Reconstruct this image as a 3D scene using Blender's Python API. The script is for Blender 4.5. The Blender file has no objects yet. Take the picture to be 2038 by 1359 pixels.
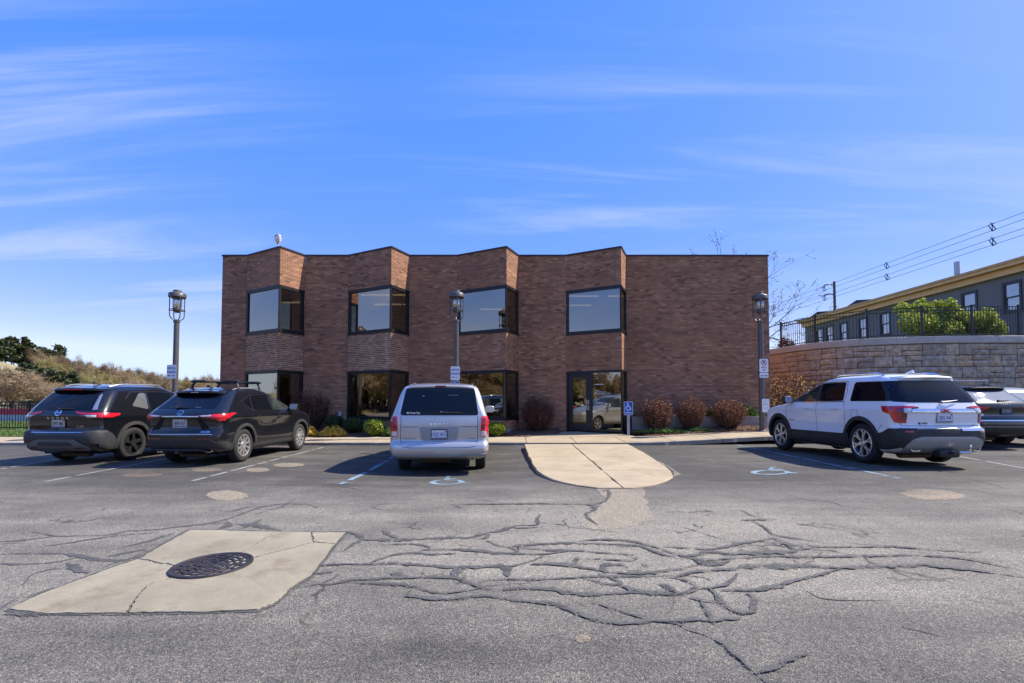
import bpy, bmesh, math, random
import numpy as np
from mathutils import Vector, Matrix, geometry

random.seed(7)
rng = np.random.default_rng(7)
PI = math.pi
C = bpy.context.scene.collection
SC = bpy.context.scene
R = math.radians

# ------------------------------------------------------------------ camera
CAM_H, FPX, PITCH, HORIZON = 1.30, 906.0, R(2.0), 801.0
cam_d = bpy.data.cameras.new('camera')
cam = bpy.data.objects.new('camera', cam_d)
C.objects.link(cam)
cam.location = (0, 0, CAM_H)
cam.rotation_euler = (PI / 2 + PITCH, 0, 0)
cam_d.sensor_width = 36.0
cam_d.lens = FPX / 2038.0 * 36.0
CY0 = HORIZON - FPX * math.tan(PITCH)
cam_d.shift_y = (CY0 - 679.5) / 2038.0
cam_d.clip_start = 0.05
cam_d.clip_end = 5000
SC.camera = cam

# ------------------------------------------------------------------ world and sun
SUN_EL, SUN_AZ = R(47), R(9.0)           # azimuth measured from +X towards +Y
sun_dir = Vector((math.cos(SUN_EL) * math.cos(SUN_AZ), math.cos(SUN_EL) * math.sin(SUN_AZ), math.sin(SUN_EL)))
w = bpy.data.worlds.new('World')
SC.world = w
w.use_nodes = True
nt = w.node_tree
nt.nodes.clear()
N = nt.nodes.new
Lk = nt.links.new
out = N('ShaderNodeOutputWorld')
bg = N('ShaderNodeBackground')
sky = N('ShaderNodeTexSky')
sky.sky_type = 'NISHITA'
sky.sun_disc = False
sky.sun_elevation = SUN_EL
sky.sun_rotation = PI / 2 - SUN_AZ      # Blender: 0 = +Y, clockwise
sky.altitude = 200
sky.air_density = 1.0
sky.dust_density = 0.4
sky.ozone_density = 2.5
SKY_STRENGTH = 0.115
bg.inputs['Strength'].default_value = SKY_STRENGTH
# the photograph's sky is deep blue with little change of brightness: keep hue and saturation, even out the value
sph = N('ShaderNodeSeparateColor'); sph.mode = 'HSV'; Lk(sky.outputs[0], sph.inputs[0])
hsv = N('ShaderNodeCombineColor'); hsv.mode = 'HSV'
pw = N('ShaderNodeMath'); pw.operation = 'POWER'; Lk(sph.outputs[2], pw.inputs[0]); pw.inputs[1].default_value = .14
ml = N('ShaderNodeMath'); ml.operation = 'MULTIPLY'; Lk(pw.outputs[0], ml.inputs[0]); ml.inputs[1].default_value = 4.95
hs = N('ShaderNodeMapRange'); Lk(sph.outputs[1], hs.inputs['Value'])
for k_, v_ in (('From Min', .38), ('From Max', .70), ('To Min', .38), ('To Max', .93)): hs.inputs[k_].default_value = v_
hs.clamp = True
hh = N('ShaderNodeMapRange'); Lk(sph.outputs[0], hh.inputs['Value'])
for k_, v_ in (('From Min', .54), ('From Max', .615), ('To Min', .608), ('To Max', .632)): hh.inputs[k_].default_value = v_
hh.clamp = True
Lk(hh.outputs[0], hsv.inputs[0]); Lk(hs.outputs[0], hsv.inputs[1]); Lk(ml.outputs[0], hsv.inputs[2])
# thin cirrus
tc = N('ShaderNodeTexCoord')
sep = N('ShaderNodeSeparateXYZ')
Lk(tc.outputs['Generated'], sep.inputs[0])
def M_(op, a, b=None, c=None):
    n = N('ShaderNodeMath'); n.operation = op
    for i, v in enumerate((a, b, c)):
        if v is None: continue
        if isinstance(v, (int, float)): n.inputs[i].default_value = v
        else: Lk(v, n.inputs[i])
    return n.outputs[0]
zz = M_('MAXIMUM', M_('ADD', sep.outputs['Z'], 0.12), 0.05)
px = M_('DIVIDE', sep.outputs['X'], zz)
py = M_('DIVIDE', sep.outputs['Y'], zz)
cmb = N('ShaderNodeCombineXYZ'); Lk(px, cmb.inputs[0]); Lk(py, cmb.inputs[1])
def wnoise(rot, sx, sy, scale, detail, rough, dist):
    mp = N('ShaderNodeMapping'); mp.inputs['Rotation'].default_value = (0, 0, rot)
    mp.inputs['Scale'].default_value = (sx, sy, 1); Lk(cmb.outputs[0], mp.inputs[0])
    nz = N('ShaderNodeTexNoise'); nz.inputs['Scale'].default_value = scale
    nz.inputs['Detail'].default_value = detail; nz.inputs['Roughness'].default_value = rough
    nz.inputs['Distortion'].default_value = dist
    Lk(mp.outputs[0], nz.inputs['Vector'])
    return nz.outputs['Fac']
def wramp(f, a, b):
    mr = N('ShaderNodeMapRange'); mr.inputs['From Min'].default_value = a; mr.inputs['From Max'].default_value = b
    mr.interpolation_type = 'SMOOTHSTEP'
    Lk(f, mr.inputs['Value']); return mr.outputs[0]
c1 = wramp(wnoise(R(-10), 0.34, 2.3, 1.05, 11, 0.62, 0.55), 0.44, 0.70)
c2 = wramp(wnoise(R(8), 0.35, 0.6, 0.75, 3, 0.5, 0.3), 0.34, 0.60)
west = wramp(M_('MULTIPLY', px, -1.0), -2.6, 2.2)   # more veil to the west, as in view
cf = M_('MULTIPLY', M_('MULTIPLY', c1, c2), M_('MULTIPLY_ADD', west, 0.75, 0.25))
low = wramp(sep.outputs['Z'], .06, .26)
cf = M_('MINIMUM', M_('MULTIPLY', M_('MULTIPLY', cf, low), 1.0), .62)
mixc = N('ShaderNodeMixRGB'); mixc.inputs['Color2'].default_value = (4.0, 4.35, 5.1, 1)
Lk(cf, mixc.inputs['Fac']); Lk(hsv.outputs[0], mixc.inputs['Color1'])
Lk(mixc.outputs[0], bg.inputs['Color'])
Lk(bg.outputs[0], out.inputs[0])

sl = bpy.data.lights.new('sun', 'SUN')
sl.energy = 4.6
sl.angle = R(0.5)
sl.color = (1.0, 0.93, 0.81)
so = bpy.data.objects.new('sun', sl)
C.objects.link(so)
so.rotation_euler = sun_dir.to_track_quat('Z', 'Y').to_euler()
so.location = (30, 10, 40)
SC.view_settings.view_transform = 'Standard'
SC.view_settings.look = 'None'
SC.view_settings.exposure = 0.75
SC.view_settings.gamma = 1.0
SC.view_settings.use_curve_mapping = False
SC.cycles.max_bounces = 7
SC.cycles.transparent_max_bounces = 12
SC.cycles.caustics_reflective = False
SC.cycles.caustics_refractive = False
SC.cycles.sample_clamp_indirect = 6.0

# ------------------------------------------------------------------ surveying the place: a photo point on a known plane -> metres
_cp, _sp = math.cos(PITCH), math.sin(PITCH)
def ray(u, v):
    a = (u - 1019.0) / FPX; b = (CY0 - v) / FPX
    return Vector((a, _cp - b * _sp, _sp + b * _cp))
def G(u, v, z=0.0):
    d = ray(u, v); t = (z - CAM_H) / d.z
    return Vector((d.x * t, d.y * t, z))
def W(u, v, Y):
    d = ray(u, v); t = Y / d.y
    return Vector((d.x * t, Y, CAM_H + d.z * t))

# ------------------------------------------------------------------ mesh helpers
class MB:
    def __init__(s): s.v = []; s.f = []; s.m = []; s.rnd = None; s.uv = None
    def face(s, idx, m=0): s.f.append(tuple(idx)); s.m.append(m)
    def poly(s, pts, m=0):
        n = len(s.v); s.v += [tuple(p) for p in pts]; s.face(range(n, n + len(pts)), m)
    def box(s, x0, x1, y0, y1, z0, z1, m=0):
        n = len(s.v)
        s.v += [(x0,y0,z0),(x1,y0,z0),(x1,y1,z0),(x0,y1,z0),(x0,y0,z1),(x1,y0,z1),(x1,y1,z1),(x0,y1,z1)]
        for q in ((0,3,2,1),(4,5,6,7),(0,1,5,4),(1,2,6,5),(2,3,7,6),(3,0,4,7)): s.face([n+i for i in q], m)
    def obox(s, p0, p1, t0, t1, z0, z1, m=0):
        """box along plan segment p0-p1, from t0 to t1 along the outward normal (right-hand side), z0..z1"""
        d = Vector((p1[0]-p0[0], p1[1]-p0[1])).normalized(); nrm = Vector((d.y, -d.x))
        pl = []
        for p, t in ((p0,t0),(p1,t0),(p1,t1),(p0,t1)): pl.append((p[0]+nrm.x*t, p[1]+nrm.y*t))
        s.prism(pl, z0, z1, m)
    def prism(s, pl, z0, z1, m=0):
        a = sum(pl[i][0]*pl[(i+1)%len(pl)][1]-pl[(i+1)%len(pl)][0]*pl[i][1] for i in range(len(pl)))
        if a < 0: pl = pl[::-1]
        n = len(s.v); k = len(pl)
        zt = z1 if callable(z1) else (lambda x, y: z1)
        s.v += [(x, y, z0) for x, y in pl] + [(x, y, zt(x, y)) for x, y in pl]
        s.face([n+i for i in range(k)][::-1], m); s.face([n+k+i for i in range(k)], m)
        for i in range(k):
            j = (i+1) % k; s.face((n+i, n+j, n+k+j, n+k+i), m)
    def tube(s, pts, r, sides=6, m=0, cap=True):
        pts = [Vector(p) for p in pts]; rs = r if isinstance(r, (list, tuple)) else [r]*len(pts)
        n0 = len(s.v); prev = None
        for i, p in enumerate(pts):
            d = (pts[min(i+1, len(pts)-1)] - pts[max(i-1, 0)]).normalized()
            a = d.orthogonal().normalized() if prev is None else (prev - d*prev.dot(d)).normalized()
            prev = a; b = d.cross(a)
            for k in range(sides):
                t = 2*PI*k/sides; s.v.append(tuple(p + (a*math.cos(t)+b*math.sin(t))*rs[i]))
        for i in range(len(pts)-1):
            for k in range(sides):
                j = (k+1) % sides
                s.face((n0+i*sides+k, n0+i*sides+j, n0+(i+1)*sides+j, n0+(i+1)*sides+k), m)
        if cap:
            s.face([n0+k for k in range(sides)][::-1], m); s.face([n0+(len(pts)-1)*sides+k for k in range(sides)], m)
    def lathe(s, prof, sides=24, m=0, axis='z', org=(0,0,0), close=False):
        n0 = len(s.v); k = len(prof)
        for i in range(sides):
            t = 2*PI*i/sides; c, q = math.cos(t), math.sin(t)
            for r, h in prof:
                p = (r*c, r*q, h) if axis == 'z' else (h, r*c, r*q)
                s.v.append((p[0]+org[0], p[1]+org[1], p[2]+org[2]))
        for i in range(sides):
            j = (i+1) % sides
            for a in range(k-1 + (1 if close else 0)):
                b = (a+1) % k
                s.face((n0+i*k+a, n0+j*k+a, n0+j*k+b, n0+i*k+b), m)
    def sball(s, c, sx, sy, sz, e=0.6, nu=16, nv=10, m=0, mat=None):
        """super-ellipsoid; small e = boxy"""
        f = lambda t: math.copysign(abs(t)**e, t)
        n0 = len(s.v)
        for i in range(nv+1):
            p = -PI/2 + PI*i/nv
            for j in range(nu):
                t = 2*PI*j/nu
                q = Vector((sx*f(math.cos(p))*f(math.cos(t)), sy*f(math.cos(p))*f(math.sin(t)), sz*f(math.sin(p))))
                if mat is not None: q = mat @ q
                s.v.append((c[0]+q.x, c[1]+q.y, c[2]+q.z))
        for i in range(nv):
            for j in range(nu):
                k = (j+1) % nu
                s.face((n0+i*nu+j, n0+i*nu+k, n0+(i+1)*nu+k, n0+(i+1)*nu+j), m)
    def mesh(s, name, mats, smooth=False):
        me = bpy.data.meshes.new(name)
        me.from_pydata(s.v, [], s.f)
        for m in (mats if isinstance(mats, (list, tuple)) else [mats]): me.materials.append(m)
        if max(s.m, default=0) > 0: me.polygons.foreach_set('material_index', s.m)
        if smooth:
            me.polygons.foreach_set('use_smooth', [True]*len(me.polygons))
            me.set_sharp_from_angle(angle=R(38))
        if s.rnd is not None:
            at = me.attributes.new('rnd', 'FLOAT', 'FACE'); at.data.foreach_set('value', s.rnd)
        me.update()
        return me
    def build(s, name, mats, parent=None, smooth=False):
        return obj(name, s.mesh(name, mats, smooth), parent)

def obj(name, me, parent=None, loc=(0,0,0), rotz=0):
    o = bpy.data.objects.new(name, me); C.objects.link(o)
    o.location = loc
    if rotz: o.rotation_euler = (0, 0, rotz)
    if parent is not None: o.parent = parent
    return o
def thing(name, label, cat, loc=(0,0,0), rotz=0, group=None):
    o = bpy.data.objects.new(name, None); C.objects.link(o)
    o.location = loc; o.rotation_euler = (0, 0, rotz); o.empty_display_size = .2
    o['label'] = label; o['category'] = cat
    if group: o['group'] = group
    return o
def tag(o, label, cat, group=None, kind=None):
    o['label'] = label; o['category'] = cat
    if group: o['group'] = group
    if kind: o['kind'] = kind
    return o
def struct(o, label=None, cat=None, kind='structure'):
    o['kind'] = kind
    if label: o['label'] = label
    if cat: o['category'] = cat
    return o
def dup(o, loc=None, rotz=None, label=None, scale=None):
    r = o.copy(); C.objects.link(r)
    if loc is not None: r.location = loc
    if rotz is not None: r.rotation_euler = (0, 0, rotz)
    if label: r['label'] = label
    if scale is not None: r.scale = (scale,)*3 if isinstance(scale, (int, float)) else scale
    for ch in list(o.children):
        c = ch.copy(); C.objects.link(c); c.parent = r
        for g in list(ch.children):
            d = g.copy(); C.objects.link(d); d.parent = c
    return r

# ------------------------------------------------------------------ materials
def node_mat(name):
    m = bpy.data.materials.new(name); m.use_nodes = True
    t = m.node_tree; p = t.nodes['Principled BSDF']
    return m, t, p
def geo_pos(t): return t.nodes.new('ShaderNodeNewGeometry').outputs['Position']
def obj_pos(t): return t.nodes.new('ShaderNodeTexCoord').outputs['Object']
def tnoise(t, vec, scale, detail=3, rough=.55, dist=0):
    n = t.nodes.new('ShaderNodeTexNoise'); n.inputs['Scale'].default_value = scale
    n.inputs['Detail'].default_value = detail; n.inputs['Roughness'].default_value = rough; n.inputs['Distortion'].default_value = dist
    t.links.new(vec, n.inputs['Vector']); return n.outputs['Fac']
def tmath(t, op, a, b=None, clamp=False):
    n = t.nodes.new('ShaderNodeMath'); n.operation = op; n.use_clamp = clamp
    for i, v in enumerate((a, b)):
        if v is None: continue
        if isinstance(v, (int, float)): n.inputs[i].default_value = v
        else: t.links.new(v, n.inputs[i])
    return n.outputs[0]
def tramp(t, fac, stops):
    n = t.nodes.new('ShaderNodeValToRGB'); e = n.color_ramp.elements
    e[0].position, e[0].color = stops[0][0], (*stops[0][1], 1)
    e[1].position, e[1].color = stops[-1][0], (*stops[-1][1], 1)
    for p_, c_ in stops[1:-1]:
        q = e.new(p_); q.color = (*c_, 1)
    t.links.new(fac, n.inputs[0]); return n.outputs[0]
def trange(t, f, a, b, c=0., d=1., smooth=True):
    n = t.nodes.new('ShaderNodeMapRange'); n.interpolation_type = 'SMOOTHSTEP' if smooth else 'LINEAR'
    for k, v in zip(('From Min','From Max','To Min','To Max'), (a, b, c, d)): n.inputs[k].default_value = v
    t.links.new(f, n.inputs['Value']); return n.outputs[0]
def tmix(t, fac, a, b, mode='MIX'):
    n = t.nodes.new('ShaderNodeMixRGB'); n.blend_type = mode
    for k, v in (('Fac', fac), ('Color1', a), ('Color2', b)):
        if isinstance(v, (int, float)): n.inputs[k].default_value = v
        elif isinstance(v, tuple): n.inputs[k].default_value = (*v, 1)
        else: t.links.new(v, n.inputs[k])
    return n.outputs[0]
def tbump(t, p, h, strength, dist=.02):
    n = t.nodes.new('ShaderNodeBump'); n.inputs['Strength'].default_value = strength; n.inputs['Distance'].default_value = dist
    t.links.new(h, n.inputs['Height']); t.links.new(n.outputs[0], p.inputs['Normal'])
def pm(name, col, rough=.6, metal=0., var=.15, scale=8., bump=0., bscale=60., coat=0., spec=.5, emit=None):
    """one material: base colour broken up by two noises"""
    m, t, p = node_mat(name)
    v = obj_pos(t)
    n = tmath(t, 'MULTIPLY_ADD', tnoise(t, v, scale, 4), .6); n.node.inputs[2].default_value = 0
    f = tmath(t, 'ADD', n, tmath(t, 'MULTIPLY', tnoise(t, v, scale*7, 3), .4))
    lo = tuple(max(0, c*(1-var*1.6)) for c in col); hi = tuple(min(1, c*(1+var*1.6)) for c in col)
    c = tramp(t, f, [(.3, lo), (.7, hi)])
    t.links.new(c, p.inputs['Base Color'])
    p.inputs['Roughness'].default_value = rough; p.inputs['Metallic'].default_value = metal
    p.inputs['Coat Weight'].default_value = coat; p.inputs['Coat Roughness'].default_value = .04
    p.inputs['Specular IOR Level'].default_value = spec
    if bump: tbump(t, p, tnoise(t, v, bscale, 4), bump)
    if emit:
        p.inputs['Emission Color'].default_value = (*emit[0], 1); p.inputs['Emission Strength'].default_value = emit[1]
    return m
def leaf_mat(name, cols, trans=.25, rough=.6):
    """colour varies per leaf clump and per plant"""
    m, t, p = node_mat(name)
    g = t.nodes.new('ShaderNodeNewGeometry'); oi = t.nodes.new('ShaderNodeObjectInfo')
    f = tmath(t, 'FRACT', tmath(t, 'ADD', g.outputs['Random Per Island'], tmath(t, 'MULTIPLY', oi.outputs['Random'], .15)))
    k = len(cols)
    c = tramp(t, f, [(i/(k-1), cc) for i, cc in enumerate(cols)])
    t.links.new(c, p.inputs['Base Color']); p.inputs['Roughness'].default_value = rough
    tr = t.nodes.new('ShaderNodeBsdfTranslucent'); t.links.new(c, tr.inputs['Color'])
    mx = t.nodes.new('ShaderNodeMixShader'); mx.inputs[0].default_value = trans
    t.links.new(p.outputs[0], mx.inputs[1]); t.links.new(tr.outputs[0], mx.inputs[2])
    t.links.new(mx.outputs[0], t.nodes['Material Output'].inputs[0])
    return m

def asphalt_material(name='asphalt', lift=0., warm=(1, 1, 1)):
    m, t, p = node_mat(name)
    v = geo_pos(t)
    big = tnoise(t, v, .22, 4, .6)
    mid = tnoise(t, v, 1.3, 5, .65)
    streak = t.nodes.new('ShaderNodeMapping'); streak.inputs['Scale'].default_value = (.35, 1.6, 1); t.links.new(v, streak.inputs[0])
    st = tnoise(t, streak.outputs[0], 1.1, 5, .65)
    wear = tmath(t, 'ADD', tmath(t, 'ADD', tmath(t, 'MULTIPLY', big, .45), tmath(t, 'MULTIPLY', mid, .3)), tmath(t, 'MULTIPLY', st, .4))
    # traffic has polished the lane in front of the stalls lighter; the stalls keep their darker sealer
    sp = t.nodes.new('ShaderNodeSeparateXYZ'); t.links.new(v, sp.inputs[0])
    lane = tmath(t, 'MULTIPLY', trange(t, sp.outputs['Y'], 8.4, 5.6), 1.0)
    near = trange(t, sp.outputs['Y'], 2.2, 3.6)
    lane = tmath(t, 'MULTIPLY', lane, tmath(t, 'MULTIPLY_ADD', near, .35)); lane.node.inputs[2].default_value = .65
    wear = tmath(t, 'ADD', wear, tmath(t, 'MULTIPLY_ADD', lane, .25)); wear.node.inputs[1].links[0].from_node.inputs[2].default_value = lift-.03
    # ravelled, bleached surface round the sealed cracks
    ctr = tmath(t, 'MULTIPLY', trange(t, tmath(t, 'ABSOLUTE', tmath(t, 'SUBTRACT', sp.outputs['Y'], 4.3)), 1.9, .6), trange(t, tmath(t, 'ABSOLUTE', tmath(t, 'SUBTRACT', sp.outputs['X'], .9)), 4.2, 1.2))
    wear = tmath(t, 'ADD', wear, tmath(t, 'MULTIPLY', ctr, .075))
    base = tramp(t, wear, [(.40, (.052, .051, .048)), (.56, (.098, .094, .086)), (.72, (.180, .171, .150)), (.88, (.30, .282, .24))])
    vo = t.nodes.new('ShaderNodeTexVoronoi'); vo.inputs['Scale'].default_value = 230; t.links.new(v, vo.inputs['Vector'])
    sepc = t.nodes.new('ShaderNodeSeparateXYZ'); t.links.new(vo.outputs['Color'], sepc.inputs[0])
    vo2 = t.nodes.new('ShaderNodeTexVoronoi'); vo2.inputs['Scale'].default_value = 105; t.links.new(v, vo2.inputs['Vector'])
    sepd = t.nodes.new('ShaderNodeSeparateXYZ'); t.links.new(vo2.outputs['Color'], sepd.inputs[0])
    # hairline map cracking in the ravelled middle of the lot
    wob = t.nodes.new('ShaderNodeTexNoise'); wob.inputs['Scale'].default_value = 2.6; wob.inputs['Detail'].default_value = 5; t.links.new(v, wob.inputs['Vector'])
    vm = t.nodes.new('ShaderNodeVectorMath'); vm.operation = 'MULTIPLY_ADD'; t.links.new(wob.outputs['Color'], vm.inputs[0]); vm.inputs[1].default_value = (.55, .55, 0); t.links.new(v, vm.inputs[2])
    for sc_, wd_, lo_, st_ in ((1.9, .016, .35, .62), (.62, .007, -.05, .5)):
        ve = t.nodes.new('ShaderNodeTexVoronoi'); ve.feature = 'DISTANCE_TO_EDGE'; ve.inputs['Scale'].default_value = sc_; t.links.new(vm.outputs[0], ve.inputs['Vector'])
        hair = trange(t, ve.outputs['Distance'], wd_*1.6, wd_*.5)
        brk = trange(t, tnoise(t, v, 1.15, 3, .6), .50, .60)
        wide = tmath(t, 'MULTIPLY', trange(t, tmath(t, 'ABSOLUTE', tmath(t, 'SUBTRACT', sp.outputs['Y'], 4.4)), 2.4, 1.2), .9) if lo_ < 0 else ctr
        base = tmix(t, tmath(t, 'MULTIPLY', tmath(t, 'MULTIPLY', hair, brk), tmath(t, 'MULTIPLY', wide, st_ + .3)), base, (.035, .033, .031))
    chip = tramp(t, sepc.outputs[0], [(0., (.30, .30, .31)), (.35, (.68, .68, .68)), (.7, (1., .98, .95)), (.9, (1.45, 1.38, 1.27)), (1., (2.2, 2.0, 1.75))])
    chip2 = tramp(t, sepd.outputs[0], [(0., (.55, .55, .58)), (.6, (1., 1., 1.)), (1., (1.6, 1.5, 1.35))])
    # oil drips under where engines stand
    oil = tmath(t, 'MULTIPLY', trange(t, tnoise(t, v, 1.9, 3, .6), .66, .74), trange(t, sp.outputs['Y'], 7.5, 9.5))
    base = tmix(t, tmath(t, 'MULTIPLY', oil, .55), base, (.03, .029, .028))
    c = tmix(t, 1.0, base, chip, 'MULTIPLY'); c = tmix(t, .7, c, chip2, 'MULTIPLY')
    if warm != (1, 1, 1): c = tmix(t, 1., c, warm, 'MULTIPLY')
    t.links.new(c, p.inputs['Base Color'])
    p.inputs['Roughness'].default_value = .85; p.inputs['Specular IOR Level'].default_value = .35
    tbump(t, p, tmath(t, 'ADD', vo.outputs['Distance'], tmath(t, 'MULTIPLY', mid, .8)), .55, .008)
    return m
def concrete_material(name, c0, c1, stain=(.3,.2,.1), sa=.0):
    m, t, p = node_mat(name)
    v = geo_pos(t)
    f = tmath(t, 'ADD', tmath(t, 'MULTIPLY', tnoise(t, v, 1.4, 5, .6), .65), tmath(t, 'MULTIPLY', tnoise(t, v, 70, 3, .7), .35))
    c = tramp(t, f, [(.32, c0), (.68, c1)])
    sp = trange(t, tnoise(t, v, 120, 2), .66, .72)
    c = tmix(t, tmath(t, 'MULTIPLY', sp, .55), c, (.09, .08, .07))
    if sa:
        s = trange(t, tnoise(t, v, 2.3, 5, .7), .5, .75); c = tmix(t, tmath(t, 'MULTIPLY', s, sa), c, stain)
    t.links.new(c, p.inputs['Base Color']); p.inputs['Roughness'].default_value = .9
    p.inputs['Specular IOR Level'].default_value = .3
    tbump(t, p, tnoise(t, v, 90, 4, .7), .35, .006)
    return m
def brick_material():
    m, t, p = node_mat('brick')
    at = t.nodes.new('ShaderNodeAttribute'); at.attribute_name = 'rnd'
    oi = t.nodes.new('ShaderNodeObjectInfo')
    f = tmath(t, 'FRACT', tmath(t, 'ADD', at.outputs['Fac'], tmath(t, 'MULTIPLY', oi.outputs['Random'], .97)))
    v = geo_pos(t)
    f = tmath(t, 'ADD', tmath(t, 'MULTIPLY', f, .78), tmath(t, 'MULTIPLY', tnoise(t, v, 26, 4, .7), .22))
    c = tramp(t, f, [(.06, (.160, .094, .063)), (.3, (.232, .129, .082)), (.55, (.315, .166, .102)), (.75, (.385, .198, .120)), (.94, (.50, .295, .18))])
    big = tnoise(t, v, .7, 4, .6)
    c = tmix(t, 1.0, c, tramp(t, big, [(.3, (.82, .80, .80)), (.7, (1.12, 1.1, 1.08))]), 'MULTIPLY')
    t.links.new(c, p.inputs['Base Color']); p.inputs['Roughness'].default_value = .88; p.inputs['Specular IOR Level'].default_value = .3
    tbump(t, p, tnoise(t, v, 140, 4, .7), .4, .004)
    return m
def building_glass():
    m, t, p = node_mat('coated_glass')
    t.nodes.remove(p)
    gl = t.nodes.new('ShaderNodeBsdfGlossy'); gl.inputs['Roughness'].default_value = 0.004; gl.inputs['Color'].default_value = (.98, .90, .76, 1)
    tr = t.nodes.new('ShaderNodeBsdfTransparent'); tr.inputs['Color'].default_value = (.40, .36, .29, 1)
    fr = t.nodes.new('ShaderNodeFresnel'); fr.inputs['IOR'].default_value = 1.5
    f = tmath(t, 'ADD', tmath(t, 'MULTIPLY', fr.outputs[0], .8), .27, True)
    bp = t.nodes.new('ShaderNodeBump'); bp.inputs['Strength'].default_value = .05; bp.inputs['Distance'].default_value = .02
    t.links.new(tnoise(t, geo_pos(t), 1.6, 2), bp.inputs['Height']); t.links.new(bp.outputs[0], gl.inputs['Normal'])
    mx = t.nodes.new('ShaderNodeMixShader'); t.links.new(f, mx.inputs[0]); t.links.new(tr.outputs[0], mx.inputs[1]); t.links.new(gl.outputs[0], mx.inputs[2])
    t.links.new(mx.outputs[0], t.nodes['Material Output'].inputs[0])
    return m
def stone_material():
    m, t, p = node_mat('split_stone')
    oi = t.nodes.new('ShaderNodeObjectInfo'); v = geo_pos(t)
    n = tnoise(t, v, 5, 6, .65, .6)
    c = tramp(t, n, [(.3, (.27, .208, .145)), (.5, (.45, .36, .262)), (.68, (.66, .54, .41))])
    tint = tramp(t, oi.outputs['Random'], [(0., (.80, .78, .80)), (.35, (1., .97, .95)), (.7, (1.08, 1.0, .92)), (1., (1.18, 1.0, .82))])
    c = tmix(t, 1., c, tint, 'MULTIPLY')
    # iron-stained end of the wall beside the building
    sp = t.nodes.new('ShaderNodeSeparateXYZ'); t.links.new(v, sp.inputs[0])
    c = tmix(t, tmath(t, 'MULTIPLY', trange(t, sp.outputs['X'], 13.7, 12.8), .40), c, (.46, .28, .15))
    t.links.new(c, p.inputs['Base Color']); p.inputs['Roughness'].default_value = .9; p.inputs['Specular IOR Level'].default_value = .25
    tbump(t, p, tmath(t, 'ADD', n, tmath(t, 'MULTIPLY', tnoise(t, v, 30, 5, .7), .5)), .9, .03)
    return m
def car_paint(name, col, metal=0., rough=.3, flake=0.):
    m, t, p = node_mat(name)
    v = obj_pos(t)
    dust = tnoise(t, v, 3.5, 5, .6)
    sp = t.nodes.new('ShaderNodeSeparateXYZ'); t.links.new(v, sp.inputs[0])
    low = trange(t, sp.outputs['Z'], .75, .2)
    d = tmath(t, 'MULTIPLY', tmath(t, 'MULTIPLY', low, dust), .30 if sum(col) > .3 else .10)
    c = tmix(t, d, col, (.22, .19, .16))
    if flake:
        c = tmix(t, tmath(t, 'MULTIPLY', tnoise(t, v, 900, 1), flake), c, (.9, .9, .95))
    t.links.new(c, p.inputs['Base Color']); p.inputs['Metallic'].default_value = metal
    p.inputs['Roughness'].default_value = rough; p.inputs['Coat Weight'].default_value = 1.0
    if sum(col) < .3: p.inputs['Specular IOR Level'].default_value = .15; p.inputs['Coat IOR'].default_value = 1.55
    t.links.new(tmath(t, 'MULTIPLY_ADD', d, .5), p.inputs['Coat Roughness'])
    p.inputs['Coat Roughness'].links[0].from_node.inputs[2].default_value = .03
    return m

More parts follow.
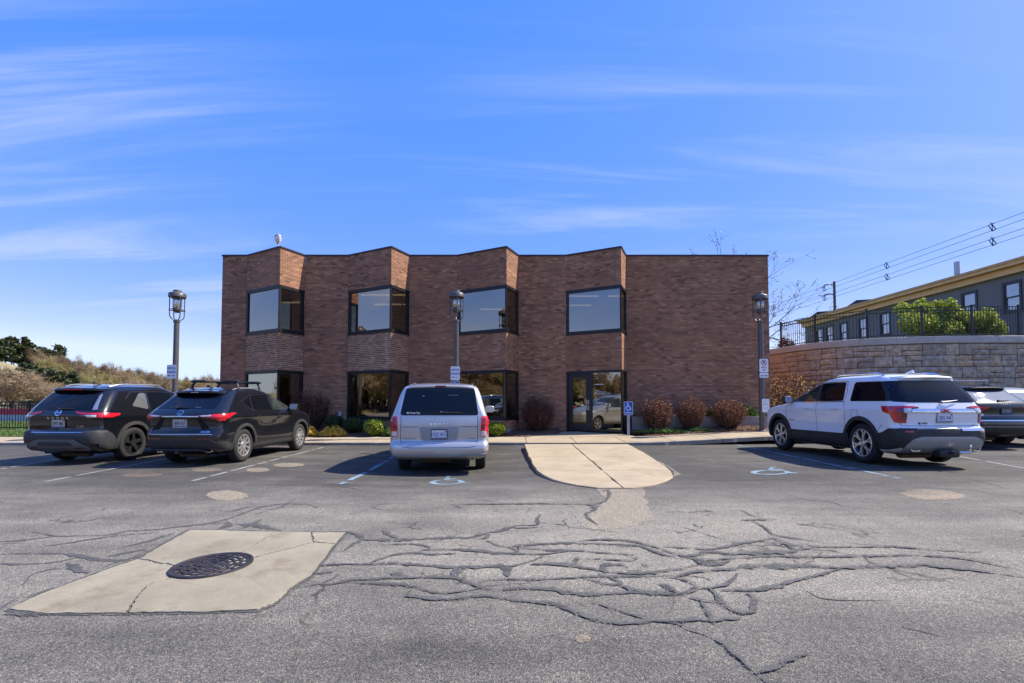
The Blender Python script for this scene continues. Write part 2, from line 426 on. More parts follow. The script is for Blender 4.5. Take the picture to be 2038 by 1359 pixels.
def worn_through(m):
    """tar film rubbed off in flecks"""
    t = m.node_tree; p = t.nodes['Principled BSDF']; o = t.nodes['Material Output']
    tr = t.nodes.new('ShaderNodeBsdfTransparent'); mx = t.nodes.new('ShaderNodeMixShader'); v = geo_pos(t)
    f = tmath(t, 'ADD', tmath(t, 'MULTIPLY', tnoise(t, v, 75, 3, .7), .6), tmath(t, 'MULTIPLY', tnoise(t, v, 7, 3, .6), .4))
    t.links.new(trange(t, f, .50, .57), mx.inputs[0]); t.links.new(p.outputs[0], mx.inputs[1]); t.links.new(tr.outputs[0], mx.inputs[2]); t.links.new(mx.outputs[0], o.inputs[0])
    return m
MT = {}
def mats():
    A = MT
    A['asphalt'] = asphalt_material()
    A['concrete'] = concrete_material('pavement_concrete', (.32, .252, .165), (.48, .385, .258), (.30, .18, .08), .40)
    A['apron'] = concrete_material('old_concrete', (.205, .178, .125), (.375, .328, .235), (.15, .115, .07), .62)
    A['kerb'] = concrete_material('kerb_concrete', (.22, .20, .165), (.38, .34, .28))
    A['patch'] = asphalt_material('worn_aggregate', .26, (1.08, 1.0, .90))
    A['runoff'] = asphalt_material('bleached_asphalt', .15, (1.05, 1.0, .93))
    A['faint'] = asphalt_material('faint_worn_asphalt', .12, (1.12, 1.0, .88))
    A['found'] = concrete_material('foundation_concrete', (.25, .225, .20), (.36, .33, .29))
    A['sealant'] = pm('crack_sealant', (.098, .095, .090), .85, 0, .22, 5, 0, 130, spec=.3)
    A['sealant'] = worn_through(A['sealant'])
    A['crack'] = pm('open_crack', (.045, .040, .034), .95, 0, .2, 6)
    A['white_line'] = pm('white_road_paint', (.27, .262, .24), .85, 0, .35, 3)
    A['blue_line'] = pm('blue_road_paint', (.17, .25, .30), .85, 0, .35, 3)
    A['brick'] = brick_material()
    A['mortar'] = pm('brown_mortar', (.21, .146, .102), .95, 0, .2, 4, .4, 200)
    A['mortar_pale'] = pm('pale_mortar', (.74, .62, .49), .95, 0, .2, 6, .4, 200)
    A['frame'] = pm('bronze_aluminium', (.018, .017, .020), .38, .3, .15, 4)
    A['coping'] = pm('coping_metal', (.045, .036, .034), .4, .5, .15, 3)
    A['bglass'] = building_glass()
    A['roofing'] = pm('roof_gravel', (.20, .19, .18), .95, 0, .2, 3, .5, 40)
    A['plaster'] = pm('interior_plaster', (.42, .40, .36), .9, 0, .08, 2)
    A['carpet'] = pm('office_carpet', (.08, .075, .07), .95, 0, .2, 20)
    A['tube'] = pm('fluorescent_tube', (.9, .85, .7), .5, 0, .02, 2, emit=((1.0, .80, .50), .22))
    A['board'] = pm('whiteboard', (.75, .77, .78), .3, 0, .03, 2)
    A['steel'] = pm('brushed_steel', (.55, .54, .52), .35, .9, .1, 10)
    A['galv'] = pm('galvanised_steel', (.50, .51, .53), .5, .6, .2, 14)
    A['lamp_metal'] = pm('lamp_post_paint', (.105, .096, .094), .42, .3, .15, 6)
    A['sign_white'] = pm('sign_white', (.78, .79, .82), .45, 0, .05, 5)
    A['sign_blue'] = pm('sign_blue', (.015, .10, .42), .4, 0, .1, 5)
    A['ink_blue'] = pm('sign_ink_blue', (.05, .12, .38), .5, 0, .1, 5)
    A['ink_green'] = pm('sign_ink_green', (.30, .52, .42), .5, 0, .1, 5)
    A['ink_red'] = pm('sign_ink_red', (.45, .03, .04), .5, 0, .1, 5)
    A['ink_black'] = pm('sign_ink_black', (.02, .02, .025), .5, 0, .1, 5)
    A['fence'] = pm('black_fence_paint', (.014, .014, .016), .35, .2, .15, 6)
    A['stone'] = stone_material()
    A['joint'] = pm('stone_joint', (.07, .06, .052), .95, 0, .2, 5)
    A['cap'] = concrete_material('cap_stone', (.40, .345, .28), (.56, .49, .41), (.46, .27, .13), .3)
    A['siding'] = pm('grey_stucco', (.185, .182, .172), .9, 0, .08, 2.5, .5, 60)
    A['trim'] = pm('tan_fascia', (.78, .46, .19), .6, 0, .10, 3)
    A['trim_dark'] = pm('brown_soffit', (.56, .33, .14), .6, 0, .12, 3)
    A['wframe'] = pm('grey_window_frame', (.035, .035, .042), .5, 0, .1, 4)
    A['hglass'] = pm('house_window_glass', (.40, .41, .42), .02, .75, .05, 2)
    A['wood'] = pm('pole_wood', (.10, .085, .075), .9, 0, .25, 6, .4, 40)
    A['iron'] = pm('cast_iron', (.055, .047, .052), .55, .5, .25, 14, .4, 120)
    A['rust'] = pm('rusty_silt', (.20, .14, .08), .9, 0, .3, 20, .4, 90)
    A['grass'] = leaf_mat('grass_blades', [(.06, .12, .015), (.10, .17, .03), (.15, .21, .05)], .3)
    A['lawn'] = pm('lawn_soil', (.085, .12, .03), .95, 0, .3, 2.2, .5, 40)
    A['dry'] = pm('dry_hill_grass', (.27, .225, .115), .95, 0, .3, .25, .5, 3)
    A['mulch'] = pm('bark_mulch', (.125, .066, .040), .95, 0, .45, 12, .9, 55)
    A['chip'] = leaf_mat('bark_chips', [(.06, .03, .02), (.17, .085, .05), (.28, .155, .09), (.36, .24, .15)], 0.)
    A['bark'] = pm('tree_bark', (.105, .085, .07), .95, 0, .3, 6, .5, 30)
    A['twig'] = pm('shrub_twig', (.085, .052, .038), .9, 0, .3, 10)
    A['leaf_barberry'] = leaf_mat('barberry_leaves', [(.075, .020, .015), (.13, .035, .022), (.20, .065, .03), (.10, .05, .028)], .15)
    A['leaf_barberry_lit'] = leaf_mat('lit_russet_barberry_leaves', [(.15, .05, .025), (.25, .085, .04), (.32, .13, .06), (.20, .11, .05)], .2)  # lighter copy of the barberry leaves, sunlight put into the colour
    A['leaf_globe'] = leaf_mat('boxwood_leaves', [(.030, .050, .010), (.055, .085, .018), (.09, .12, .030)], .2)
    A['leaf_lime'] = leaf_mat('lime_leaves', [(.12, .19, .015), (.24, .31, .025), (.38, .42, .06)], .3)
    A['leaf_gold'] = leaf_mat('golden_leaves', [(.55, .36, .03), (.75, .52, .05), (.82, .62, .12)], .3)
    A['leaf_green'] = leaf_mat('fresh_green_leaves', [(.05, .12, .02), (.10, .19, .03), (.17, .27, .06)], .3)
    A['leaf_maple'] = leaf_mat('spring_tree_leaves', [(.16, .21, .02), (.30, .36, .04), (.50, .50, .07)], .35)
    A['leaf_brown'] = leaf_mat('bare_twigs_brown', [(.16, .115, .065), (.23, .165, .088), (.30, .215, .118), (.195, .125, .070)], .2)
    A['leaf_olive'] = leaf_mat('budding_twigs_olive', [(.17, .145, .045), (.26, .215, .07), (.33, .275, .10)], .25)
    A['leaf_pine'] = leaf_mat('pine_needles', [(.030, .042, .014), (.055, .072, .022), (.085, .10, .032)], .1)
    A['leaf_bud'] = leaf_mat('yellow_buds', [(.45, .30, .03), (.62, .44, .06)], .3)
    A['banner_red'] = pm('banner_red', (.50, .03, .08), .6, 0, .1, 3)
    A['banner_blue'] = pm('banner_blue', (.38, .48, .62), .6, 0, .1, 3)
    # vehicles
    A['p_black'] = car_paint('black_car_paint', (.006, .007, .010), 0., .25)
    A['p_white'] = car_paint('white_car_paint', (.83, .83, .83), 0., .3)
    A['p_silver'] = car_paint('silver_car_paint', (.51, .49, .465), .6, .33, .10)
    A['p_blue'] = car_paint('pale_blue_car_paint', (.40, .47, .58), .6, .33, .08)
    A['p_grey'] = car_paint('dark_grey_car_paint', (.009, .009, .010), .1, .25, .02)
    A['cglass'] = pm('tinted_car_glass', (.004, .005, .008), .02, 0, .05, 3, spec=.32)
    A['cglass_l'] = pm('clear_car_glass', (.035, .042, .038), .03, 0, .45, 3, spec=.6)
    A['blackpl'] = pm('black_plastic', (.022, .022, .024), .55, 0, .2, 8, .15, 300)
    A['skid'] = pm('skid_plate_paint', (.13, .13, .135), .5, .2, .1, 6)
    A['greypl'] = pm('grey_plastic', (.036, .036, .038), .6, 0, .2, 8, .15, 300)
    A['silverpl'] = pm('silver_plastic', (.33, .34, .36), .45, .5, .08, 6)
    A['chrome'] = pm('chrome', (.75, .75, .77), .12, 1., .03, 6)
    A['gap'] = pm('panel_gap', (.004, .004, .004), .9, 0, .1, 6)
    A['tyre'] = pm('tyre_rubber', (.022, .021, .021), .85, 0, .25, 12, .3, 150)
    A['alloy'] = pm('alloy_wheel', (.68, .67, .65), .28, .8, .1, 12)
    A['alloy_dark'] = pm('machined_dark_wheel', (.028, .028, .030), .35, .4, .15, 12)
    A['red'] = pm('red_lens', (.62, .010, .020), .18, 0, .2, 14, coat=1.0)
    A['red_dark'] = pm('dark_red_lens', (.17, .006, .012), .15, 0, .25, 14, coat=1.0)
    A['clear'] = pm('clear_lens', (.62, .62, .64), .1, .3, .2, 20, coat=1.0)
    A['amber'] = pm('amber_lens', (.65, .20, .02), .1, 0, .1, 14, coat=1.0)
    A['plate'] = pm('plate_white', (.70, .70, .68), .4, 0, .08, 10)
    A['plate_old'] = pm('plate_buff', (.50, .46, .38), .4, 0, .12, 10)
    A['plate_dark'] = pm('plate_dark', (.06, .06, .07), .4, 0, .12, 10)
mats()
def wall_brick_texture():
    m, t, p = node_mat('side_brickwork')
    mp = t.nodes.new('ShaderNodeMapping'); mp.inputs['Rotation'].default_value = (R(90), 0, R(90))
    t.links.new(geo_pos(t), mp.inputs[0])
    b = t.nodes.new('ShaderNodeTexBrick'); b.inputs['Scale'].default_value = 1
    b.inputs['Brick Width'].default_value = .203; b.inputs['Row Height'].default_value = .0677; b.inputs['Mortar Size'].default_value = .005
    b.inputs['Color1'].default_value = (.18, .105, .085, 1); b.inputs['Color2'].default_value = (.36, .20, .145, 1); b.inputs['Mortar'].default_value = (.10, .078, .068, 1)
    t.links.new(mp.outputs[0], b.inputs['Vector']); t.links.new(b.outputs['Color'], p.inputs['Base Color']); p.inputs['Roughness'].default_value = .9
    return m
MT['side_brick'] = wall_brick_texture()

def text_mesh(body, size, align='CENTER', bold=0.0, font_scale_x=1.0):
    cu = bpy.data.curves.new('lettering', 'FONT'); cu.body = body; cu.size = size
    cu.align_x = align; cu.align_y = 'CENTER'; cu.resolution_u = 2; cu.offset = bold
    o = bpy.data.objects.new('lettering', cu); C.objects.link(o)
    dg = bpy.context.evaluated_depsgraph_get(); dg.update()
    me = bpy.data.meshes.new_from_object(o.evaluated_get(dg))
    bpy.data.objects.remove(o, do_unlink=True); bpy.data.curves.remove(cu)
    v = [(x.co.x*font_scale_x, x.co.y) for x in me.vertices]; f = [tuple(p.vertices) for p in me.polygons]
    bpy.data.meshes.remove(me)
    return v, f
def flat_text(body, size, mat, parent, loc, name='lettering', bold=.0, sx=1., align='CENTER', thick=.002):
    """upright lettering facing -Y at loc (local to parent)"""
    v, f = text_mesh(body, size, align, bold, sx)
    mb = MB(); mb.v = [(loc[0]+a, loc[1], loc[2]+b) for a, b in v]; mb.f = f; mb.m = [0]*len(f)
    return mb.build(name, mat, parent)

# =================================================================== GROUND
def sstep(a, b, x):
    t = min(1, max(0, (x-a)/(b-a))); return t*t*(3-2*t)
def grid_sheet(x0, x1, y0, y1, nx, ny, zf):
    mb = MB()
    for j in range(ny+1):
        for i in range(nx+1):
            x = x0+(x1-x0)*i/nx; y = y0+(y1-y0)*j/ny
            mb.v.append((x, y, zf(x, y)))
    for j in range(ny):
        for i in range(nx):
            a = j*(nx+1)+i; mb.face((a, a+1, a+nx+2, a+nx+1))
    return mb
mb = MB(); mb.poly([(-1500,-1500,-.3),(1500,-1500,-.3),(1500,1500,-.3),(-1500,1500,-.3)])
struct(mb.build('terrain', MT['lawn']), 'broad grassy ground reaching to the horizon', 'terrain')
def z_lot(x, y):
    if y < 5.5 or y > 14: return 0.0
    return -.10*math.exp(-((x+1.4)/1.7)**2)*sstep(6.6, 9.0, y)*(1-sstep(12.7, 13.7, y))
def grid_lot():
    xs = [-44] + [-7+12*i/48 for i in range(49)] + [60]; ys = [-18, 5.5] + [5.5+8.5*i/34 for i in range(1, 35)] + [19.5]
    mb = MB(); nx = len(xs)
    for y in ys: mb.v += [(x, y, z_lot(x, y)) for x in xs]
    for j in range(len(ys)-1):
        for i in range(nx-1): a = j*nx+i; mb.face((a, a+1, a+nx+1, a+nx))
    return mb
mb = grid_lot()
struct(mb.build('parking_lot', MT['asphalt'], None, True), 'cracked grey asphalt of the parking lot', 'parking lot')

def z_walk(x, y):
    return .085 + .05*min(1.2, max(0, (y-13.9)/1.7)) + .16*sstep(3.5, 9.0, x)
KY = 13.86                                  # kerb line
def kerb_y(x): return KY + max(0, x-4.0)*.10
def walk_back(x): return 15.55 + max(0, x-4.0)*.10

# sidewalk slabs and kerb stones
walk = bpy.data.objects.new('sidewalk', None); C.objects.link(walk)
struct(walk, 'pale concrete sidewalk with a worn kerb along the building', 'sidewalk')
def slab(parent, pts, zf, name, mat, drop=.14, gap=.006, jit=.0, top_j=.0):
    """one paving piece: polygon shrunk by the joint, chamfered edge, skirts going down"""
    c = Vector((sum(p[0] for p in pts)/len(pts), sum(p[1] for p in pts)/len(pts)))
    mb = MB(); k = len(pts); rings = []
    for sh, dz in ((gap, None), (gap, -.010), (gap+.010, 0)):
        r = []
        for p in pts:
            d = Vector(p[:2]) - c; L = max(d.length, .01); q = c + d*(1 - sh*1.3/L)
            z = zf(q.x, q.y)
            r.append(len(mb.v)); mb.v.append((q.x, q.y, (z-drop) if dz is None else z+dz))
        rings.append(r)
    for a, b in ((0,1),(1,2)):
        for i in range(k):
            j = (i+1) % k; mb.face((rings[a][i], rings[a][j], rings[b][j], rings[b][i]))
    mb.face(rings[2])
    return mb.build(name, mat, parent)
x = -33.0
while x < 9.3:
    x1 = x + 1.52
    if x1 > 9.3: x1 = 9.3
    yk0, yk1 = kerb_y(x), kerb_y(x1)
    slab(walk, [(x,yk0+.16),(x1,yk1+.16),(x1,walk_back(x1)),(x,walk_back(x))], z_walk, 'slab', MT['concrete'])
    # chipped kerb stone: front edge jittered
    if not (x > .2 and x1 < 3.9):
        n = 9; pts = [(x + (x1-x)*i/n, kerb_y(x + (x1-x)*i/n) + random.uniform(-.015, .02)) for i in range(n+1)]
        slab(walk, pts + [(x1, yk1+.158), (x, yk0+.158)], lambda a, b: z_walk(a, b)-.004, 'kerb_stone', MT['kerb'], .12, .004)
    else:
        slab(walk, [(x,yk0-.01),(x1,yk1-.01),(x1,yk1+.158),(x,yk0+.158)], lambda a, b: z_walk(a, b)-.002, 'kerb_stone', MT['concrete'], .12, .004)
    x = x1
# sidewalk turning away towards the retaining wall
prev = None
for i in range(7):
    t = i/6*PI/2; cx, cy = 9.3, 17.2
    a = (cx+3.0*math.sin(t)*1.1, cy-2.81*math.cos(t)); b = (cx+1.5*math.sin(t), cy-1.15*math.cos(t))
    if prev: slab(walk, [prev[0], a, b, prev[1]], lambda u, v: z_walk(9, 15), 'slab', MT['concrete'])
    prev = (a, b)

# landing in front of the door, and the ramp that runs out into the lot
def z_land(x, y): return z_walk(x, 15.5) + max(0, y-15.5)*.052
land = bpy.data.objects.new('landing', None); C.objects.link(land); struct(land, 'concrete landing rising to the glass entrance door', 'landing')
for pts in ([(.55,15.56),(2.15,15.56),(2.65,17.12),(2.0,17.12),(1.3,16.4)], [(2.15,15.56),(4.25,15.56),(3.9,16.55),(2.65,17.12)]):
    slab(land, pts, z_land, 'slab', MT['concrete'])
ramp = bpy.data.objects.new('walkway_ramp', None); C.objects.link(ramp); struct(ramp, 'tan concrete ramp with rounded end pushed out into the lot', 'ramp')
def z_ramp(x, y): return .022 + .085*min(1, max(0, (y-7.6)/6.2))
RL = [(1043,887),(1049,903),(1058,921),(1070,936),(1088,947),(1115,955),(1150,962),(1190,966.5)]
RR = [(1246,885),(1284,903),(1316,921),(1334,934),(1341,944),(1330,953),(1300,961),(1258,966.5)]
def edge_at(path, v):
    for a, b in zip(path, path[1:]):
        if a[1] <= v <= b[1]: return a[0]+(b[0]-a[0])*(v-a[1])/(b[1]-a[1])
    return path[-1][0]
def mid_u(v): return 1134 + (v-884)*(1240-1134)/(966-884)
cuts = [887, 909, 934, 966.5]
for a, b in zip(cuts, cuts[1:]):
    vs = [a+(b-a)*i/6 for i in range(7)]
    g = lambda u, v: tuple(G(u+random.uniform(-1.2, 1.2), v, .05))[:2]
    slab(ramp, [g(edge_at(RL, v), v) for v in vs] + [g(mid_u(v), v) for v in vs[::-1]], z_ramp, 'slab', MT['concrete'], .12, .010)
    slab(ramp, [g(mid_u(v), v) for v in vs] + [g(edge_at(RR, v), v) for v in vs[::-1]], z_ramp, 'slab', MT['concrete'], .12, .010)

# ------------------------------------------------------------------- concrete apron round the manhole
apron = bpy.data.objects.new('manhole_apron', None); C.objects.link(apron)
struct(apron, 'broken concrete slab set in the asphalt round the manhole', 'concrete apron')
ZA = lambda u, v: tuple(G(u/2.8306, 960+v/2.8306, 0.0))[:2]
def jag(pts, n=5, amp=.012):
    o = []
    for i, p in enumerate(pts):
        q = pts[(i+1) % len(pts)]
        L = math.hypot(q[0]-p[0], q[1]-p[1])
        for k in range(n):
            t = k/n; j = amp*min(1, L) if k else 0
            o.append((p[0]+(q[0]-p[0])*t+random.uniform(-j,j), p[1]+(q[1]-p[1])*t+random.uniform(-j,j)))
    return o
c1 = [(780,435),(830,442),(870,455),(905,463),(940,462),(1005,480)]
c2 = [(980,540),(930,556),(860,570),(825,590),(806,612),(780,640),(745,690),(712,745)]
c3 = [(1380,388),(1430,362),(1460,340),(1515,305),(1555,282)]
c4 = [(1755,285),(1760,312),(1767,340)]
S = [ c1[:1]+[(910,360),(1000,310),(1070,270),(1300,275),(1555,280)]+c3[::-1][1:]+[(1200,475)]+c1[::-1][:-1],
      [(1555,281)]+[(1755,284)]+c4[1:]+[(1660,370),(1560,395),(1420,432),(1200,475)]+c3[:-1],
      [(1757,284),(1950,285),(1890,350),(1820,345),(1769,340)],
      [(1767,343),(1820,347),(1890,351),(1750,530),(1640,600),(1585,660),(1540,690),(1450,725),(1200,737),(960,741),(715,745)]+c2[::-1][1:]+[(1200,475),(1420,434),(1560,397),(1660,372)],
      c1+[(1200,475)]+c2+[(480,746),(250,746),(150,735),(45,720),(100,690),(180,655),(370,580),(560,510),(670,470)] ]
def slab_crack(parent, pts, name, mat, top, gap):
    """broken slab piece drawn in by the crack width (true polygon inset), rough skirts"""
    a = sum(pts[i][0]*pts[(i+1)%len(pts)][1]-pts[(i+1)%len(pts)][0]*pts[i][1] for i in range(len(pts)))
    if a < 0: pts = pts[::-1]
    k = len(pts); ins = []
    for i in range(k):
        p0, p, p1 = (Vector(pts[(i+d) % k]) for d in (-1, 0, 1))
        e0 = (p-p0); e1 = (p1-p)
        n = Vector((-(e0.y), e0.x)).normalized() + Vector((-(e1.y), e1.x)).normalized()
        n = n.normalized() if n.length > .1 else n
        ins.append(p + n*gap*random.uniform(.5, 1.6))
    mb = MB()
    mb.v = [(q.x, q.y, -.05) for q in ins] + [(q.x, q.y, top+random.uniform(-.002,.002)) for q in ins]
    for i in range(k): mb.face((i, (i+1)%k, k+(i+1)%k, k+i))
    mb.face([k+i for i in range(k)])
    return mb.build(name, mat, parent)
for i, s in enumerate(S):
    slab_crack(apron, jag([ZA(*p) for p in s], 6, .022), 'slab', MT['apron'], .009+.002*(i % 2), .007)
mb = MB(); mb.poly([(*ZA(u, v), .004) for u, v in [(762,430),(900,352),(1062,262),(1300,268),(1757,277),(1972,277),(1905,352),(1765,535),(1650,610),(1550,700),(1455,732),(960,748),(250,753),(20,728),(170,648),(555,503)]])
struct(mb.build('apron_joint', MT['sealant']), 'dark joint round the broken concrete slab', 'joint')

MT['slot'] = pm('shaded_silted_slot', (.045, .034, .024), .95, 0, .8, 9)  # silt colour, darkened for the shade inside the open slots
# manhole cover with slotted rings
def manhole():
    c = ZA(1197, 476)
    r0 = 0.5*math.hypot(ZA(985,545)[0]-ZA(1420,425)[0], ZA(985,545)[1]-ZA(1420,425)[1])*1.0
    t = thing('manhole_cover', 'round cast iron grate with ringed slots in the broken concrete slab', 'manhole cover', (c[0], c[1], .0135))
    r0 = min(max(r0, .27), .36)
    mb = MB(); mb.lathe([(r0*.93,-.02),(r0*.935,.008),(r0*.955,.012),(r0*1.02,.012),(r0*1.03,0),(r0*1.03,-.02)], 64, close=True); mb.build('rim', MT['iron'], t)
    mb = MB(); mb.lathe([(0,-.0032),(r0*.935,-.0032)], 48); mb.build('slot_shade_disc', MT['slot'], t)  # dark disc on the slab, its colour stands in for shaded slot depth
    mb = MB()
    bars = [(.86,.925),(.68,.75),(.52,.58),(.36,.42),(.20,.26),(0.0,.10)]
    for a, b in bars: mb.lathe([(r0*a,-.012),(r0*a,.006),(r0*b,.006),(r0*b,-.012)], 64)
    for ring, (a, b, n, off) in enumerate([(.75,.86,16,.1),(.58,.68,12,.3),(.42,.52,10,.0),(.26,.36,8,.2),(.10,.20,4,.5)]):
        for k in range(n):
            th = 2*PI*(k+off)/n
            wv = .055 if k % 4 else .16
            pl = [(r0*q*math.cos(th+s*wv/q*.5), r0*q*math.sin(th+s*wv/q*.5)) for q, s in ((a-.005,-1),(b+.005,-1),(b+.005,1),(a-.005,1))]
            mb.prism(pl, -.012, .0055)
    mb.build('grate', MT['iron'], t)
manhole()

# ------------------------------------------------------------------- sealed cracks, traced on the ground
def ribbon(mb, pts, wd, z, jitter=.55, sub=.035):
    P = [Vector(p) for p in pts]; Q = []
    for a, b in zip(P, P[1:]):
        n = max(1, int((b-a).length/sub))
        for k in range(n): Q.append(a+(b-a)*k/n)
    Q.append(P[-1])
    # soften corners
    for _ in range(2): Q = [Q[0]]+[(Q[i-1]+Q[i]*2+Q[i+1])/4 for i in range(1, len(Q)-1)]+[Q[-1]] if len(Q) > 2 else Q
    L = len(Q); n0 = len(mb.v)
    for i, q in enumerate(Q):
        d = (Q[min(i+1, L-1)]-Q[max(i-1, 0)]).normalized(); nn = Vector((-d.y, d.x))
        tp = min(1, .35+2.5*min(i, L-1-i)/max(1, L-1))
        sw = 1+.45*math.sin(i*.24+n0)*math.sin(i*.073+n0*.7) if jitter > .2 else 1
        wl = wd*.5*tp*sw*(1+random.uniform(-jitter, jitter)); wr = wd*.5*tp*sw*(1+random.uniform(-jitter, jitter))
        a = q+nn*wl; b = q-nn*wr
        mb.v += [(a.x, a.y, z+z_lot(a.x, a.y)), (b.x, b.y, z+z_lot(b.x, b.y))]
    for i in range(L-1): mb.face((n0+2*i, n0+2*i+1, n0+2*i+3, n0+2*i+2))
ORG = {'A': (0, 960, 2.8306), 'B': (640, 940, 2.8306), 'C': (1320, 940, 2.838)}
CR = {
'A': """10:180,280 250,290 310,305 450,302 620,298 720,275 880,268 960,255 1060,245 1200,230 1290,205 1400,165 1460,140 1600,120 1740,125 1790,145
8:0,335 150,325 310,305
14:1000,280 930,300 860,325 740,355 620,385
22:1210,235 1280,225 1300,240 1230,265
16:1350,265 1420,240 1480,205
14:1300,235 1420,240 1500,255 1580,272
9:1430,155 1560,152 1620,120 1665,90
9:250,360 400,340 560,315 700,295 900,285
10:0,405 250,400 400,405 480,425 570,440 720,440 840,380
12:0,460 150,462 300,455 380,440 440,420
16:380,455 440,495 500,512
7:130,580 180,520 280,490 400,485
18:150,650 240,615 340,590
8:580,490 590,470 720,440
6:0,350 120,340
14:600,420 680,400 820,380
16:20,745 220,737 390,742
5:0,720 60,670 120,650
10:1940,280 2000,290 2038,330
12:1660,600 1800,570 1850,580 2038,545
14:1740,515 1880,508
10:1800,470 1950,462""",
'B': """18:150,335 200,350 235,380 180,405 125,445
10:235,380 400,385 560,378 720,370 850,372 900,350 940,345 930,375 860,378
14:345,330 380,350 430,375
14:850,370 930,345 1030,325 1100,300 1225,300 1215,260 1235,238
6:1080,305 1080,318 1250,310
14:930,385 1000,415 1080,430 1110,455 1060,460
9:1080,420 1250,405 1400,400 1560,405 1750,410 1830,415
10:1100,425 1250,440 1400,440 1560,455 1760,470
7:340,410 480,405 570,410 620,430 540,450
9:280,510 360,480 430,460 520,455 620,465 760,460
8:580,440 700,435 850,440 950,455 1110,460 1250,465 1310,455 1420,445
11:0,525 130,520 250,520 420,515 560,525 700,535 780,540 900,535 1010,530 1060,535 1200,500 1250,470
27:1000,520 1050,540 1050,590
26:770,535 755,600
12:0,640 60,635 140,610 260,605 400,595 560,595 700,592 760,600 830,625 900,655 1000,665 1140,655 1300,660 1400,685 1560,690 1750,680 1900,690 2038,690
22:400,565 440,575 470,590
9:140,620 260,630 400,632 520,645 560,655 620,680 700,685 830,670 900,655
9:540,650 480,680 470,700 560,710 720,718 830,708 900,695 980,705 1060,722 1180,735 1300,738 1380,770 1500,825 1600,850 1720,858 1820,850 1860,835 1960,840 2038,870
17:470,700 560,710 720,718 830,708 900,695 980,705 1060,722 1180,735 1300,738 1380,770 1500,825 1600,850 1720,858 1820,850 1860,835 1960,840 2038,870
17:1530,735 1640,770 1760,810 1850,835
8:870,630 920,610 1060,605 1200,608 1400,600 1500,590 1700,590 1850,590 2038,575
16:1480,600 1560,620 1640,640 1700,630 1620,595 1560,575
22:1700,640 1760,670 1850,680 2038,695
13:1250,510 1330,525 1420,530 1500,545 1600,560 1760,575 1900,565 2038,545
14:1440,480 1430,520 1330,520 1180,520
9:1440,490 1560,490 1700,500 1760,505 1780,480
14:1600,570 1580,525 1700,520 1730,540
12:1450,390 1560,380 1700,385 1800,400 1900,430 2038,480
10:1660,420 1800,415 1900,460 2038,490
9:640,182 800,182 1000,180 1180,178 1380,180 1530,185 1545,210 1490,235 1500,260 1555,298
13:1530,185 1600,165 1625,120 1610,98 1580,110
30:1900,630 1950,640 1990,680
14:1720,690 1760,670 1680,640""",
'C': """9:490,270 570,310 620,355 700,370 850,390 960,410 1060,420
5:440,272 640,268
24:620,370 690,400 740,440 770,440
9:620,375 520,395 430,405 380,420 270,440 0,420
8:740,410 900,425 1060,425 1280,420 1450,435 1680,450 1800,455
12:0,445 130,480 180,475 260,450 400,465 560,460 700,450 850,430
9:130,485 240,500 380,490 620,475 780,480 1050,480 1400,470 1600,480 1740,495 1850,520 2038,555
18:180,490 240,525 330,520 380,500
14:70,600 130,575 220,560 400,550 480,535 620,535 800,530 1000,545 1160,535 1300,535 1460,525 1600,540 1800,560 2038,595
14:1000,550 860,590 760,610 660,645 520,670 330,670
11:0,595 90,600 160,625 190,645
16:420,575 390,620 320,650 260,660 190,655 120,690 0,700
16:0,630 50,670 120,700 210,730 300,735 360,740
20:250,655 300,690 330,740 400,790 460,815 510,780 525,720 480,685
26:210,730 250,780 270,830 290,860
16:0,848 100,850 200,830 270,850 340,835 480,830
17:70,855 130,890 250,920 310,950 380,1010 450,1070 540,1150 590,1189
18:540,1140 640,1110 720,1060 830,1030"""}
FINE = {'C': """4:130,30 240,45 450,45 700,40
5:710,125 800,155 960,170 1020,195 1150,205 1300,230
4:1600,10 1800,55 1960,95
4:1300,75 1480,85 1740,100 2038,150
4:1350,875 1450,900 1560,925
3:810,670 880,715 1000,725 1300,725""",
'A': """4:0,3 180,0
4:1760,40 1860,5 1940,-8
5:2038,40 1900,20""", 'B': """4:10,70 200,60
3:1580,110 1640,90 1800,95"""}
def cracks(table, name, mat, z, label, zj, wk):
    mb = MB(); n = 0
    for key, txt in table.items():
        ou, ov, sc = ORG[key]
        for line in txt.split('\n'):
            wd, rest = line.split(':')
            pts = [tuple(map(float, p.split(','))) for p in rest.split()]
            P = [G(ou+a/sc, ov+b/sc)[:2] for a, b in pts]
            # width in metres: photographed width is the mean of across and (foreshortened) along
            mid = P[len(P)//2]; d = math.hypot(*mid)
            ppm = FPX/ max(2.0, mid[1]); fore = CAM_H/mid[1]
            dx = abs(P[-1][0]-P[0][0]); dy = abs(P[-1][1]-P[0][1]); h = dx/(dx+dy+1e-6)
            wm = float(wd)/sc/ppm / (h*max(.30, fore*1.0)+(1-h))
            ribbon(mb, P, min(.26, max(.010, wm*wk)), z + n*zj); n += 1
    o = mb.build(name, mat); struct(o, label, 'crack', 'stuff')
cracks(CR, 'crack_sealant', MT['sealant'], .0042, 'dark tar sealant lines webbed over the asphalt', .00011, 1.32)
cracks(FINE, 'fine_cracks', MT['crack'], .003, 'thin open cracks in the asphalt', .00005, .8)

